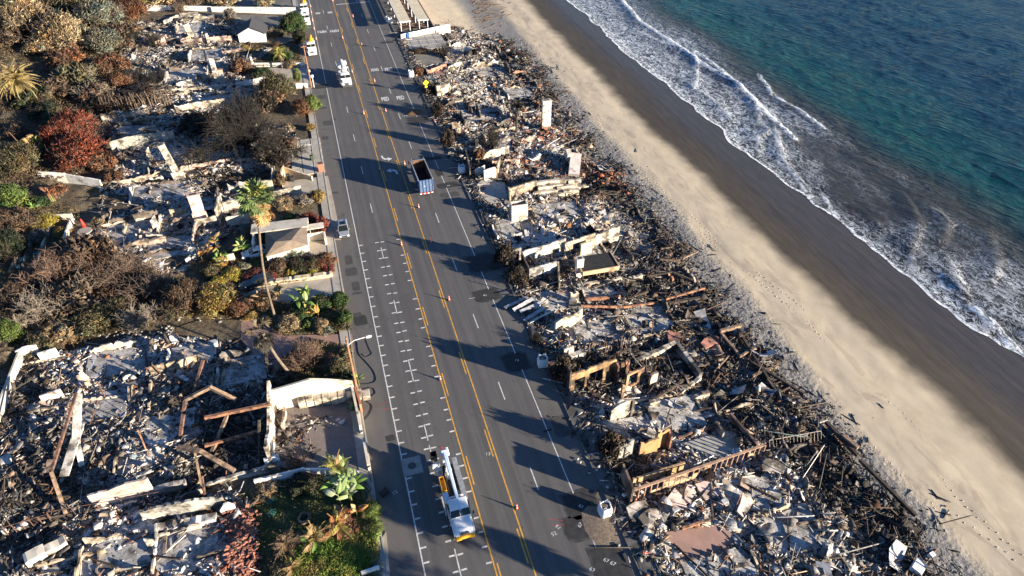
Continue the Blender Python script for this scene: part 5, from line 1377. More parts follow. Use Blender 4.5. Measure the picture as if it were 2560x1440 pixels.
def wheels(t, xs_y, r=.48, w_=.28, name='wheel'):
    k = (r, w_)
    if k not in wheel_cache:
        a = MB().lathe([(r * .55, -w_ / 2), (r * .92, -w_ / 2), (r, -w_ * .3), (r, w_ * .3), (r * .92, w_ / 2), (r * .55, w_ / 2)], 20, axis='x').mesh('tyre', True); a.materials.append(m_tyre)
        b = MB().lathe([(r * .2, -w_ / 2 - .01), (r * .56, -w_ / 2 + .02), (r * .56, w_ / 2 - .02), (r * .2, w_ / 2 + .01)], 14, axis='x').mesh('rim'); b.materials.append(m_rim)
        wheel_cache[k] = (a, b)
    a, b = wheel_cache[k]
    for x, y in xs_y:
        o = link(name, a, None, t, (x, y, r)); link('rim', b, None, o)
def cab(t, paint, y0=0., w_=2.3, bumper=None, hood=True, zb=.55, grille=True):
    """conventional truck cab; bumper face at y0, rear of cab near y0+4"""
    h = w_ / 2
    body = MB()
    body.ext([(y0 + .25, zb + .25), (y0 + .30, 1.25), (y0 + .75, 1.62), (y0 + 1.95, 1.86), (y0 + 1.95, zb + .2), (y0 + 1.6, zb + .2), (y0 + 1.45, zb + .55), (y0 + .75, zb + .55), (y0 + .62, zb + .25)], -h * .93, h * .93, xs=[.9, .86, .80, .84, 1, 1, 1, 1, 1])
    body.obj('hood', paint, t, bevel=.07)
    for s in (-1, 1):
        MB().ext([(y0 + .3, 1.0), (y0 + .42, 1.28), (y0 + .9, 1.42), (y0 + 1.7, 1.36), (y0 + 1.9, .95), (y0 + 1.72, .95), (y0 + 1.5, 1.12), (y0 + .85, 1.14), (y0 + .62, .9)], s * h * .66, s * h * 1.0).obj('fender', paint, t, bevel=.05)
        MB().box((s * h * .68, y0 + .30, 1.05), (.34, .12, .24)).obj('headlight', m_lamp, t, bevel=.03)
        m = MB().box((s * (h + .25), y0 + 2.05, 1.95), (.18, .10, .5)).bar((s * h, y0 + 2.1, 1.7), (s * (h + .25), y0 + 2.05, 1.8), .04, .04); m.obj('mirror', m_frame, t, bevel=.02)
    c = MB(); c.ext([(y0 + 1.9, zb + .15), (y0 + 1.9, 1.86), (y0 + 2.5, 2.62), (y0 + 2.8, 2.72), (y0 + 3.75, 2.72), (y0 + 3.9, 2.6), (y0 + 3.9, zb + .15)], -h, h, xs=[1, .98, .86, .84, .84, .88, 1])
    c.obj('cab', paint, t, bevel=.06)
    for s in (-1, 1):
        g = MB(); zz = lambda y: 1.86 + (y - 1.9) / .6 * .76
        a, b_ = 1.97, 2.44
        wa, wb = h * .95, h * .865
        ys0, ys1 = y0 + a - .02, y0 + b_ - .02
        V = [(s * .05, ys0, zz(a) + .0), (s * wa, ys0, zz(a)), (s * wb, ys1, zz(b_)), (s * .05, ys1, zz(b_))]
        off = Vector((0, -.78, .62)) * .035
        g.add([tuple(Vector(v) + off) for v in V] + [tuple(Vector(v) - off) for v in V], [(0, 1, 2, 3), (4, 7, 6, 5), (0, 4, 5, 1), (1, 5, 6, 2), (2, 6, 7, 3), (3, 7, 4, 0)])
        g.obj('windshield', m_glass, t)
        MB().ext([(y0 + 2.35, 1.78), (y0 + 2.75, 2.48), (y0 + 3.45, 2.5), (y0 + 3.45, 1.78)], s * (h * .90), s * (h * 1.0), xs=[1, 1, 1, 1]).obj('side_window', m_glass, t)
        MB().box((s * (h + .02), y0 + 2.9, 1.25), (.03, 1.25, 1.0)).obj('door', paint, t, bevel=.02)
    if grille: MB().box((0, y0 + .255, 1.12), (w_ * .42, .1, .62)).obj('grille', m_chrome, t, bevel=.02)
    b = MB(); b.ext([(y0, .48), (y0, .86), (y0 + .12, .95), (y0 + .5, .95), (y0 + .5, .48)], -h, h, xs=[.84, .84, .88, 1, 1]); b.obj('bumper', bumper or m_chrome, t, bevel=.05)
    MB().box((0, y0 - .01, .62), (.8, .04, .1)).obj('bumper_slot', m_frame, t)
def chassis(t, y0, y1):
    MB().box((-.42, (y0 + y1) / 2, .78), (.12, y1 - y0, .26)).box((.42, (y0 + y1) / 2, .78), (.12, y1 - y0, .26)).box((0, (y0 + y1) / 2, .8), (.8, .2, .2)).box((0, y1 - .3, .7), (2.0, .2, .3)).obj('chassis', m_frame, t)
def cone_parts(t, s=1.):
    MB().box((0, 0, .02), (.38 * s, .38 * s, .04)).obj('cone_base', m_tyre, t)
    MB().lathe([(.155 * s, .04), (.055 * s, .62 * s)], 14).lathe([(.045 * s, .72 * s), (.025 * s, .92 * s)], 14).obj('cone_body', m_orange, t)
    MB().lathe([(.128 * s, .18 * s), (.106 * s, .36 * s)], 14).lathe([(.059 * s, .60 * s), (.045 * s, .73 * s)], 14).obj('reflective_band', m_reflect, t)

# near bucket truck -------------------------------------------------
p = at(1166, 1352)
t = thing('bucket_truck', 'white bucket truck with yellow bumper and long pale boom, nearest in the road', 'truck', (6.22, 38.9, 0.02), .01)
cab(t, m_vwhite, 0., 2.35, m_vyel)
chassis(t, .6, 9.4); wheels(t, [(-1.02, 1.2), (1.02, 1.2), (-1.0, 6.7), (1.0, 6.7), (-.68, 6.7), (.68, 6.7)])
MB().box((1.0, 6.9, 1.35), (.55, 5.6, .95)).box((1.0, 6.9, 1.84), (.6, 5.65, .04)).obj('side_locker', m_deck, t, bevel=.03)
MB().box((-1.0, 7.4, 1.25), (.5, 4.2, .75)).obj('side_locker', m_vwhite, t, bevel=.03)
for k in range(5): MB().box((1.285, 4.7 + k * 1.1, 1.35), (.02, .95, .75)).obj('locker_door', m_deck, t, bevel=.01)
MB().box((0, 6.9, 1.0), (1.5, 5.2, .06)).obj('deck', m_frame, t)
MB().box((.45, 4.9, 1.25), (.55, 1.3, .5)).obj('deck_box', m_deck, t, bevel=.02)
o = MB().box((-1.0, 6.4, 1.62), (.55, 1.9, .12)).box((-1.24, 6.4, 1.85), (.06, 1.9, .5)).box((-.76, 6.4, 1.85), (.06, 1.9, .5)).box((-1.0, 5.48, 1.85), (.5, .06, .5)).box((-1.0, 7.35, 1.85), (.5, .06, .5)).obj('yellow_bin', m_vyel, t, bevel=.01)
MB().box((-1.0, 7.9, 1.75), (.5, .9, .25)).obj('bin_tray', m_chrome, t)
MB().box((-.98, 4.75, 1.75), (.6, 1.3, .3)).obj('tool_chest', m_lblue, t, bevel=.02)
MB().box((0, 4.35, 2.2), (1.7, .12, .14)).box((-.55, 4.35, 1.6), (.1, .1, 1.2)).box((.55, 4.35, 1.6), (.1, .1, 1.2)).obj('boom_rest', m_vwhite, t)
MB().lathe([(.5, 1.0), (.45, 1.5), (.38, 1.55), (.38, 2.2)], 16, c=(0, 8.0, 0)).obj('turntable', m_vwhite, t)
MB().bar((0, 8.2, 2.25), (0, 9.6, 3.15), .42, .46).obj('lower_boom', m_vwhite, t, bevel=.05)
b = MB(); b.ext([(1.9, 3.05), (1.9, 3.32), (9.7, 3.62), (9.7, 3.06)], -.22, .22, xs=[.6, .6, 1, 1]); b.obj('upper_boom', m_lblue, t, bevel=.05)
MB().box((0, 1.75, 3.18), (.2, .8, .22)).obj('boom_tip', m_chrome, t)
MB().lathe([(.30, -.35), (.30, .35)], 14, c=(0, 9.65, 3.35), axis='x').obj('elbow', m_lblue, t)
b = MB(); b.box((-.95, 9.85, 2.75), (.06, .75, 1.0)).box((-1.62, 9.85, 2.75), (.06, .75, 1.0)).box((-1.28, 9.48, 2.75), (.72, .06, 1.0)).box((-1.28, 10.2, 2.75), (.72, .06, 1.0)).box((-1.28, 9.85, 2.28), (.7, .7, .06)); b.obj('bucket', m_frame, t, bevel=.02)
MB().box((-1.25, 9.1, 1.9), (.85, .6, .35)).box((-1.25, 9.0, 2.2), (.75, .3, .2)).obj('work_platform', m_vwhite, t, bevel=.03)
for c_, d_ in (((.35, 9.9, 3.0), (.3, .9, .5)), ((-.3, 8.9, 2.7), (.3, .4, .35)), ((-.35, 9.6, 3.15), (.25, .3, .4))): MB().box(c_, d_).obj('control_box', m_vwhite, t, bevel=.05)
MB().lathe([(.1, 3.4), (.08, 3.7)], 8, c=(-.15, 10.1, 0)).obj('beacon', m_redp, t)
b = MB()
for x in (-.8, .7):
    for k in range(4): b.box((x + random.uniform(-.2, .25), 4.3 + random.uniform(-.2, .3), 1.95 + random.uniform(0, .2)), (.35, .12, .12), rz=random.uniform(0, 3))
b.obj('cable_reel', m_redp, t)
MB().box((-1.22, 3.95, 1.0), (.18, .5, .9)).obj('step_ladder', m_deck, t)
MB().tube([(-.7, 8.6, 2.3), (-.8, 7.5, 1.8), (-.5, 6.2, 1.5), (-.6, 5., 1.6)], .05).tube([(-.5, 9.0, 2.6), (-.3, 8, 2.2), (-.45, 6.9, 1.5)], .04).obj('hydraulic_hose', m_tyre, t)

# far bucket truck --------------------------------------------------
t2 = thing('bucket_truck', 'white bucket truck driving in the left lanes, far up the road', 'truck', (6.1, 161.3, 0.02), .0)
cab(t2, m_vwhite, 0., 2.4, m_chrome); chassis(t2, .6, 9.2); wheels(t2, [(-1.02, 1.2), (1.02, 1.2), (-1.0, 6.7), (1.0, 6.7)])
MB().box((1.0, 6.7, 1.4), (.55, 5, 1.1)).obj('side_locker', m_vwhite, t2, bevel=.03); MB().box((-1.0, 6.7, 1.4), (.55, 5, 1.1)).obj('side_locker', m_vwhite, t2, bevel=.03)
MB().box((1.0, 6.7, 1.98), (.35, 2.0, .06)).obj('locker_lid', m_frame, t2); MB().box((-1.0, 7.5, 1.98), (.35, .9, .06)).obj('locker_lid', m_frame, t2)
MB().box((0, 6.7, 1.05), (1.5, 5, .1)).obj('deck', m_deck, t2)
b = MB(); b.ext([(3.4, 2.95), (3.4, 3.3), (10, 3.6), (10, 3.1)], -.25, .25, xs=[.8, .8, 1, 1]); b.obj('upper_boom', m_vwhite, t2, bevel=.05)
b = MB(); b.ext([(4.2, 2.5), (4.2, 2.8), (9.6, 3.3), (9.6, 2.9)], .3, .75, xs=[.8, .8, 1, 1]); b.obj('lower_boom', m_vwhite, t2, bevel=.05)
MB().lathe([(.5, 1.0), (.4, 1.6), (.4, 2.5)], 14, c=(0, 7.6, 0)).obj('turntable', m_vwhite, t2)
MB().box((-.9, 9.3, 2.2), (.8, .8, 1.1)).obj('bucket', m_vwhite, t2, bevel=.05); MB().box((.75, 9.7, 2.8), (.6, 1.6, .5)).obj('bucket', m_vwhite, t2, bevel=.05)
MB().box((.9, 4.5, 2.1), (.7, .6, .25)).box((-.9, 4.4, 2.0), (.6, .5, .3)).obj('warning_flag', m_redp, t2)
# parked utility trucks by the left kerb
def utility(label, x, y, kind, rz=0):
    t = thing('utility_truck', label, 'truck', (x, y, .02), rz)
    cab(t, m_vwhite, 0., 2.3, m_vwhite); chassis(t, .6, 7.6); wheels(t, [(-1.0, 1.2), (1.0, 1.2), (-1.0, 5.8), (1.0, 5.8)])
    for s in (-1, 1): MB().box((s * .95, 5.7, 1.35), (.45, 3.6, .9)).obj('side_locker', m_vwhite, t, bevel=.03)
    MB().box((0, 5.7, 1.0), (1.5, 3.6, .08)).obj('deck', m_deck, t)
    if kind:
        b = MB(); b.box((0, 5.4, 1.9), (1.2, .9, .9), rz=.3).box((.3, 6.4, 2.2), (.8, 1.4, .5), rz=-.4, rx=.3).box((-.5, 6.9, 1.9), (.5, 1.1, .8)).bar((0, 5.4, 2.2), (.5, 7.8, 3.0), .35, .35).bar((-.3, 6, 2.2), (-.7, 8.2, 2.6), .3, .3)
        b.obj('yellow_equipment', m_vyel, t, bevel=.05)
    return t
utility('white utility truck with yellow gear parked at the kerb, nearest of the parked ones', -.55, 184.4, 1)
utility('white pickup style utility truck parked in the middle of the three at the kerb', -.75, 208.3, 0)
utility('white utility truck with yellow digger gear parked farthest up the kerb', -.6, 217.6, 1)

# dump truck --------------------------------------------------------
t = thing('dump_truck', 'blue open topped dump truck with a rusty empty bed in the right lanes', 'truck', (15.35, 108.9, .02), .02)
t.scale = (1, 1, 1)
c_ = thing('cab_mount', '', '', (0, 0, 0)); bpy.data.objects.remove(c_)
b = MB(); b.ext([(9.6, .7), (9.6, 1.5), (9.0, 2.1), (8.9, 2.9), (8.4, 3.1), (7.6, 3.1), (7.55, .7)], -1.2, 1.2, xs=[.9, .9, .95, .9, .86, .86, 1]); b.obj('cab', mat('dark_blue_cab', (.015, .03, .08), None, 2, .35), t, bevel=.06)
MB().box((0, 9.02, 2.5), (2.0, .06, .7)).obj('windshield', m_glass, t)
for s in (-1, 1):
    MB().box((s * 1.5, 8.9, 2.3), (.16, .12, .7)).bar((s * 1.15, 8.7, 2.3), (s * 1.5, 8.9, 2.3), .05, .05).obj('mirror', m_frame, t)
    MB().lathe([(.09, 1.2), (.09, 3.9)], 8, c=(s * 1.15, 7.5, 0)).obj('exhaust_stack', m_chrome, t)
    b = MB(); b.box((s * 1.32, 3.6, 2.25), (.12, 7.2, 2.3)); b.obj('bed_side', m_vblue, t)
    MB().box((s * 1.32, 3.6, 3.44), (.2, 7.3, .12)).obj('top_rail', m_deck, t)
    MB().box((s * 1.245, 3.6, 2.2), (.03, 6.9, 2.3)).obj('rusty_lining', m_trust, t)
    for k in range(6): MB().box((s * 1.42, .6 + k * 1.2, 2.2), (.1, .12, 2.2)).obj('side_rib', m_vblue_d, t)
MB().box((0, 7.2, 2.4), (2.7, .12, 2.6)).obj('bed_front', m_vblue, t); MB().box((0, 7.1, 2.5), (2.4, .06, 2.3)).obj('rusty_lining', m_trust, t)
MB().box((0, 3.6, 1.12), (2.6, 7.2, .14)).obj('bed_floor', m_black, t)
tg = MB().box((0, 0, 2.05), (2.68, .12, 2.5)).obj('tailgate', m_vblue, t)
for k in range(5): MB().box((-1.2 + k * .6, -.1, 2.05), (.09, .12, 2.5)).obj('tailgate_rib', m_vblue_d, tg)
for k in range(4): MB().box((-.9 + k * .6, -.075, 2.1), (.47, .05, 2.3)).obj('tailgate_panel', m_vblue, tg)
MB().box((-.3, -.12, 2.1), (.24, .03, .12)).obj('badge', m_reflect, tg)
b = MB()
for _ in range(70): b.box((random.uniform(-1, 1), random.uniform(.3, 2.6), 1.25 + random.uniform(0, .25)), (random.uniform(.1, .4), random.uniform(.1, .3), .1), rz=random.uniform(0, 3), rx=random.uniform(-.4, .4))
tag(b.obj('bed_debris', m_trust, t), None, None, None, 'stuff')
MB().box((-.45, 4.4, .85), (.14, 8.8, .3)).box((.45, 4.4, .85), (.14, 8.8, .3)).obj('chassis', m_frame, t)
MB().box((0, -.15, .62), (2.6, .12, .22)).obj('rear_bar', m_redp, t)
for k in range(4): MB().box((-1.1 + k * .7, -.22, .62), (.3, .03, .2)).obj('reflector', m_reflect, t)
wheels(t, [(s * x, y) for s in (-1, 1) for x in (.75, 1.12) for y in (1.4, 2.8)] + [(s * 1.05, 8.4) for s in (-1, 1)], .52, .3)

# silver suv --------------------------------------------------------
def car(t, paint, L=4.6, w_=1.86, h=1.62, suv=True):
    """front at y=0 facing -y"""
    hb = .98; b = MB()
    b.ext([(0.05, .35), (.0, .62), (.12, .82), (1.15, hb), (L - .25, hb + .06), (L, .85), (L - .02, .38), (L - .6, .28), (.6, .28)], -w_ / 2, w_ / 2, xs=[.86, .84, .86, .96, .96, .9, .9, 1, 1]); b.obj('body', paint, t, bevel=.06)
    g = MB(); r0 = 2.0; r1 = L - (.75 if suv else 1.1)
    prof = [(1.2, hb - .02), (r0, h - .04), (r0 + .3, h), (r1, h - .02), (L - .2, hb + .08)]
    g.ext(prof, -w_ / 2, w_ / 2, xs=[.90, .76, .75, .74, .86]); g.obj('greenhouse', m_glass, t, bevel=.03)
    MB().ext([(r0 - .02, h - .035), (r0 + .3, h + .02), (r1, h + .01), (r1 + .1, h - .08)], -w_ / 2, w_ / 2, xs=[.76, .755, .745, .75]).obj('roof', paint, t, bevel=.02)
    for s in (-1, 1):
        for y0, y1 in ((1.24, r0), (2.75, 2.75), (3.6, 3.6)):
            MB().bar((s * w_ * (.455 if y0 < 2 else .435), y0, hb), (s * w_ * .383, max(y1, y0 + .05), h - .02), .06, .07).obj('pillar', paint, t)
        MB().bar((s * w_ * .435, L - .25, hb + .05), (s * w_ * .375, r1, h - .02), .08, .07).obj('pillar', paint, t)
        if suv: MB().box((s * w_ * .33, (r0 + r1) / 2 + .1, h + .06), (.05, 1.9, .05)).obj('roof_rail', m_chrome, t)
        MB().box((s * w_ * .36, .10, .68), (.34, .16, .16)).obj('headlight', m_lamp, t, bevel=.03)
        MB().box((s * (w_ / 2 + .08), 1.5, 1.05), (.2, .12, .14)).obj('mirror', paint, t, bevel=.03)
        MB().box((s * w_ * .36, L - .03, .8), (.3, .06, .18)).obj('tail_light', m_redp, t)
    MB().box((0, .04, .62), (w_ * .5, .08, .22)).obj('grille', m_frame, t); MB().box((0, .0, .36), (w_ * .8, .1, .16)).obj('bumper', m_frame, t)
    if suv: MB().box((0, 2.75, h + .025), (.85, 1.0, .02)).obj('sunroof', m_glass, t)
    wheels(t, [(s * (w_ / 2 - .1), y) for s in (-1, 1) for y in (.85, L - .85)], .36, .22)
t = thing('silver_suv', 'silver car with a dark sunroof parked at the left kerb', 'car', (-.7, 98.9, .02), .0); car(t, m_silver)
p = at(612, 722); t = thing('parked_car', 'dark car half hidden by shrubs on the garden driveway', 'car', (p.x, p.y, p.z + .06), -1.35); car(t, m_dark, suv=False, h=1.45)
p = at(606, 648); t = thing('parked_car', 'white car standing behind the cream wall with the oval hole', 'car', (p.x, p.y, p.z + .05), -1.45); car(t, m_vwhite, suv=False, h=1.42)

# traffic cones: the road is lined with two rows -----------------------
CONES = [(832, 4, 'orange cone on the left yellow line, farthest up the road'), (857, 97, 'orange cone on the left yellow line beside the letters MPH'), (881, 182, 'orange cone on the left yellow line just past the driving truck'),
         (910, 286, 'orange cone on the left yellow line between the truck and the turn arrows'), (949, 425, 'orange cone on the left yellow line beside the lower turn arrow'), (1004, 614, 'orange cone at the first tick marks on the left yellow line'),
         (1101, 950, 'orange cone among the tick marks on the left yellow line'), (883, 43, 'orange cone in the turn lane, highest on the right'), (905, 114, 'orange cone on the right yellow line, second from the top'),
         (937, 205, 'orange cone on the right yellow line left of the word XING'), (965, 279, 'orange cone on the right yellow line below the word PED'), (1012, 412, 'orange cone just left of the dump truck'),
         (1047, 520, 'orange cone on the right yellow line behind the dump truck'), (1078, 606, 'orange cone on the right yellow line above the round shadow'), (1123, 751, 'orange cone on the right yellow line halfway down'),
         (1292, 1272, 'orange cone on the right yellow line nearest the bottom'), (763, 18, 'orange cone behind the parked utility trucks'), (777, 18, 'orange cone on the edge line behind the parked trucks'), (779, 33, 'orange cone beside the farthest parked truck'),
         (782, 54, 'orange cone beside the middle parked truck'), (786, 75, 'orange cone on the edge line between the parked trucks'), (791, 100, 'orange cone beside the nearest parked truck'), (767, 222, 'orange cone at the foot of the wooden utility pole'),
         (1085, 303, 'orange cone lying at the ocean side kerb'), (1588, 1258, 'orange cone at the corner of the slotted wall'), (1607, 1384, 'orange cone lying among the debris at the bottom')]
proto = None
for px, py, lb in CONES:
    p = at(px, py)
    if proto is None:
        proto = thing('traffic_cone', lb, 'cone', (p.x, p.y, .03), 0, 'traffic cones'); cone_parts(proto); o = proto
    else: o = copy_tree(proto)
    o.location = (p.x, p.y, p.z + (.03 if -2 < p.x < 22.5 else .15)); retag(o, lb, 'traffic cones')
    if 'lying' in lb: o.rotation_euler = (1.3, 0, 1.0); o.location.z += .15
# bulk bags ---------------------------------------------------------
m_bag = mat('white_woven_bag', (.66, .68, .70), (.52, .54, .58), 5, .75, bump=.02)
m_bagfill = mat('sandy_fill', (.22, .17, .12), (.12, .09, .07), 6, .95, bump=.05)
def bag(label, px, py, full=True, s=1., n=1):
    p = at(px, py); t = thing('bulk_bag', label, 'bag', (p.x, p.y, p.z + .03), random.uniform(-.3, .3), 'white bulk bags along the ocean side')
    prof = [(.44, 0), (.56, .15), (.62, .5), (.58, .95), (.50, 1.2), (.47, 1.28)]
    b = MB(); n_ = 22; vs = []
    for r, z in prof + [(.41, 1.26), (.45, .85)]:
        for k in range(n_):
            a = 2 * PI * k / n_; c, s_ = math.cos(a), math.sin(a); sq = (abs(c)**3 + abs(s_)**3)**(-1 / 3)
            w_ = 1 + .05 * math.sin(a * 5 + z * 6) + .03 * math.sin(a * 11)
            vs.append((c * r * sq * w_ * s, s_ * r * sq * w_ * s, (z + .05 * math.sin(a * 3)) * s))
    L = len(prof) + 2
    b.add(vs, [(i * n_ + k, i * n_ + (k + 1) % n_, (i + 1) * n_ + (k + 1) % n_, (i + 1) * n_ + k) for i in range(L - 1) for k in range(n_)])
    b.obj('bag_body', m_bag, t, smooth=True)
    MB().lathe([(.46 * s, .85 * s), (.40 * s, (1.02 if full else .92) * s), (.15 * s, (1.2 if full else .95) * s)], 14).obj('fill', m_bagfill if full else m_black, t)
    for a in (0.78, 2.35, 3.93, 5.5):
        x, y = .52 * s * math.cos(a), .52 * s * math.sin(a)
        MB().tube([(x, y, 1.05 * s), (x * 1.05, y * 1.05, 1.5 * s), (x * .6 - y * .3, y * .6 + x * .3, 1.42 * s), (x * .8 - y * .5, y * .8 + x * .5, 1.1 * s)], .025, 4).obj('lifting_strap', m_bag, t)
    return t
bag('white bulk bag full of sand, nearest one beside the fresh black patches', 1511, 1284, True, 1.25)
bag('white bulk bag filled to the brim by the dark burnt house', 1356, 914, True, 1.25)
bag('open white bulk bag with an empty dark mouth near the dump truck', 1155, 432, False, 1.2)
bag('white bulk bag at the kerb beside the word XING', 1028, 192, True, 1.2)
bag('white bulk bag in the shade beside the canopies, larger one', 975, 58, True, 1.2)
bag('small white bulk bag beside the larger one near the canopies', 969, 52, True, .9)
# soil heap by the kerb
p = at(1036, 282); b = MB(); n_ = 14; vs = []
for r, z in ((1.7, 0), (1.3, .35), (.8, .65), (.25, .8)):
    for k in range(n_): a = 2 * PI * k / n_; q_ = r * (1 + random.uniform(-.12, .12)); vs.append((q_ * math.cos(a) * 1.25, q_ * math.sin(a) * .8, z + random.uniform(-.05, .05)))
b.add(vs, [(i * n_ + k, i * n_ + (k + 1) % n_, (i + 1) * n_ + (k + 1) % n_, (i + 1) * n_ + k) for i in range(3) for k in range(n_)] + [tuple(range(3 * n_, 4 * n_))])
tag(b.obj('soil_heap', mat('brown_soil', (.16, .095, .05), (.09, .055, .03), 4, .95, bump=.05), None, (p.x, p.y, .02), smooth=True), 'small brown soil heap on the right lane beside the dark patch', 'soil heap')
p = at(1500, 1315); b = MB(); vs = []
for r, z in ((2.0, 0), (1.2, .06), (.3, .1)):
    for k in range(n_): a = 2 * PI * k / n_; q_ = r * (1 + random.uniform(-.2, .2)); vs.append((q_ * math.cos(a), q_ * math.sin(a) * 1.3, z))
b.add(vs, [(i * n_ + k, i * n_ + (k + 1) % n_, (i + 1) * n_ + (k + 1) % n_, (i + 1) * n_ + k) for i in range(2) for k in range(n_)] + [tuple(range(2 * n_, 3 * n_))])
tag(b.obj('spilled_soil', m_bagfill, None, (p.x, p.y, .024)), 'thin spill of brown soil beside the nearest white bag', 'spilled soil')

# signs and poles -----------------------------------------------------
p = at(1067, 238); t = thing('crossing_sign', 'yellow diamond pedestrian sign with a walking figure', 'sign', (p.x, p.y, 0), .25)
MB().box((0, 0, 1.7), (.07, .07, 3.9)).obj('sign_post', m_steel, t)
m_sign = mat('yellow_sign_face', (.80, .58, .01), (.76, .54, .01), 2, .5)
MB().box((0, -.06, 3.0), (1.05, .03, 1.05), ry=PI / 4).obj('sign_face', m_sign, t); MB().box((0, -.06, 2.05), (.6, .03, .35)).obj('plate', m_sign, t)
b = MB(); b.lathe([(.075, -.005), (.075, .005)], 10, c=(.02, -.085, 3.38), axis='y')
b.bar((0, -.085, 3.28), (.02, -.085, 2.95), .13, .02).bar((.02, -.085, 2.96), (-.2, -.085, 2.62), .08, .02).bar((.02, -.085, 2.96), (.2, -.085, 2.64), .08, .02).bar((.03, -.085, 3.22), (-.2, -.085, 3.0), .06, .02).bar((.0, -.085, 3.22), (.2, -.085, 3.02), .06, .02)
b.bar((-.12, -.085, 2.06), (.12, -.085, 2.06), .02, .05); b.obj('walking_figure', m_black, t)
p = at(1015, 132); t = thing('road_sign', 'grey back of a road sign seen from behind at the ocean side kerb', 'sign', (p.x, p.y, 0), .1)
MB().box((0, 0, 1.5), (.06, .06, 3.2)).obj('sign_post', m_steel, t); MB().box((0, .05, 2.8), (.75, .03, .75), ry=PI / 4).obj('sign_face', m_steel, t); MB().box((0, .05, 1.9), (.5, .03, .4)).obj('plate', m_steel, t)
m_wood = mat('reddish_wooden_pole', (.30, .14, .075), (.17, .09, .055), 2.5, .85, bump=.01, det=6)
t = thing('utility_pole', 'reddish wooden utility pole carrying the street lamp beside the courtyard', 'pole', (at(892, 972).x, at(892, 972).y, 0), 0)
MB().tube([(0, 0, -.3), (0, 0, 4.5), (0, 0, 9.4)], [.19, .165, .13], 10).obj('pole', m_wood, t)
MB().tube([(0, 0, 8.0), (.9, .05, 8.6), (2.4, .1, 8.75)], .05, 6).obj('lamp_arm', m_reflect, t)
MB().lathe([(.05, 0), (.17, .12), (.2, .5), (.1, .8)], 12, c=(0, 0, 0), axis='x').obj('lamp_head', m_reflect, t, (2.3, .1, 8.72))
MB().box((0, 0, 9.0), (.12, 1.2, .12)).obj('crossarm', m_wood, t)
MB().tube([(.18, -.02, 7.9), (.25, -.02, 4), (.2, -.02, .2)], .03, 4).obj('cable', m_tyre, t)
p = at(779, 219); t = thing('utility_pole', 'tall reddish wooden utility pole beside the short white wall, up the road', 'pole', (p.x, p.y, 0), 0)
MB().tube([(0, 0, -.3), (0, 0, 5), (0, 0, 10.2)], [.19, .16, .13], 9).obj('pole', m_wood, t); MB().box((.25, 0, 4.1), (.3, .12, .5)).obj('meter_box', m_reflect, t); MB().box((0, 0, 9.9), (1.4, .1, .12)).obj('crossarm', m_wood, t)
MB().box((.55, -.3, 1.5), (.1, .1, 3)).box((.55, -.3, 2.8), (.6, .08, .6)).obj('white_sign', m_reflect, t)
t.rotation_euler.z = .3
for lb, a, h, r, m, lean in (('thin dark leaning pole below the broken tree, beside the ash field', (425, 862), 6.2, .17, m_timber, (-.1, .08)), ('thin red topped pole standing at the left beside the small palm', (76, 388), 5.2, .08, m_rust, (-.3, .0)),
                  ('dark upright post at the right end of the pink slab', (848, 1205), 4.2, .12, m_timber, (.02, 0))):
    p = at(*a); tag(MB().tube([(0, 0, -.3), (lean[0] * h, lean[1] * h, h)], [r, r * .7], 7).obj('post', m, None, p), lb, 'post')
# black cable loops fallen on the shoulder
def cable(label, pts, r=.045):
    P = [at(*q_) for q_ in pts]; o_ = P[0].copy(); n = []; 
    for i in range(len(P) - 1):
        for k in range(6):
            u = k / 6; a = P[max(i - 1, 0)]; b_ = P[i]; c = P[i + 1]; d = P[min(i + 2, len(P) - 1)]
            n.append(.5 * ((2 * b_) + (c - a) * u + (2 * a - 5 * b_ + 4 * c - d) * u * u + (3 * b_ - a - 3 * c + d) * u**3))
    n.append(P[-1]); z = (.06 if o_.x < 23 else .2)
    return tag(MB().tube([(q_.x - o_.x, q_.y - o_.y, q_.z + z) for q_ in n], r, 5).obj('fallen_cable', m_tyre, None, (o_.x, o_.y, 0)), label, 'cable')
cable('black cable looping over the road shoulder below the street lamp', [(893, 855), (898, 885), (915, 905), (935, 930), (938, 955), (900, 960), (885, 940)])
cable('thin black cable curling on the shoulder beside the street lamp', [(915, 850), (925, 875), (930, 885), (915, 893), (905, 885)], .03)
cable('black cable tangle by the street wall of the courtyard', [(905, 975), (930, 970), (938, 985), (915, 1000), (930, 1015), (925, 1035), (912, 1050)], .04)
cable('long black cable lying along the ocean side kerb, far part', [(1010, 135), (1040, 190), (1052, 235), (1070, 275), (1090, 310), (1108, 360), (1115, 385)])
cable('long black cables lying along the kerb beside the white ash lot', [(1160, 430), (1175, 470), (1195, 520), (1215, 570), (1232, 610), (1250, 650)], .08)
cable('second black cable lying along the kerb beside the white ash lot', [(1172, 445), (1188, 490), (1205, 525), (1222, 570), (1245, 625), (1280, 690), (1315, 760)], .07)
cable('black cables drooping beside the pavement above the full white bag', [(1310, 770), (1318, 800), (1330, 830), (1325, 860), (1345, 880), (1372, 870)], .05)
cable('black cables fanning over the pavement below the full white bag', [(1370, 930), (1385, 960), (1405, 990), (1425, 1025), (1445, 1060)], .05)
cable('second fan of black cables over the pavement by the dark burnt house', [(1366, 935), (1395, 965), (1420, 1000), (1448, 1030), (1470, 1060)], .04)
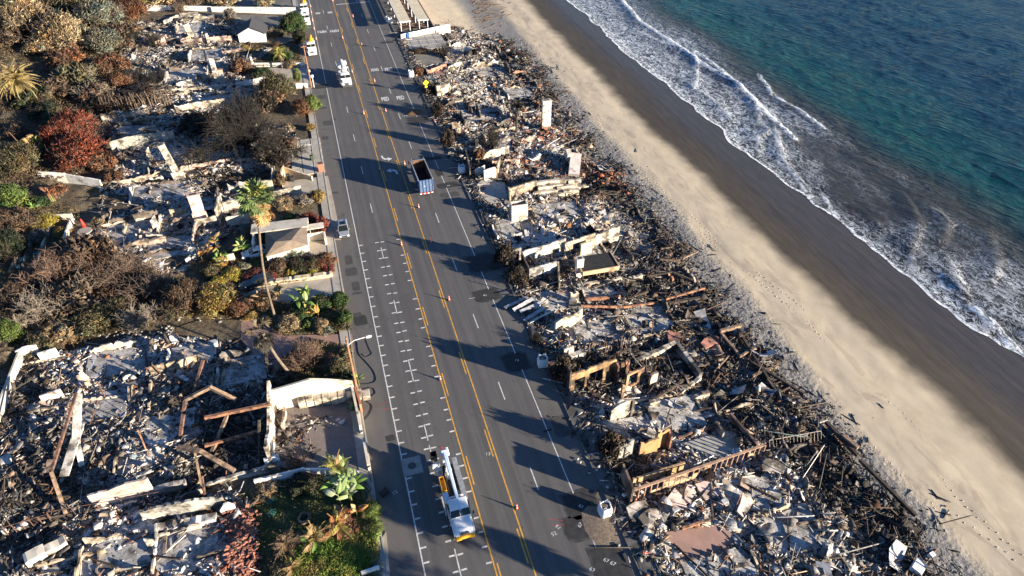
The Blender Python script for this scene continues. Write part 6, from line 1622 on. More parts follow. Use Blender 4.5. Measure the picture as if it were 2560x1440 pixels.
# bins --------------------------------------------------------------
def bin_(label, px, py, col, rz=0, tip=0, name='wheelie_bin', lid=True, s=1.):
    p = at(px, py); m = mat('bin_plastic', col, None, 3, .5); t = thing(name, label, 'bin', (p.x, p.y, p.z + .12), rz, s=s)
    MB().box((0, 0, .55), (.5, .6, .95), tp=(1.18, 1.18)).obj('bin_body', m, t, bevel=.03)
    if lid: MB().box((0, .02, 1.06), (.64, .74, .07), rx=.06).obj('lid', m, t, bevel=.02)
    for s_ in (-1, 1): MB().lathe([(.1, -.03), (.1, .03)], 10, c=(s_ * .27, .3, .1), axis='x').obj('wheel', m_tyre, t)
    if tip: t.rotation_euler.y = tip; t.location.z += .25
    return t
bin_('blue recycling bin against the bright white wall near the canopies', 1020, 97, (.02, .10, .38), .2, s=1.3)
bin_('green bin standing on the shaded driveway slabs', 781, 402, (.03, .05, .02), .3)
bin_('dark bin standing beside the red brick pillar, left one', 722, 450, (.04, .055, .05), .1)
bin_('black open bin beside the dark bin behind the gate wall', 733, 455, (.03, .035, .045), -.1)
bin_('fallen green bin in the courtyard corner by the red bucket', 879, 1030, (.03, .10, .035), .5, 0.5)
bin_('blue bin in the courtyard beside the small palm', 839, 1164, (.02, .05, .32), .2)
bin_('black bin lying on the pavement near the banana plants', 952, 1245, (.02, .02, .022), .4, 1.2)
bin_('orange pot shaped bucket on the brick driveway', 1054, 185, (.5, .12, .04), 0, 0, 'bucket', False, .6)
bin_('small black kettle shaped barbecue bin in front of the white panels', 1197, 452, (.015, .015, .016), .3)
bin_('white open bucket on the dirt beside the ash field', 543, 868, (.55, .55, .55), 0, 0, 'bucket', False, .8)
# red parasol and round table
p = at(216, 578); t = thing('red_parasol', 'closed red parasol standing by the round stone table', 'parasol', p, 0)
MB().tube([(0, 0, 0), (0, 0, 2.6)], .03, 6).obj('pole', m_steel, t); MB().lathe([(.32, .9), (.28, 1.5), (.12, 2.3), (.02, 2.6)], 10).obj('canopy', m_redp, t, smooth=True)
p = at(216, 586); t = thing('round_table', 'round pale stone table under the closed red parasol', 'table', p); MB().lathe([(.25, 0), (.18, .3), (.2, .65)], 12).obj('leg', m_conc, t); MB().lathe([(1.15, .65), (1.2, .72), (1.15, .78)], 24).obj('tabletop', m_conc, t)
p = at(882, 1008); t = thing('red_fire_extinguisher', 'small red canister by the fallen green bin', 'canister', p); MB().lathe([(.12, 0), (.13, .5), (.05, .62), (.03, .72)], 10).obj('tank', m_redp, t)
MB().box((0, 0, .76), (.06, .2, .06)).obj('handle', m_black, t)
p = at(878, 1022)
# teal chairs at far left
m_teal = mat('teal_plastic', (.03, .22, .26), None, 3, .5)
for lb, x, y, r in (('teal garden chair upturned on the upper terrace at the left', 87, 602, .3), ('teal garden chair lying on the terrace, middle one', 88, 642, 1.2), ('teal garden chair in the shade at the terrace foot, left one', 50, 660, 2.0), ('teal garden chair pile at the foot of the terrace, lower one', 45, 672, .8)):
    p = at(x, y); t = thing('garden_chair', lb, 'chair', (p.x, p.y, p.z + .35), r, 'teal garden chairs on the left terraces'); t.rotation_euler.x = 1.2
    MB().box((0, 0, .42), (.5, .5, .05)).obj('seat', m_teal, t); MB().box((0, .25, .7), (.5, .05, .6)).obj('backrest', m_teal, t)
    for a in (-.22, .22):
        for b_ in (-.22, .22): MB().box((a, b_, .2), (.05, .05, .4)).obj('leg', m_teal, t)
# well ring and green lids on the lawn
p = at(762, 1300); t = thing('well_ring', 'round brick well ring open at the top on the lawn', 'well', p); vs = []
k_ = MB(); n_ = 18
for r, z in ((.72, -.1), (.70, .55), (.48, .57), (.46, .1)):
    for k in range(n_): a = 2 * PI * k / n_; vs.append((r * math.cos(a), r * math.sin(a), z))
k_.add(vs, [(i * n_ + k, i * n_ + (k + 1) % n_, (i + 1) * n_ + (k + 1) % n_, (i + 1) * n_ + k) for i in range(3) for k in range(n_)]); k_.obj('brick_ring', m_tan, t)
MB().lathe([(.45, .12), (.44, .13)], 14).obj('dark_water', m_black, t)
m_glid = mat('green_plastic_lid', (.025, .13, .09), (.03, .11, .08), 3, .5)
for lb, x, y in (('round green lid in the lawn, farther one', 676, 1253), ('round green lid in the lawn, nearer one', 680, 1285)):
    p = at(x, y); t = thing('septic_lid', lb, 'lid', (p.x, p.y, p.z + .16)); MB().lathe([(.52, 0), (.52, .1), (.46, .13)], 22).obj('rim', m_glid, t); MB().lathe([(.4, .11), (.38, .15)], 22).obj('cover', m_glid, t)
# white appliances in the rubble, vertical fan box
for lb, x, y, r, s in (('large white metal cabinet lying on its back in the last lot', 2290, 1425, .5, (1.6, 1.15, .7)), ('small white box beside the large metal cabinet', 2325, 1392, .2, (.6, .5, .5)), ('white oven shell with a dark round front among the debris', 1684, 1290, .3, (.8, .35, 1.1)),
                       ('white appliance shell left of the cream wall by the fan palm', 524, 530, .1, (1.6, .8, .9)), ('pale blue appliance shell in the nearest lot', 1808, 1262, .2, (.8, .6, .6)), ('white bathtub in the far white rubble', 1086, 100, -.8, (.9, 1.5, .5))):
    p = at(x, y); z = float(RH(p.x, p.y)) + s[2] / 2 + .1; t = thing('metal_cabinet' if 'cabinet' in lb or 'box' in lb else 'appliance_shell', lb, 'cabinet' if 'cabinet' in lb or 'box' in lb else 'appliance', (p.x, p.y, z), r)
    t.rotation_euler.x = .15
    MB().box((0, 0, 0), s).obj('casing', m_gd if 'large' not in lb else m_vwhite, t, bevel=.03); MB().box((0, -s[1] / 2 - .01, 0), (s[0] * .6, .03, s[2] * .6)).obj('front_panel', m_black, t)
    if 'large' in lb:
        MB().box((-s[0] * .25, 0, s[2] / 2 + .04), (s[0] * .46, s[1] * .95, .06), ry=.08).obj('door', m_vwhite, t); MB().box((s[0] * .26, 0, s[2] / 2 + .05), (s[0] * .46, s[1] * .95, .06), ry=-.1).obj('door', m_vwhite, t)
# water tank shapes (curved cream shell)
p = at(1176, 142); t = thing('broken_tank', 'curved cream tank shell with a dark mouth in the farthest ruins', 'tank', (p.x, p.y, p.z + 1.2), .3)
b = MB(); n_ = 16; vs = []
for r, z in ((1.4, -1.3), (1.4, 1.3), (1.25, 1.3), (1.2, -1.2)):
    for k in range(n_): a = 2 * PI * k / n_; vs.append((r * math.cos(a), z, r * math.sin(a)))
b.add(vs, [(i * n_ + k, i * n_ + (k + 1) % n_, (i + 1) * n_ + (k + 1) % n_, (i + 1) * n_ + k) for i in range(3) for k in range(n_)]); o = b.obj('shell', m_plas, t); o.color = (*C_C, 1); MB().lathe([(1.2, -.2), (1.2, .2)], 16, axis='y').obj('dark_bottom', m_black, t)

# canopies at the top -------------------------------------------------
m_cor = mat('weathered_tan_roofing', (.36, .33, .26), (.30, .27, .22), .8, .8)
for lb, x0, x1 in (('long tan corrugated canopy roof nearest the road', 24.5, 27.6), ('long tan corrugated canopy roof nearest the beach', 29.7, 32.7)):
    t = thing('canopy', lb, 'canopy', (0, 0, 0)); y0 = 196.0
    b = MB(); n = 34; prof = []
    MB().box(((x0 + x1) / 2, y0 + 25, 3.0), (x1 - x0, 50, .1)).obj('roof_deck', m_cor, t)
    rb = MB().box((0, 0, 0), (x1 - x0, .10, .07)).mesh('roof_rib'); rb.materials.append(m_cor)
    for k in range(60): link('roof_rib', rb, None, t, ((x0 + x1) / 2, y0 + .4 + k * .83, 3.08))
    MB().box(((x0 + x1) / 2, y0 - .06, 2.95), (x1 - x0 + .1, .12, .28)).box((x0 - .06, y0 + 25, 2.95), (.12, 50, .25)).obj('fascia', m_vwhite, t)
    for k in range(8):
        for x in (x0 + .3, x1 - .3): MB().box((x, y0 + .3 + k * 6.5, .7), (.14, .14, 4.6)).obj('post', m_vwhite, t)
b = MB(); b.prism([(23.9, 193.6), (34.2, 193.6), (34.2, 262), (23.9, 262)], -1.6, -.25); tag(b.obj('deck', mat('dark_red_deck', (.085, .045, .04), (.05, .03, .028), 1.5, .9)), kind='structure')
rg = np.random.default_rng(9)
tb = MB().box((0, 0, .72), (1.6, .75, .06)).box((0, 0, .36), (.1, .1, .7)).box((0, .75, .42), (1.6, .28, .05)).box((0, -.75, .42), (1.6, .28, .05)).box((0, 0, .35), (.1, 1.6, .06)).mesh('picnic_table'); tb.materials.append(m_tan)
for i in range(26):
    x, y = [(28.6, 0), (26.0, 0), (31.2, 0)][i % 3][0], 197 + (i // 3) * 4.4
    o = link('picnic_table', tb, None, None, (x + rg.uniform(-.3, .3), y + rg.uniform(-1, 1), -.25), rg.uniform(-.4, .4)); tag(o, 'wooden picnic table on the dark deck between the canopies', 'table', 'picnic tables on the restaurant deck')
W('pink low wall between the canopies and the sand', (34.4, 193.8, -1.2), (34.4, 250, -1.2), 1.7, C_P, m=m_plas_c, jag=0, name='garden_wall')

# small garage with dark gabled roof, hipped roof garage --------------------
p = at(633, 106); t = thing('white_garage', 'small white garage with a dark gabled roof, garage doors towards the road below', 'garage', (p.x, p.y, p.z), -.08)
o = MB().box((0, 3.2, 1.2), (7.0, 6.4, 2.6)).obj('wall', m_plas_c, t); o.color = (.60, .60, .60, 1)
m_shing = mat('dark_grey_shingles', (.035, .035, .04), (.055, .055, .06), 4, .9, bump=.01)
o = MB().add([(-3.5, .01, 2.5), (3.5, .01, 2.5), (0, .01, 4.2), (-3.5, 6.39, 2.5), (3.5, 6.39, 2.5), (0, 6.39, 4.2)], [(0, 1, 2), (3, 5, 4), (0, 3, 4, 1), (0, 2, 5, 3), (1, 4, 5, 2)]).obj('gable', m_plas_c, t); o.color = (.60, .60, .60, 1)
for s in (-1, 1):
    MB().add([(s * 4.0, -.5, 2.35), (0, -.5, 4.33), (0, 6.9, 4.33), (s * 4.0, 6.9, 2.35), (s * 4.0, -.5, 2.22), (0, -.5, 4.2), (0, 6.9, 4.2), (s * 4.0, 6.9, 2.22)], [(0, 1, 2, 3), (7, 6, 5, 4), (0, 4, 5, 1), (1, 5, 6, 2), (2, 6, 7, 3), (3, 7, 4, 0)]).obj('roof', m_shing, t)
o = MB().box((0, -.03, 1.1), (5.0, .06, 2.1)).obj('garage_door', m_vwhite, t)
for k in range(3): MB().box((0, -.07, .55 + k * .55), (4.9, .03, .04)).obj('door_groove', m_deck, o)
# house with hipped brown roof: tall fascia walls, flat parts
t = thing('hipped_roof_garage', 'garage with a brown hipped roof beside the left kerb', 'garage', (0, 0, 0))
m_brroof = mat('brown_felt_roof', (.165, .128, .10), (.125, .098, .078), 1.2, .92)
ez = 2.7; A = at(664, 640, ez); B = at(662, 578, ez); C = at(765, 552, ez); D = at(770, 610, ez); Ap = at(706, 594, 4.6)
ring = [A, D, C, B]
o = MB().prism([(q_.x * .96 + Ap.x * .04, q_.y * .96 + Ap.y * .04) for q_ in ring], -.2, 2.6).obj('wall', m_plas_c, t); o.color = (.52, .47, .385, 1)
v = [(q_.x, q_.y, ez) for q_ in ring] + [(Ap.x - 1.2, Ap.y, 4.1), (Ap.x + 1.2, Ap.y - .3, 4.1)] + [(q_.x, q_.y, ez - .16) for q_ in ring]
MB().add(v, [(0, 1, 5, 4), (1, 2, 5), (2, 3, 4, 5), (3, 0, 4), (0, 6, 7, 1), (1, 7, 8, 2), (2, 8, 9, 3), (3, 9, 6, 0), (9, 8, 7, 6)]).obj('roof', m_brroof, t)
p = at(700, 566, 2.9); o = MB().box((0, 0, 0), (9.2, 2.6, .2), rz=-.06).obj('flat_roof', m_plas_c, t, (p.x, p.y, 3.1)); o.color = (.46, .43, .37, 1)
o = MB().box((0, 0, 0), (9.2, .25, 2.9), rz=-.06).obj('wall', m_plas_c, t, (p.x, p.y + 1.2, 1.4)); o.color = (.52, .47, .385, 1)
p = at(790, 600); o = MB().box((0, 0, .7), (3.2, .2, 1.6)).box((1.6, -1, .7), (.25, 2.2, 1.6)).box((0, .6, 2.4), (3.4, 1.5, .15)).obj('entry_porch', m_plas_c, t, (p.x, p.y, 0)); o.color = (.64, .58, .48, 1)
m_bark0 = mat('scorched_bark', (.16, .11, .075), (.05, .04, .035), 1.5, .9, det=5)
# charred post row by the dark hedge
rg = random.Random(3)
for i in range(26):
    x = 262 + i * 6.6; y = 287 - i * .9 + rg.uniform(-2, 2); p = at(x, y); h = rg.uniform(3.2, 4.6)
    b = MB().tube([(0, 0, -.2), (rg.uniform(-.2, .2), rg.uniform(-.2, .2), h * .5), (rg.uniform(-.5, .5), rg.uniform(-.4, .4), h)], [.17, .13, .06], 6)
    for k in range(5): a = rg.uniform(0, 6.3); z = h * rg.uniform(.4, .9); b.tube([(0, 0, z), (math.cos(a) * .9, math.sin(a) * .9, z + .8)], [.05, .02], 4)
    tag(b.obj('scorched_trunk', m_bark0, None, p), 'bare scorched trunk in the row above the tan wall at the left', 'tree trunk', 'row of scorched trunks')
# driveways and yards -------------------------------------------------
def slab(label, pts, m, z=.07, name='driveway', kind='structure'):
    P = [at(*q_) for q_ in pts]; n = len(P)
    b = MB(); b.add([(q_.x, q_.y, q_.z + z) for q_ in P] + [(q_.x, q_.y, q_.z - .5) for q_ in P], [tuple(range(n)), tuple(range(2 * n - 1, n - 1, -1))] + [(i, i + n, (i + 1) % n + n, (i + 1) % n) for i in range(n)]); o = b.obj(name, m); tag(o, None, None, None, kind); return o
m_drv = mat('tan_concrete_drive', (.37, .325, .265), (.29, .25, .20), .5, .9, bump=.01, det=6)
m_pink = mat('pink_concrete_drive', (.27, .165, .135), (.22, .14, .115), .6, .9, det=6)
m_asph = mat('old_drive_asphalt', (.10, .097, .09), (.14, .13, .115), .3, .9, det=6)
m_pave = N('courtyard_pavers')
q = m_pave; br = q.t.nodes.new('ShaderNodeTexBrick'); br.inputs['Scale'].default_value = 2.6; br.inputs['Color1'].default_value = (.25, .205, .18, 1); br.inputs['Color2'].default_value = (.17, .145, .13, 1); br.inputs['Mortar'].default_value = (.08, .07, .062, 1); br.inputs['Mortar Size'].default_value = .03
q.L(q.pos, br.inputs['Vector']); m_pave = q.done(q.mix(q.mapr(q.noise(.4, 6), .5, .7, 0, .5), br.outputs[0], (.10, .09, .085)), .9)
slab('', [(688, 1165), (690, 1015), (880, 1000), (905, 1090), (925, 1180), (920, 1215), (870, 1200), (765, 1180)], m_pave, .08, 'courtyard')
slab('', [(603, 800), (690, 795), (730, 900), (862, 845), (880, 850), (885, 870), (735, 905), (700, 960), (603, 850)], m_pink, .06)
slab('', [(690, 840), (880, 835), (884, 880), (780, 900), (700, 930)], m_pink, .05)
slab('', [(440, 870), (440, 820), (500, 800), (602, 800), (602, 850), (560, 868)], m_soil, .05, 'yard')
slab('', [(600, 745), (640, 722), (835, 690), (838, 620), (862, 735), (865, 745), (720, 760), (620, 740)], m_drv, .06)
slab('', [(770, 605), (838, 600), (855, 700), (862, 745), (690, 745), (640, 742), (600, 735), (780, 712), (832, 695), (826, 640), (775, 640)], m_drv, .065)
slab('', [(668, 500), (705, 455), (820, 440), (838, 520), (800, 510), (755, 490)], m_drv, .06)
slab('', [(812, 500), (838, 520), (853, 600), (815, 600)], m_drv, .062, 'pavement')
slab('', [(380, 45), (500, 36), (735, 40), (752, 60), (755, 90), (690, 120), (692, 85), (640, 62), (500, 52), (410, 62)], m_asph, .05)
slab('', [(300, 130), (385, 128), (390, 150), (315, 155)], m_asph, .06, 'patio')
slab('', [(645, 170), (765, 170), (768, 215), (740, 212), (660, 200)], m_drv, .05)
slab('', [(560, 0), (740, 0), (748, 34), (600, 22)], m_asph, .04)
slab('', [(190, 565), (290, 570), (290, 598), (200, 605)], m_drv, .05, 'patio')

slab('', [(500, 1440), (955, 1440)], m_soil) if False else None
slab('', [(950, 1355), (965, 1330), (978, 1470), (945, 1470)], m_drv, .12, 'pavement')
# big slab driveway: separate slabs with joints
t = thing('driveway_slabs', 'driveway of large square concrete slabs with dark joints', 'driveway', (0, 0, 0)); tag(t, kind='thing')
sm = MB().box((0, 0, 0), (1.95, 2.85, .2)).mesh('slab'); sm.materials.append(mat('pale_slab_concrete', (.38, .36, .325), (.31, .29, .26), .8, .9, det=6))
p0 = at(815, 430)
for i in range(3):
    for j in range(5): link('slab', sm, None, t, (p0.x - 1.1 - i * 2.12, p0.y + 1.4 + j * 3.02, .02 + .008 * ((i + j) % 2)))
t = thing('driveway_slabs', 'grey driveway slabs with dark joints below the bright white wall', 'driveway', (0, 0, 0)); tag(t, kind='thing')
sm2 = MB().box((0, 0, 0), (2.2, 3.0, .2)).mesh('slab'); sm2.materials.append(m_conc)
p0 = at(1010, 126)
for i in range(5):
    for j in range(5): link('slab', sm2, None, t, (p0.x + 1.4 + i * 2.35, p0.y + 1.2 + j * 3.2, -.02 - .06 * i))
for pts, m, nm in (([(1010, 136), (1116, 138), (1112, 162), (1036, 166)], m_asph, 'driveway'), ([(1068, 174), (1110, 170), (1112, 190), (1070, 194)], m_pink, 'driveway'), ([(1192, 448), (1262, 452), (1270, 504), (1205, 512)], m_conc, 'driveway'),
                   ([(1296, 698), (1370, 700), (1378, 716), (1328, 724)], m_asph, 'driveway'), ([(1418, 784), (1398, 812), (1380, 800), (1375, 770)], m_asph, 'driveway'), ([(1660, 1332), (1800, 1312), (1862, 1362), (1762, 1402), (1690, 1402)], m_pink, 'terrace'), ([(1705, 1107), (1830, 1075), (1885, 1132), (1795, 1158)], m_conc, 'patio'), ([(1820, 1062), (1845, 1058), (1895, 1125), (1872, 1135)], m_conc, 'patio')):
    P = [at(*q_) for q_ in pts]; b = MB(); n = len(P)
    vs = [(q_.x, q_.y, float(G(q_.x)) + .10) for q_ in P] + [(q_.x, q_.y, float(G(q_.x)) - .3) for q_ in P]
    b.add(vs, [tuple(range(n)), tuple(range(2 * n - 1, n - 1, -1))] + [(i, i + n, (i + 1) % n + n, (i + 1) % n) for i in range(n)]); tag(b.obj(nm, m), kind='structure')
# fallen red clay tile roof: every tile a piece
t = thing('fallen_tile_roof', 'heap of red clay roof tiles fallen beside the lawn', 'roof', at(600, 1350)); o0 = t.location.copy(); n_ = 5; V = []; 
tm = MB(); vs = []
for y in (-.22, .22):
    for k in range(n_): a = PI * k / (n_ - 1); vs.append((math.cos(a) * .11, y, math.sin(a) * .09))
for y in (-.22, .22):
    for k in range(n_): a = PI * k / (n_ - 1); vs.append((math.cos(a) * .085, y, math.sin(a) * .065))
tm.add(vs, [(k, k + 5, k + 6, k + 1) for k in range(4)] + [(k + 10, k + 11, k + 16, k + 15) for k in range(4)] + [(0, 10, 15, 5), (4, 9, 19, 14)] + [(k, k + 1, k + 11, k + 10) for k in range(4)] + [(k + 5, k + 15, k + 16, k + 6) for k in range(4)])
tm = tm.mesh('roof_tile'); m_tile = mat('red_clay_tile', (.30, .12, .08), (.17, .07, .05), 3, .8, oc=True, soot=.3); tm.materials.append(m_tile)
rg = random.Random(8); cnt = 0
while cnt < 280:
    px = rg.gauss(608, 20); py = rg.uniform(1282, 1440)
    if not 562 < px < 652: continue
    p = at(px, py); row = round(p.y / .46)
    z = float(RH(p.x, p.y)) + .30 - o0.z + rg.uniform(0, .2)
    o = link('roof_tile', tm, None, t, (p.x - o0.x, p.y - o0.y, z)); o.scale = (1.35, 1.35, 1.35)
    o.rotation_euler = (rg.gauss(.1, .2), rg.gauss(0, .2), 1.9 + rg.gauss(0, .28) if rg.random() < .8 else rg.uniform(0, 6)); g_ = rg.uniform(.6, 1.15); o.color = (g_, g_, g_, 1); cnt += 1
# stack of broken pink slabs in front of the slotted wall
for i, (x, y, s, r, tl, lb) in enumerate([(1592, 1285, 2.0, .3, .1, 'broad pale slab resting against the foot of the slotted wall, left end'), (1622, 1305, 1.6, .5, .12, 'long cream slab edge below the broad pale slab'), (1680, 1262, 2.4, .25, .25, 'long smooth pink slab leaning on the slotted wall'),
                                       (1722, 1238, 1.4, .9, .3, 'short pink slab right of the long smooth one'), (1760, 1222, 1.3, .1, .15, 'stepped pink slab under the arched frame'), (1780, 1238, 1.5, .2, .1, 'lower stepped pink slab under the arched frame'),
                                       (1860, 1270, 1.8, .7, .35, 'white slab peak standing out in the nearest lot'), (1925, 1180, 1.9, -.5, .1, 'pale slab below the bent railing'), (1560, 985, 1.2, .4, .5, 'cream slab at the foot of the brown window frame'), (1680, 850, 2.2, 1.0, .1, 'square brick red slab above the sunken cellar'),
                                       (1775, 860, 2.0, .4, .1, 'large dull red slab right of the square brick red one')]):
    p = at(x, y); o = link('plaster_slab', slab_me[i % 7], None, None, (p.x, p.y, float(RH(p.x, p.y)) + .5)); o.scale = (s, s * .9, 1.8); o.rotation_euler = (tl, .1, r); o.color = ((.36, .17, .13, 1) if 'red' in lb else (.46, .365, .335, 1) if 'pink' in lb else (.50, .45, .40, 1)); tag(o, lb, 'slab')
# courtyard details
post_rail('black metal garden gate by the near street wall of the courtyard', (928, 1205), (918, 1170), 5, 1.3, m_frame, cap=(.05, .05), pw=.05, name='garden_gate', cat='gate', pname='bar')
p = at(895, 1000); W('red wooden gate in the street wall below the street lamp pole', (892, 985), (905, 1030), 1.5, (.42, .16, .09), m=m_plas_c, jag=0, t=.25, name='wooden_gate', cat='gate')
t = thing('courtyard_steps', 'cream terraced steps along the tall courtyard wall', 'steps', at(740, 1045), -.02)
for i in range(9):
    o = MB().box((1.0 + i * 1.0, 1.9 - .1 * i, .9 - i * .05 + (i % 2) * .15), (.95, 1.2, 1.6 - i * .1)).obj('step_block', m_plas, t, bevel=.03); o.color = (*C_C, 1)
# ================================================================== PLANTS
m_leaf = mat('leaves', (1, 1, 1), (.80, .78, .70), 1.3, .75, attr=True, oc=True, spec=.25)
m_twig = mat('bare_twigs', (1, 1, 1), (.6, .56, .5), 2, .9, oc=True)
m_bark = mat('palm_bark', (.15, .115, .085), (.09, .07, .05), 3, .9, bump=.02)
m_bark2 = mat('tree_bark', (.14, .105, .08), (.07, .055, .045), 2, .9, bump=.02)
def leaf_mesh(seed, n, ls, clumps=46, rough=.34, flat=.85):
    rg = np.random.default_rng(seed)
    d = rg.normal(0, 1, (clumps, 3)); d /= np.linalg.norm(d, axis=1)[:, None]; d[:, 2] = np.abs(d[:, 2]) * 1.1 - .35
    rad = rg.uniform(.45, .92, clumps)[:, None]; c = d * rad
    cs = rg.uniform(.13, .30, clumps)
    k = rg.integers(0, clumps, n)
    q_ = rg.normal(0, 1, (n, 3)); q_ /= np.linalg.norm(q_, axis=1)[:, None]
    P = c[k] + q_ * cs[k][:, None] * rg.uniform(.55, 1.25, n)[:, None]
    P[:, 2] = P[:, 2] * flat + .55
    P = P[P[:, 2] > -.02]; n = len(P); k = k[:n]
    S = np.stack([ls * rg.uniform(.6, 1.4, n), ls * rg.uniform(.35, .7, n), np.ones(n)], -1)
    R = rot_mats(n, .75, rg, .4)
    T = np.array([(-1, 0, 0), (0, -1, .25), (1, 0, 0), (0, 1, .25)], float)
    V = np.einsum('nij,nkj->nki', R, T[None] * S[:, None]) + P[:, None]
    br = (rg.uniform(.72, 1.3, clumps)[k] * rg.uniform(.65, 1.35, n))[:, None]
    hue = rg.normal(0, .10, (clumps, 1))[k]
    C = np.clip(br * np.array([1, 1, 1]) * (1 + hue * np.array([1.4, .1, -1])), .05, 2.5)
    return np_mesh('foliage', V.reshape(-1, 3), [np.arange(n * 4).reshape(-1, 4)], np.repeat(C, 4, 0))
def twig_mesh(seed, nst=16, nbr=9, ntw=5, up=.9, r0=.03, spread=1., trunk=0., tw=.0045):
    """stems -> branches -> twigs, built as tapering three-sided tubes within a unit radius"""
    rg = np.random.default_rng(seed); segs = []
    def grow(p, d, L, r, n, curl):
        pts = [p]; d = d / np.linalg.norm(d)
        for _ in range(n):
            d = d + rg.normal(0, curl, 3) + np.array([0, 0, .06]); d /= np.linalg.norm(d)
            p = p + d * L / n; pts.append(p)
        for i in range(n): segs.append((pts[i], pts[i + 1], r * (1 - .6 * i / n), r * (1 - .6 * (i + 1) / n)))
        return pts, d
    base = np.array([0, 0, -.05])
    if trunk:
        pts, d = grow(base, np.array([.1, .05, 1.]), trunk, r0 * 2.2, 3, .08); base = pts[-1]
    for i in range(nst):
        a = rg.uniform(0, 2 * PI); sp = rg.uniform(.1, 1.) * spread
        b0 = base + np.array([math.cos(a), math.sin(a), 0]) * (.28 * rg.random() if not trunk else 0)
        pts, d = grow(b0, np.array([math.cos(a) * sp, math.sin(a) * sp, up]), rg.uniform(.7, 1.05), r0 * rg.uniform(.6, 1.1), 4, .16)
        for j in range(nbr):
            k = rg.integers(1, 5); p = pts[k]
            dd = d + rg.normal(0, .75, 3); pts2, d2 = grow(p, dd, rg.uniform(.25, .5), r0 * .38, 2, .2)
            for m in range(ntw):
                grow(pts2[rg.integers(0, 3)], d2 + rg.normal(0, .7, 3), rg.uniform(.12, .30), tw * 1.6, 1, .2)
    A = np.array([s[0] for s in segs]); B = np.array([s[1] for s in segs]); ra = np.array([s[2] for s in segs]); rb = np.array([s[3] for s in segs])
    ra = np.maximum(ra, tw); rb = np.maximum(rb, tw * .8)
    D = B - A; D /= np.linalg.norm(D, axis=1)[:, None] + 1e-9
    U = np.cross(D, np.array([.3, .2, .93])); U /= np.linalg.norm(U, axis=1)[:, None] + 1e-9; W_ = np.cross(D, U)
    V = []
    for P_, r in ((A, ra), (B, rb)):
        for k in range(3):
            a = 2 * PI * k / 3; V.append(P_ + (U * math.cos(a) + W_ * math.sin(a)) * r[:, None])
    V = np.stack(V, 1).reshape(-1, 3); n = len(A); o_ = np.arange(n)[:, None] * 6
    Fq = np.concatenate([o_ + np.array([k, (k + 1) % 3, (k + 1) % 3 + 3, k + 3]) for k in range(3)])
    return np_mesh('branches', V, [Fq])
LEAF = [leaf_mesh(700 + i, 3600, .052) for i in range(4)]
LEAFB = [leaf_mesh(710 + i, 7500, .032, 90) for i in range(2)]
LEAFS = [leaf_mesh(720 + i, 1100, .085, 26) for i in range(3)]
TWIG = [twig_mesh(730 + i, 26, 11, 5) for i in range(3)]
TREE = twig_mesh(741, 17, 26, 11, .42, .022, 1.25, .34, .0030)
STEM = twig_mesh(745, 7, 3, 0, 1.0, .035)
for me in LEAF + LEAFB + LEAFS: me.materials.append(m_leaf)
for me in TWIG + [TREE, STEM]: me.materials.append(m_twig)
K = dict(olive=(.12, .105, .055), tan=(.25, .185, .11), sage=(.19, .185, .135), rust=(.165, .080, .045), red=(.205, .056, .032), green=(.045, .078, .024), lime=(.12, .165, .042), yellow=(.33, .27, .05),
         dark=(.032, .042, .022), gold=(.28, .195, .065), blue=(.13, .175, .14), brown=(.115, .078, .052), grey=(.19, .165, .14), straw=(.33, .255, .155), wine=(.17, .048, .036), char=(.050, .036, .028))
TC = dict(brown=(.14, .10, .078), black=(.024, .021, .019), grey=(.26, .22, .18), red=(.16, .105, .08))
pr = random.Random(77)
def plant(label, px, py, r, col, kind='leaf', h=None, tc='brown', cat='shrub', name=None, group=None, sq=1.):
    h = h or r
    p = at(px, py, h * .55)
    t = thing(name or {'leaf': 'shrub', 'big': 'leafy_tree', 'twig': 'burnt_shrub', 'mixed': 'dried_shrub', 'small': 'garden_plant', 'tree': 'blackened_tree'}[kind], label, cat, (p.x, p.y, p.z - .05), pr.uniform(0, 6.28), group)
    s = (r, r * sq, h)
    if kind in ('leaf', 'big', 'mixed', 'small'):
        me = pr.choice({'leaf': LEAF, 'big': LEAFB, 'mixed': LEAFS, 'small': LEAFS}[kind]); o = link('foliage', me, None, t); o.scale = (s[0] * pr.uniform(.88, 1.1), s[1] * pr.uniform(.82, 1.08), s[2] * pr.uniform(.9, 1.05)); o.color = (*K[col], 1)
        o = link('branches', STEM, None, t); o.scale = (r * .7, r * .7, h * .9); o.color = (*TC[tc], 1)
    if kind == 'big' or (kind == 'leaf' and r > 1.5):
        o = link('twigs', pr.choice(TWIG), None, t); o.scale = (r, r * sq, h * 1.08); o.color = (*TC[tc], 1)
    if kind in ('twig', 'mixed'):
        o = link('branches', pr.choice(TWIG), None, t); o.scale = s; o.color = (*TC[tc], 1)
    if kind == 'twig' and col: o = link('dead_leaves', pr.choice(LEAFS), None, t); o.scale = tuple(v * .95 for v in s); o.color = (*K[col], 1)
    if kind == 'tree':
        o = link('branches', TREE, None, t); o.scale = s; o.color = (*TC[tc], 1)
        if col: o = link('scorched_foliage', pr.choice(LEAFS), None, t); o.scale = (s[0] * .95, s[1] * .95, s[2] * .75); o.location.z = h * .25; o.color = (*K[col], 1)
    return t
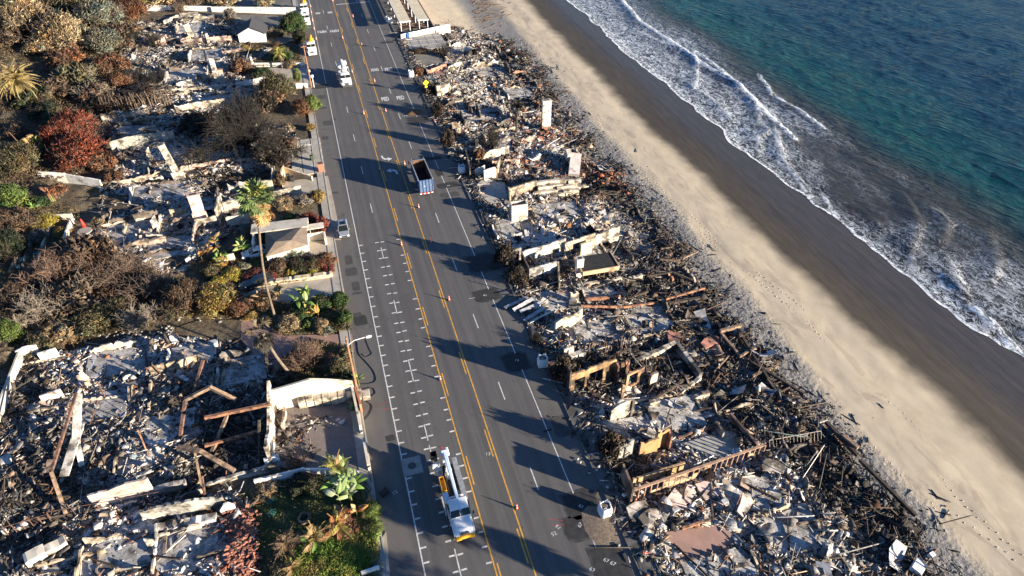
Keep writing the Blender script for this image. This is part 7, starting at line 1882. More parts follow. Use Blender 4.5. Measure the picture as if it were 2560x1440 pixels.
PL = [ # hillside, top left
 ('large tan leaved tree at the very top left corner', 45, 45, 7.5, 'tan', 'big', 8, 'brown', 'tree'), ('tan and olive tree right of the corner tree', 150, 85, 6.5, 'straw', 'big', 6.5, 'brown', 'tree'),
 ('pale sage green tree at the top left', 245, 45, 6.5, 'sage', 'big', 6, 'brown', 'tree'), ('sage tree below the pale sage green one', 255, 105, 5.0, 'sage', 'big', 4.5, 'brown', 'tree'), ('olive tree along the top edge', 165, 8, 6.0, 'olive', 'big', 6, 'brown', 'tree'),
 ('rust brown tree beside the top driveway', 325, 25, 5.0, 'rust', 'big', 4.5, 'brown', 'tree'), ('bright yellow green bush at the top edge above the driveway', 335, 4, 4, 'lime', 'leaf', 3, 'brown', 'shrub'),
 ('dark burnt tree by the left end of the curved wall', 305, 90, 5.0, 'brown', 'twig', 4.5, 'black', 'tree'), ('rust coloured shrub between the sage trees and the ash', 150, 110, 4, 'rust', 'twig', 3.5, 'brown', 'shrub'),
 ('brown twiggy shrub above the large palm', 195, 75, 4, 'brown', 'twig', 3.5, 'brown', 'shrub'), ('rusty shrub in the middle of the hillside', 160, 150, 4.2, 'rust', 'mixed', 3.5, 'brown', 'shrub'), ('grey green shrub on the hillside near the ash edge', 245, 108, 3, 'sage', 'leaf', 2.5, 'grey', 'shrub'),
 ('large grey twiggy bush right of the large palm', 190, 195, 5.2, 'olive', 'mixed', 4, 'grey', 'shrub'), ('rust brown hedge bush at the edge of the ash', 282, 165, 4.2, 'rust', 'leaf', 3.5, 'brown', 'shrub'), ('second rust brown bush below the first one', 300, 205, 3.0, 'rust', 'leaf', 2.5, 'brown', 'shrub'),
 ('grey brown twiggy bush above the scorched trunks', 230, 235, 4.5, 'brown', 'twig', 3.2, 'grey', 'shrub'), ('dark green bush under the large palm', 75, 240, 4.5, 'dark', 'mixed', 3, 'brown', 'shrub'), ('dull brown bush left of the scorched trunks', 130, 225, 4.5, 'brown', 'mixed', 3, 'brown', 'shrub'),
 ('dark shaded bush below the large palm', 110, 275, 3.5, 'dark', 'mixed', 2.6, 'black', 'shrub'), ('charred dark hedge behind the scorched trunks', 330, 240, 6.5, 'char', 'twig', 2.2, 'black', 'hedge'), ('charred hedge end nearest the ash', 250, 262, 4, 'char', 'twig', 2.4, 'black', 'hedge'),
 ('straw yellow bush between the top trees', 100, 118, 3.4, 'straw', 'leaf', 3, 'brown', 'shrub'), ('brown bush at the left edge above the large palm', 10, 100, 4, 'brown', 'mixed', 3.5, 'brown', 'shrub'), ('dry bush along the top edge beside the white wall', 405, 4, 4, 'straw', 'mixed', 2.5, 'brown', 'shrub'),
 ('dry brown bush at the top edge, above the long white wall', 480, 6, 4, 'brown', 'mixed', 2.2, 'brown', 'shrub'), ('dry golden scrub at the top edge near the road', 560, 4, 4.5, 'straw', 'mixed', 2, 'brown', 'shrub'), ('dry scrub bush at the top edge beside the kerb', 660, 8, 3.5, 'straw', 'mixed', 2, 'brown', 'shrub'),
 # left middle
 ('big red leaved tree, upper part of the red crown', 188, 318, 4.9, 'red', 'big', 4.6, 'brown', 'tree'), ('red leaved tree, lower part of the red crown by the white wall', 200, 382, 4.9, 'red', 'big', 4.4, 'brown', 'tree'), ('orange red bush at the left flank of the red crown', 150, 350, 3.6, 'red', 'big', 4.0, 'brown', 'tree'),
 ('green leaved bush peeping out of the red crown', 132, 300, 2.2, 'green', 'leaf', 2.2, 'brown', 'shrub'), ('brown twiggy bush at the right flank of the red crown', 252, 400, 3, 'rust', 'twig', 3, 'brown', 'shrub'),
 ('bright green round bush at the left edge', 18, 495, 3.0, 'lime', 'big', 3, 'brown', 'shrub'), ('olive bush at the left edge above the bright green one', 40, 400, 4.2, 'olive', 'big', 3.6, 'brown', 'shrub'), ('dark green bush at the left edge beside the olive one', 8, 400, 3.0, 'green', 'leaf', 3, 'brown', 'shrub'),
 ('rusty brown bush below the bright green one', 25, 555, 3.4, 'brown', 'leaf', 3, 'brown', 'shrub'), ('small brown bush left of the thin red topped pole', 40, 330, 2.6, 'brown', 'mixed', 2, 'brown', 'shrub'), ('dark green bush at the left edge beside the terraces', 12, 620, 3.0, 'dark', 'big', 3.2, 'brown', 'shrub'),
 ('bright yellow flowering bush above the terraces', 108, 552, 2.2, 'yellow', 'leaf', 1.6, 'brown', 'shrub'), ('yellow green strip bush in the terrace bed', 155, 580, 1.5, 'gold', 'leaf', 1.0, 'brown', 'shrub'), ('grey dead bush on the upper terrace', 95, 588, 1.6, 'grey', 'twig', 1.4, 'grey', 'shrub'),
 ('rust coloured dead plant below the white garden wall', 145, 475, 1.8, 'rust', 'mixed', 2.0, 'brown', 'shrub'), ('dark green low plants under the dead rust plant', 95, 505, 1.8, 'green', 'small', 1.2, 'brown', 'shrub'), ('dry brown shrub at the wall end by the ash', 285, 445, 2.0, 'rust', 'mixed', 1.6, 'brown', 'shrub'),
 ('dry grass clump beside the round stone table', 250, 548, 1.6, 'straw', 'mixed', 1, 'brown', 'shrub'),
 # big twiggy mass
 ('tall brown twiggy thicket, far left part', 135, 680, 4.6, None, 'twig', 4.6, 'red', 'thicket'), ('tall brown twiggy thicket, reddest part in the middle', 215, 640, 5.0, 'brown', 'twig', 4.6, 'red', 'thicket'), ('tall brown twiggy thicket, right middle part', 300, 670, 5.0, None, 'twig', 4.4, 'brown', 'thicket'),
 ('brown twiggy thicket, right end by the golden shrubs', 380, 715, 4.4, None, 'twig', 3.6, 'brown', 'thicket'), ('grey twiggy thicket, lower left part', 95, 770, 4.2, None, 'twig', 3.6, 'grey', 'thicket'), ('grey brown thicket, lower middle part', 190, 745, 4.6, 'brown', 'twig', 3.6, 'grey', 'thicket'),
 ('bare pale branched shrub with thick limbs below the thicket', 345, 790, 3.2, None, 'twig', 2.6, 'grey', 'shrub'), ('olive undergrowth bush below the thicket', 225, 800, 2.8, 'olive', 'leaf', 2, 'brown', 'shrub'), ('olive green undergrowth beside the pale branched shrub', 280, 775, 2.5, 'olive', 'leaf', 1.8, 'brown', 'shrub'),
 ('dry tan undergrowth bush at the lower left of the thicket', 140, 830, 2.8, 'tan', 'mixed', 1.6, 'brown', 'shrub'), ('green leafy bush at the left edge below the thicket', 12, 835, 2.2, 'lime', 'big', 2.2, 'brown', 'shrub'), ('dark shrub at the left edge beside the thicket', 30, 740, 2.8, 'brown', 'mixed', 2.2, 'brown', 'shrub'),
 ('small dead palm like tuft below the thicket', 175, 838, 1.2, 'tan', 'mixed', .9, 'brown', 'shrub'), ('ragged dry shrub behind the lattice wall', 90, 860, 2.2, 'olive', 'mixed', 1.6, 'brown', 'shrub'),
 ('brown olive rounded shrub left of the golden one', 458, 745, 2.9, 'brown', 'big', 3.4, 'brown', 'shrub'), ('dull brown shrub in front of the brown olive one', 430, 775, 2.2, 'olive', 'leaf', 2, 'brown', 'shrub'), ('large golden yellow rounded shrub', 535, 750, 2.9, 'gold', 'big', 3.0, 'brown', 'shrub'),
 ('brown and green rounded shrub right of the golden one', 597, 772, 1.7, 'rust', 'leaf', 1.8, 'brown', 'shrub'), ('yellow low shrub at the corner of the pink driveway', 625, 790, 1.1, 'gold', 'leaf', .9, 'brown', 'shrub'), ('golden top shrub beside the dark car', 545, 705, 1.4, 'yellow', 'leaf', 1.2, 'brown', 'shrub'),
 ('yellow green shrub behind the dark car', 580, 685, 1.9, 'yellow', 'leaf', 1.3, 'brown', 'shrub'), ('green shrub between the dark car and the banana plants', 530, 680, 1.6, 'olive', 'leaf', 1.4, 'brown', 'shrub'),
 # garden bed by hipped roof
 ('blue green spiky rounded shrub by the hipped roof', 733, 632, 2.4, 'blue', 'big', 1.9, 'brown', 'shrub'), ('dark green shrub below the blue green one', 748, 662, 2.0, 'dark', 'leaf', 1.5, 'brown', 'shrub'), ('rusty brown shrub at the end of the garden bed', 810, 652, 1.9, 'rust', 'leaf', 1.6, 'brown', 'shrub'),
 ('olive shrub between the dark and rusty shrubs', 785, 662, 1.6, 'olive', 'leaf', 1.4, 'brown', 'shrub'), ('wine red low plants at the end of the garden bed', 822, 672, 1.1, 'wine', 'small', .9, 'red', 'shrub'), ('bright yellow low plant on the garden bed edge, right one', 780, 682, 1.1, 'yellow', 'small', .7, 'brown', 'shrub'),
 ('bright yellow plant on the garden bed edge, left one', 727, 680, .9, 'yellow', 'small', .9, 'brown', 'shrub'), ('brown dead shrub in the middle of the garden bed', 695, 665, 2.1, 'brown', 'leaf', 1.5, 'red', 'shrub'), ('red flowering plants beside the palm trunk in the bed', 668, 690, 1.6, 'wine', 'leaf', 1.1, 'red', 'shrub'),
 ('pink red plants left of the palm trunk in the bed', 638, 690, 1.7, 'wine', 'leaf', 1.1, 'red', 'shrub'), ('grey green shrub left in the garden bed', 605, 672, 1.4, 'sage', 'leaf', 1.1, 'grey', 'shrub'), ('lime green small plant in the garden bed', 712, 650, .9, 'lime', 'small', .9, 'brown', 'shrub'),
 ('small yellow shrub beside the hipped roof wall', 666, 638, .9, 'yellow', 'small', .9, 'brown', 'shrub'), ('yellow green shrub against the cream house wall', 662, 588, 1.3, 'gold', 'leaf', 1.6, 'brown', 'shrub'), ('straw shrub above the hipped roof garage', 705, 512, 2.0, 'tan', 'leaf', 2, 'brown', 'shrub'),
 ('orange brown shrub beside the driveway above the silver car', 795, 492, 1.6, 'gold', 'leaf', 1.7, 'brown', 'shrub'), ('grey burnt shrub left of the orange brown one', 760, 500, 2.0, 'grey', 'mixed', 1.4, 'grey', 'shrub'), ('wine red creeper above the hipped roof', 768, 552, 2.2, 'wine', 'leaf', 1.6, 'red', 'shrub'),
 ('green leaved creeper left of the wine red one', 728, 548, 1.5, 'green', 'leaf', 1.1, 'brown', 'shrub'), ('tall wine red hedge by the entry of the hipped roof garage', 806, 562, 1.3, 'wine', 'leaf', 2.4, 'red', 'hedge'), ('grey dead palm shrub by the banana plants', 612, 580, 1.7, 'grey', 'mixed', 1.8, 'grey', 'shrub'),
 # near palm 2
 ('dark green hedge facing the road above the pink drive, upper run', 800, 762, 1.9, 'green', 'leaf', 1.3, 'brown', 'hedge'), ('dark green hedge corner by the kerb', 848, 750, 1.5, 'green', 'leaf', 1.4, 'brown', 'hedge'), ('dark green hedge facing the road, lower run', 858, 795, 1.3, 'green', 'leaf', 1.5, 'brown', 'hedge'),
 ('green hedge left part below the banana plants', 755, 785, 1.8, 'green', 'leaf', 1.3, 'brown', 'hedge'), ('lime plant inside the green hedges', 775, 808, 1.1, 'lime', 'small', 1.1, 'brown', 'shrub'), ('straw coloured dead plants beside the palm trunk', 725, 805, 2.0, 'straw', 'leaf', 1.3, 'brown', 'shrub'),
 ('tan dead shrub below the lime plant', 800, 815, 1.5, 'tan', 'leaf', 1.1, 'brown', 'shrub'), ('sage plant on the low wall above the pink driveway', 818, 826, 1.0, 'sage', 'small', .8, 'brown', 'shrub'), ('withered brown plants left of the palm trunk', 660, 745, 1.8, 'tan', 'leaf', 1.4, 'brown', 'shrub'),
 ('bare brown twiggy bush at the foot of the curved palm trunk', 758, 890, 3.1, None, 'twig', 2.6, 'red', 'shrub'), ('dark brown low bush under the curved palm trunk', 722, 935, 1.9, 'brown', 'twig', 1.2, 'black', 'shrub'), ('green and brown plants by the utility pole', 842, 920, 1.8, 'olive', 'leaf', 1.5, 'brown', 'shrub'),
 ('dark green plants at the foot of the utility pole', 862, 945, 1.5, 'dark', 'leaf', 1.2, 'brown', 'shrub'), ('olive tuft on the dirt left of the utility pole', 862, 882, 1.2, 'olive', 'small', 1.0, 'brown', 'shrub'),
 # top centre
 ('green pine like tree beside the parked trucks', 733, 62, 3.2, 'green', 'big', 4.2, 'brown', 'tree'), ('dark green bush at the kerb beside the nearest parked truck', 750, 95, 2.1, 'dark', 'big', 2.6, 'brown', 'shrub'), ('olive bush left of the pine like tree', 700, 82, 2.0, 'olive', 'leaf', 1.6, 'grey', 'shrub'),
 ('grey shrub right of the white garage', 682, 78, 1.9, 'sage', 'leaf', 1.8, 'grey', 'shrub'), ('green garden tree with yellow fronds by the short white wall', 705, 138, 2.7, 'green', 'big', 2.6, 'brown', 'tree'), ('straw yellow low hedge below the green garden tree', 728, 160, 2.0, 'straw', 'leaf', 1.0, 'brown', 'hedge'),
 ('brown low bush in front of the white garage', 690, 112, 1.5, 'brown', 'leaf', 1.1, 'brown', 'shrub'), ('yellow brown bush left of the white garage door', 612, 122, 1.5, 'gold', 'leaf', 1.2, 'brown', 'shrub'), ('dark red brown bush left of the white garage', 577, 92, 1.6, 'brown', 'leaf', 1.2, 'brown', 'shrub'),
 ('red brown twiggy bush right of the brick chimney', 600, 168, 2.9, 'rust', 'twig', 2.8, 'red', 'shrub'), ('green hedge right of the red brown twiggy bush', 655, 185, 2.6, 'green', 'leaf', 1.7, 'brown', 'hedge'), ('slim bright green cypress by the utility pole', 742, 190, 1.0, 'lime', 'big', 2.6, 'brown', 'tree'),
 ('grey bush standing on the top driveway verge', 575, 38, 1.9, 'grey', 'leaf', 2.2, 'grey', 'shrub'), ('large olive brown tree above the orange and green one', 690, 220, 4.2, 'olive', 'big', 4.4, 'brown', 'tree'), ('dark purple brown tree below the olive brown one', 668, 255, 3.6, 'brown', 'twig', 3.8, 'black', 'tree'),
 ('rounded tree at the kerb, orange brown half', 755, 268, 2.3, 'rust', 'big', 2.6, 'brown', 'tree'), ('rounded tree at the kerb, bright green half', 777, 262, 2.1, 'lime', 'big', 2.6, 'brown', 'tree'), ('dry bush at the kerb below the rounded tree', 775, 318, 1.2, 'gold', 'mixed', 1.2, 'brown', 'shrub'),
 ('small dead bush by the pink wall at the kerb', 722, 318, 1.3, 'tan', 'mixed', 1.2, 'black', 'shrub'),
 ('large blackened tree with a flat spreading crown', 590, 345, 8.4, None, 'tree', 7.5, 'black', 'tree'), ('second blackened tree crown close right of the large one', 690, 385, 4.6, 'char', 'tree', 4.6, 'black', 'tree'), ('blackened low branches left of the large crown', 500, 310, 4.4, 'char', 'twig', 3.2, 'black', 'tree'),
 ('charred hedge beside the cream gate wall', 697, 452, 1.3, 'brown', 'leaf', 2.2, 'black', 'hedge'), ('bare burnt tree standing in the top ruins', 385, 100, 2.6, None, 'twig', 3.4, 'black', 'tree'), ('bare burnt sapling beside the grey box wall', 445, 18, 2.2, None, 'twig', 2.6, 'brown', 'tree'), ('burnt bare shrubs above the long tan wall', 340, 190, 3.6, None, 'twig', 2.8, 'black', 'shrub'),
 ('burnt bare shrub right of those above the long tan wall', 385, 195, 3.2, None, 'twig', 2.6, 'black', 'shrub'), ('dead brown bush at the foot of the pitched roof beam', 640, 1075, .9, 'brown', 'mixed', .8, 'black', 'shrub'),
 # lawn
 ('dark bush on the lawn below the white garden wall', 752, 1212, 1.9, 'dark', 'leaf', 1.1, 'brown', 'shrub'), ('bare reddish dead shrub beside the white garden wall', 738, 1165, 1.1, None, 'twig', 1.5, 'red', 'shrub'),
 ('yellow green ivy hedge beside the banana plants', 925, 1275, 1.3, 'lime', 'big', 1.3, 'brown', 'hedge'), ('yellow green ivy hedge at the pavement, lower part', 932, 1320, 1.1, 'lime', 'big', .9, 'brown', 'hedge'), ('dry straw grass tuft at the lawn edge by the clay tiles', 665, 1225, 1.5, 'tan', 'mixed', .7, 'brown', 'shrub'),
 ('olive scrub at the bottom edge of the lawn', 700, 1425, 1.9, 'olive', 'leaf', .9, 'brown', 'shrub'), ('rusty fern like plant below the banana plants', 868, 1325, 1.4, 'rust', 'mixed', 1.0, 'brown', 'shrub'),
 # ocean side
 ('dead brown hedge above the terracotta wall', 1046, 178, 1.5, 'rust', 'mixed', 1.5, 'black', 'hedge'), ('long dead hedge at the farthest ocean side driveway', 1044, 128, 1.9, 'brown', 'mixed', .9, 'brown', 'hedge'), ('black burnt hedge behind the yellow sign', 1076, 222, 2.2, 'brown', 'twig', 1.8, 'black', 'hedge'),
 ('bare burnt tree with several stems near the cream wall', 1232, 345, 2.3, None, 'twig', 4.6, 'black', 'tree'), ('small burnt shrub left of the bare burnt tree', 1200, 385, 1.1, 'rust', 'twig', 2.2, 'black', 'shrub'), ('bare burnt tree standing in the farthest rubble', 1112, 128, 2.0, None, 'twig', 3.4, 'black', 'tree'),
 ('dead brown shrub inside the cream wall corner', 1215, 415, 1.4, 'brown', 'twig', 1.0, 'black', 'shrub'), ('dark burnt shrub against the white garage room wall', 1376, 672, 1.0, 'brown', 'mixed', 1.3, 'black', 'shrub'), ('tall burnt shrub added for road shadow, between the kerb and the tan wall corner', 1120, 345, 1.6, 'char', 'twig', 3.2, 'black', 'shrub'), ('burnt leafless shrub added for its shadow beside the soil heap at the ocean side kerb', 1095, 275, 1.5, 'char', 'twig', 3.0, 'black', 'shrub'),  # the tall char shrubs here are added to cast shadows on the road
 ('burnt bush added for its shadow at the kerb above the collapsed garage door', 1292, 690, 1.9, 'char', 'twig', 2.4, 'black', 'shrub'), ('burnt bush added for shadow in front of the dark burnt house by the pavement', 1410, 925, 1.9, 'char', 'twig', 3.6, 'black', 'shrub'), ('burnt bush added for its shadow beside the grey slotted wall by the road', 1530, 1110, 1.8, 'char', 'twig', 3.0, 'black', 'shrub'), ('black bush added for its shadow in the gap below the low white kerb wall', 1262, 640, 1.7, 'char', 'twig', 3.4, 'black', 'shrub'),  # bushes added along the kerb as shadow casters for the road
 ('black tangled burnt bush over the kerb below the patch', 1345, 845, 1.4, None, 'twig', 1.2, 'black', 'shrub')]
for a in PL: plant(a[0], a[1], a[2], a[3], a[4], a[5], a[6], a[7], a[8])

# palms ----------------------------------------------------------------
def feather(seed=1, L=3.2, n=26, droop=1.0, lw=.05):
    b = MB(); r = random.Random(seed); P = []
    for i in range(n + 1):
        u = i / n; P.append(Vector((u * L * (1 - .12 * u * droop), 0, (.95 * u - 1.25 * droop * u * u) * L * .5)))
    b.tube(P[::3] + [P[-1]], [.035] * (len(P[::3])) + [.008], 4)
    for i in range(2, n + 1):
        u = i / n; l = .75 * math.sin(min(1, u * 1.15 + .12) * PI) ** .6 * (L / 3.2) + .12
        for s in (-1, 1):
            p = P[i]; e = p + Vector((l * .45, s * l * .8, -l * .35 * r.uniform(.5, 1.6)))
            w_ = Vector((lw, 0, 0)); b.add([tuple(p - w_), tuple(p + w_), tuple(e + w_ * .3 + Vector((0, 0, .01))), tuple(e - w_ * .3)], [(0, 1, 2, 3)])
    return b.mesh('frond')
def fan(seed=1, L=1.1, n=15, R=.95):
    b = MB(); b.tube([(0, 0, 0), (L * .6, 0, .16), (L, 0, .12)], [.03, .025, .02], 4); r = random.Random(seed)
    for k in range(n):
        a = (k / (n - 1) - .5) * 4.4; a0 = a - .15; a1 = a + .15; q_ = R * (1 - .12 * abs(a) / 2.2) * r.uniform(.9, 1.05)
        b.add([(L, 0, .12), (L + .62 * q_ * math.cos(a0), .62 * q_ * math.sin(a0), .14), (L + q_ * math.cos(a), q_ * math.sin(a), .12 - .28 * q_ * r.uniform(.4, 1.3)), (L + .62 * q_ * math.cos(a1), .62 * q_ * math.sin(a1), .05)], [(0, 1, 2, 3)])
    return b.mesh('frond')
m_frond = mat('palm_fronds', (1, 1, 1), (.85, .80, .65), 1.5, .7, oc=True)
FE = [feather(1), feather(2, 3.2, 26, 1.5)]; FA = [fan(1), fan(2)]
for me in FE + FA: me.materials.append(m_frond)
def palm(label, base, crown_h, lean, kind, n, s, cols, dead=0, tr=.22, name='palm_tree', trunk=True, deadcol=(.20, .13, .07), bark=None, curve=0, up=.35):
    p = at(*base); t = thing(name, label, 'palm', p, 0)
    top = Vector((lean[0], lean[1], crown_h))
    if trunk:
        P = [Vector((lean[0] * u**1.3 + curve * math.sin(u * PI), lean[1] * u, -.3 + (crown_h + .3) * u)) for u in (0, .06, .2, .35, .5, .65, .8, .92, 1)]
        MB().tube(P, [tr * 1.5, tr * 1.15, tr, tr * .95, tr * .92, tr * .9, tr * .9, tr, tr * 1.1], 10).obj('trunk', bark or m_bark, t, smooth=True)
    r = random.Random(hash(label) % 999 if False else len(label) * 7 + n)
    M_ = FE if kind == 'feather' else FA
    for i in range(n):
        u = i / max(1, n - 1); el = up + 1.0 - u * 1.75 + r.uniform(-.15, .15)
        o = link('frond', r.choice(M_), None, t, top); a = i * 2.39996 + r.uniform(-.2, .2)
        o.rotation_euler = (r.uniform(-.35, .35), -el, a); k = s * r.uniform(.85, 1.1); o.scale = (k, k, k)
        c = r.choice(cols); g_ = r.uniform(.75, 1.2); o.color = (c[0] * g_, c[1] * g_, c[2] * g_, 1)
    for i in range(dead):
        o = link('dead_frond', r.choice(M_), None, t, (top.x, top.y, top.z - r.uniform(.1, 1.0) * s)); o.rotation_euler = (r.uniform(-.5, .5), r.uniform(.8, 1.45), i * 2.39996)
        k = s * r.uniform(.65, .95); o.scale = (k, k, k); g_ = r.uniform(.6, 1.3); o.color = (deadcol[0] * g_, deadcol[1] * g_, deadcol[2] * g_, 1)
    LASTP.append(t)
    return t
LASTP = []
LG = (.12, .21, .05); YG = (.28, .26, .07); TN = (.30, .20, .10); BK = (.012, .011, .01)
palm('large date palm with golden drooping fronds at the left edge', (62, 262), 4.8, (.3, 0), 'feather', 52, 1.65, [(.26, .19, .09), (.22, .17, .08), (.32, .26, .11)], 20, .38, deadcol=(.18, .12, .06))
palm('tall green fan palm with a long thin trunk in the garden', (690, 800), 20.0, (2.0, .75), 'fan', 26, 1.5, [(.10, .15, .05), (.12, .16, .06), YG], 44, .19, deadcol=(.33, .20, .09), curve=-.5)
palm('charred headed palm with a curved trunk at the end of the pink driveway', (735, 945), 8.6, (-2.2, .6), 'fan', 8, 1.2, [BK, (.10, .08, .05)], 26, .22, deadcol=(.03, .026, .022), curve=-.5)
palm('blackened palm with starry burnt fronds near the tall white chimney', (1291, 335), 6.2, (.05, 0), 'feather', 22, .75, [BK], 8, .26, deadcol=BK, bark=m_timber)
palm('small fan palm with pale fronds beside the red leaved tree', (103, 382), 1.6, (0, 0), 'fan', 16, 1.3, [YG, LG, TN], 8, .2)
palm('small windblown palm by the white garden wall of the lawn', (848, 1215), 3.2, (.2, .2), 'feather', 16, .62, [YG, TN, (.18, .2, .06)], 12, .15)
palm('withered low palm at the bottom left of the lawn', (722, 1375), .8, (0, 0), 'feather', 16, .8, [(.16, .11, .07), (.12, .08, .05)], 6, .14, trunk=False)
palm('low green centred palm on the lawn ivy', (790, 1360), .9, (0, 0), 'feather', 18, .7, [YG, LG, TN], 8, .14, trunk=False)
palm('rusty low palm on the lawn ivy', (850, 1330), 1.2, (0, 0), 'feather', 18, .72, [(.30, .13, .05), (.24, .12, .06), YG], 8, .14, trunk=False)
palm('dry low palm on the bottom edge of the lawn', (735, 1430), .6, (0, 0), 'feather', 14, .6, [TN, YG], 4, .14, trunk=False)
palm('thin yellow palm above the short white wall', (706, 172), 4.0, (0, .2), 'feather', 14, .8, [YG, YG, TN], 8, .14)
palm('small dead palm tuft under the brown thicket', (178, 855), .6, (0, 0), 'feather', 14, .6, [(.20, .14, .08)], 4, .1, trunk=False)
palm('grey dead palm at the left edge beside the lattice wall', (10, 905), 1.6, (0, 0), 'feather', 22, 1.0, [(.15, .12, .09), (.10, .08, .06)], 10, .25)
palm('small green and rust fan palm beside the garden bed', (560, 668), 1.4, (0, 0), 'fan', 12, .8, [LG, YG, (.4, .2, .06)], 8, .12)
palm('dark spiky palm at the foot of the thin leaning pole', (150, 130), 1.6, (0, 0), 'feather', 18, .9, [YG, TN], 8, .2)
for lb, bx, by, h in (('tall palm just outside the bottom edge, throwing its shadow over the nearest ocean lot', 40, 13, 12), ('second tall palm just outside the bottom edge, nearer the road', 33, 9, 10)):
    t = palm(lb, (1280, 720), h, (.3, 0), 'fan', 24, 1.6, [LG, YG], 20, .2)
    LASTP[-1].location = (bx, by, float(G(bx)))
# banana plants: long paddle leaves, each a part
def paddle(seed, L=1.9, W_=.30):
    b = MB(); r = random.Random(seed); vs = []; n = 7
    for i in range(n + 1):
        u = i / n; x = u * L; z = .55 * u * L - .62 * u * u * L; w_ = W_ * math.sin(min(1, .08 + u) * PI) ** .5 if u > .25 else .03
        vs += [(x, -w_, z - w_ * .25), (x, 0, z), (x, w_, z - w_ * .25)]
    b.add(vs, [(i * 3 + k, i * 3 + k + 1, i * 3 + k + 4, i * 3 + k + 3) for i in range(n) for k in (0, 1)])
    return b.mesh('leaf')
PD = [paddle(1), paddle(2, 1.6, .36)]
for me in PD: me.materials.append(m_frond)
def banana(label, px, py, n, s, cols, h=1.2, spread=1.2, cat='plant'):
    p = at(px, py); t = thing('banana_plant', label, cat, p, 0); r = random.Random(px)
    for i in range(max(2, n // 5)):
        a = r.uniform(0, 6.3); q_ = r.uniform(0, spread); base = (math.cos(a) * q_, math.sin(a) * q_); hh = h * r.uniform(.7, 1.3)
        MB().tube([(base[0], base[1], -.1), (base[0] * 1.1, base[1] * 1.1, hh)], [.12 * s, .07 * s], 6).obj('stem', m_frond, t).color = (.16, .15, .06, 1)
        for k in range(5):
            o = link('leaf', r.choice(PD), None, t, (base[0] * 1.1, base[1] * 1.1, hh)); o.rotation_euler = (r.uniform(-.5, .5), -r.uniform(-.1, 1.25), r.uniform(0, 6.28)); q2 = s * r.uniform(.7, 1.15); o.scale = (q2, q2, q2)
            c = r.choice(cols); g_ = r.uniform(.75, 1.25); o.color = (c[0] * g_, c[1] * g_, c[2] * g_, 1)
GR = (.11, .20, .04); PG = (.22, .30, .12); OR = (.40, .21, .07)
banana('tall banana plants with green leaves in front of the pink driveway', 765, 770, 30, .95, [GR, GR, PG, YG], 2.0, 1.5)
banana('yellow leaved banana plants at the foot of the tall green ones', 775, 790, 15, .8, [YG, (.45, .30, .05), OR], 1.0, 1.6)
banana('large pale green banana clump at the corner of the lawn', 880, 1240, 50, 1.05, [PG, PG, GR, (.30, .34, .22)], 2.4, 1.9)
banana('scorched orange leaves at the near foot of the pale green clump', 868, 1300, 20, .9, [OR, (.28, .12, .06), TN], 1.2, 1.4)
banana('scorched orange banana plants below the pink fireplace', 520, 650, 20, .95, [OR, TN, OR], 1.5, 1.0)
banana('second scorched banana plants beside the cream oval wall', 545, 640, 15, .9, [OR, TN, YG], 2.2, .6)
banana('green banana plants beside the white car', 612, 640, 20, .95, [GR, YG, PG], 1.6, .8)
banana('withered banana plants left of the long palm trunk', 655, 760, 20, .8, [TN, (.28, .14, .08), OR], 1.2, 1.3)
banana('withered orange leaves right of the long palm trunk', 700, 740, 20, .7, [TN, YG, OR], 1.0, 1.3)
banana('green topped plants above the yellow plants of the garden', 545, 680, 15, .8, [LG, YG, OR], .9, 1.0)
banana('aloe like grey green plant at the left terrace wall', 92, 520, 20, .7, [(.14, .18, .11), GR], .5, .9)
banana('rust brown dead banana plants below the red leaved tree', 142, 500, 25, .8, [(.24, .09, .045), (.18, .08, .05)], 1.8, .9)
banana('green leaves at the street lamp pole foot', 895, 962, 10, .6, [YG, LG], 1.2, .3)
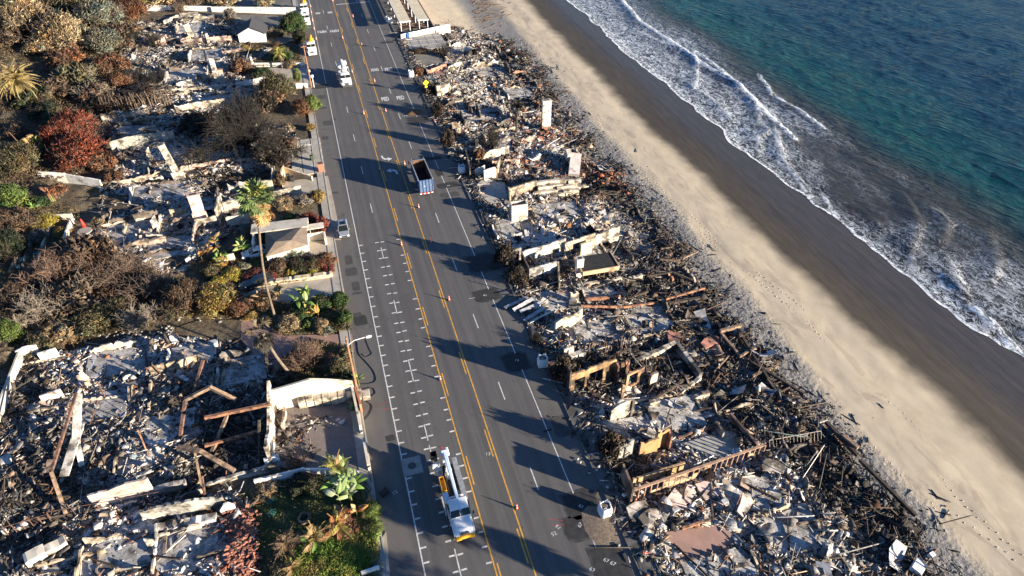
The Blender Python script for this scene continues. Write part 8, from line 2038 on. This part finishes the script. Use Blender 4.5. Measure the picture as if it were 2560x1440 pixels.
# lawn: base sheet plus grass and ivy
LAWN = px_poly([(640, 1218), (765, 1190), (900, 1195), (925, 1215), (945, 1330), (955, 1420), (960, 1540), (660, 1540), (648, 1440), (640, 1300), (600, 1240)])
IVY = px_poly([(900, 1290), (935, 1260), (948, 1330), (945, 1400), (900, 1440), (900, 1540), (690, 1540), (700, 1400), (770, 1360), (860, 1350)])
q = N('lawn_soil'); m_lawn = q.done(q.ramp(q.noise(1.2, 6, .7), [(.3, (.07, .085, .03)), (.5, (.13, .14, .055)), (.7, (.19, .165, .08))]), .95, nrm=q.bump(q.noise(9, 4), .8, .06))
b = MB(); b.prism([tuple(v) for v in LAWN], -.3, .05); tag(b.obj('lawn', m_lawn), kind='structure')
m_grass = mat('grass_blades', (1, 1, 1), (.8, .8, .7), 1, .8, attr=True)
def blades(name, label, P, n, size, cols, z, seed, cat, hmax=.12):
    rg = np.random.default_rng(seed); x0, y0 = P.min(0); x1, y1 = P.max(0)
    X = rg.uniform(x0, x1, n); Y = rg.uniform(y0, y1, n); k = inside(X, Y, P); X, Y = X[k], Y[k]; n = len(X)
    hh = fbm(X / 1.6, Y / 1.6, seed, 3) * hmax * 2
    Pn = np.stack([X, Y, G(X) + z + hh + rg.uniform(0, .06, n)], -1)
    S = np.stack([size * rg.uniform(.6, 1.5, n), size * rg.uniform(.3, .8, n), np.ones(n)], -1)
    T = np.array([(-1, 0, 0), (0, -1, .3), (1, 0, 0), (0, 1, .3)], float)
    V = np.einsum('nij,nkj->nki', rot_mats(n, .7, rg, .3), T[None] * S[:, None]) + Pn[:, None]
    c = np.array(cols)[np.clip((fbm(X / 2.5, Y / 2.5, seed + 3, 3) * 1.6 - .3 + rg.normal(0, .15, n)) * len(cols), 0, len(cols) - 1).astype(int)] * rg.uniform(.7, 1.3, (n, 1))
    o = link(name, np_mesh(name, V.reshape(-1, 3), [np.arange(n * 4).reshape(-1, 4)], np.repeat(c, 4, 0)), m_grass); return tag(o, label, cat, None, 'stuff')
blades('lawn_grass', 'short green and straw grass of the lawn around the round lids', LAWN, 26000, .055, [(.10, .13, .045), (.15, .17, .065), (.26, .23, .11)], .05, 801, 'grass', .03)
blades('ivy', 'bright green ivy covering the bank at the bottom beside the pavement', IVY, 26000, .075, [(.11, .20, .03), (.19, .29, .045), (.28, .29, .06), (.32, .24, .08)], .15, 802, 'ivy', .28)
GC = [px_poly(p) for p in [[(600, 620), (660, 640), (780, 640), (838, 650), (835, 690), (720, 712), (600, 725), (500, 700), (480, 660)], [(690, 760), (860, 745), (880, 830), (700, 840), (620, 790)], [(300, 700), (640, 740), (640, 800), (430, 800), (200, 860), (0, 880), (0, 700), (60, 680)],
                           [(0, 480), (200, 520), (200, 690), (0, 760)], [(780, 850), (880, 870), (890, 970), (700, 960), (700, 900)], [(620, 110), (760, 120), (765, 168), (640, 168)]]]
for i, (P, lb) in enumerate(zip(GC, ['low ground cover of the garden bed by the hipped roof', 'leaf litter and low plants between the green hedges', 'dry undergrowth below the brown thicket', 'dry undergrowth on the left terraces', 'dry ground cover at the foot of the curved palm', 'ground cover around the garden of the white garage'])):
    blades('ground_cover', lb, P, [12000, 12000, 22000, 10000, 9000, 7000][i], .085, [(.05, .06, .02), (.13, .10, .04), (.22, .15, .08), (.16, .09, .05), (.24, .20, .06)], .02, 810 + i, 'ground cover', .22)
HS = px_poly([(-200, -60), (340, -40), (330, 60), (300, 120), (330, 220), (250, 300), (260, 420), (100, 470), (-150, 480)])
blades('hillside_scrub', 'dry brown and grey scrub covering the hillside at the left', HS, 90000, .15, [(.04, .04, .02), (.10, .075, .045), (.17, .12, .07), (.12, .07, .04), (.20, .16, .09)], -.05, 830, 'scrub', .5)
# rocks along the soil bank
rk = MB().add(*(lambda v, f: (v, f))([(math.cos(a) * r_, math.sin(a) * r_, z) for z, r_ in ((-.3, .7), (.2, 1.), (.7, .55)) for a in [k * PI / 3 for k in range(6)]], [(i * 6 + k, i * 6 + (k + 1) % 6, i * 6 + 6 + (k + 1) % 6, i * 6 + 6 + k) for i in range(2) for k in range(6)] + [tuple(range(12, 18))])).mesh('stone'); rk.materials.append(m_conc)
for i in range(44):
    u = pr.random(); px, py = (190 + 240 * u, 848 - 26 * u + pr.uniform(-10, 10)) if i < 34 else (440 + 170 * u, 800 + pr.uniform(-8, 8)); p = at(px, py)
    o = link('stone', rk, None, None, (p.x, p.y, p.z + .08), pr.uniform(0, 6)); s = pr.uniform(.12, .34); o.scale = (s, s * .8, s * .7); tag(o, 'grey stone in the line edging the bank above the ash field', 'stone', 'stones edging the bank above the ash field')
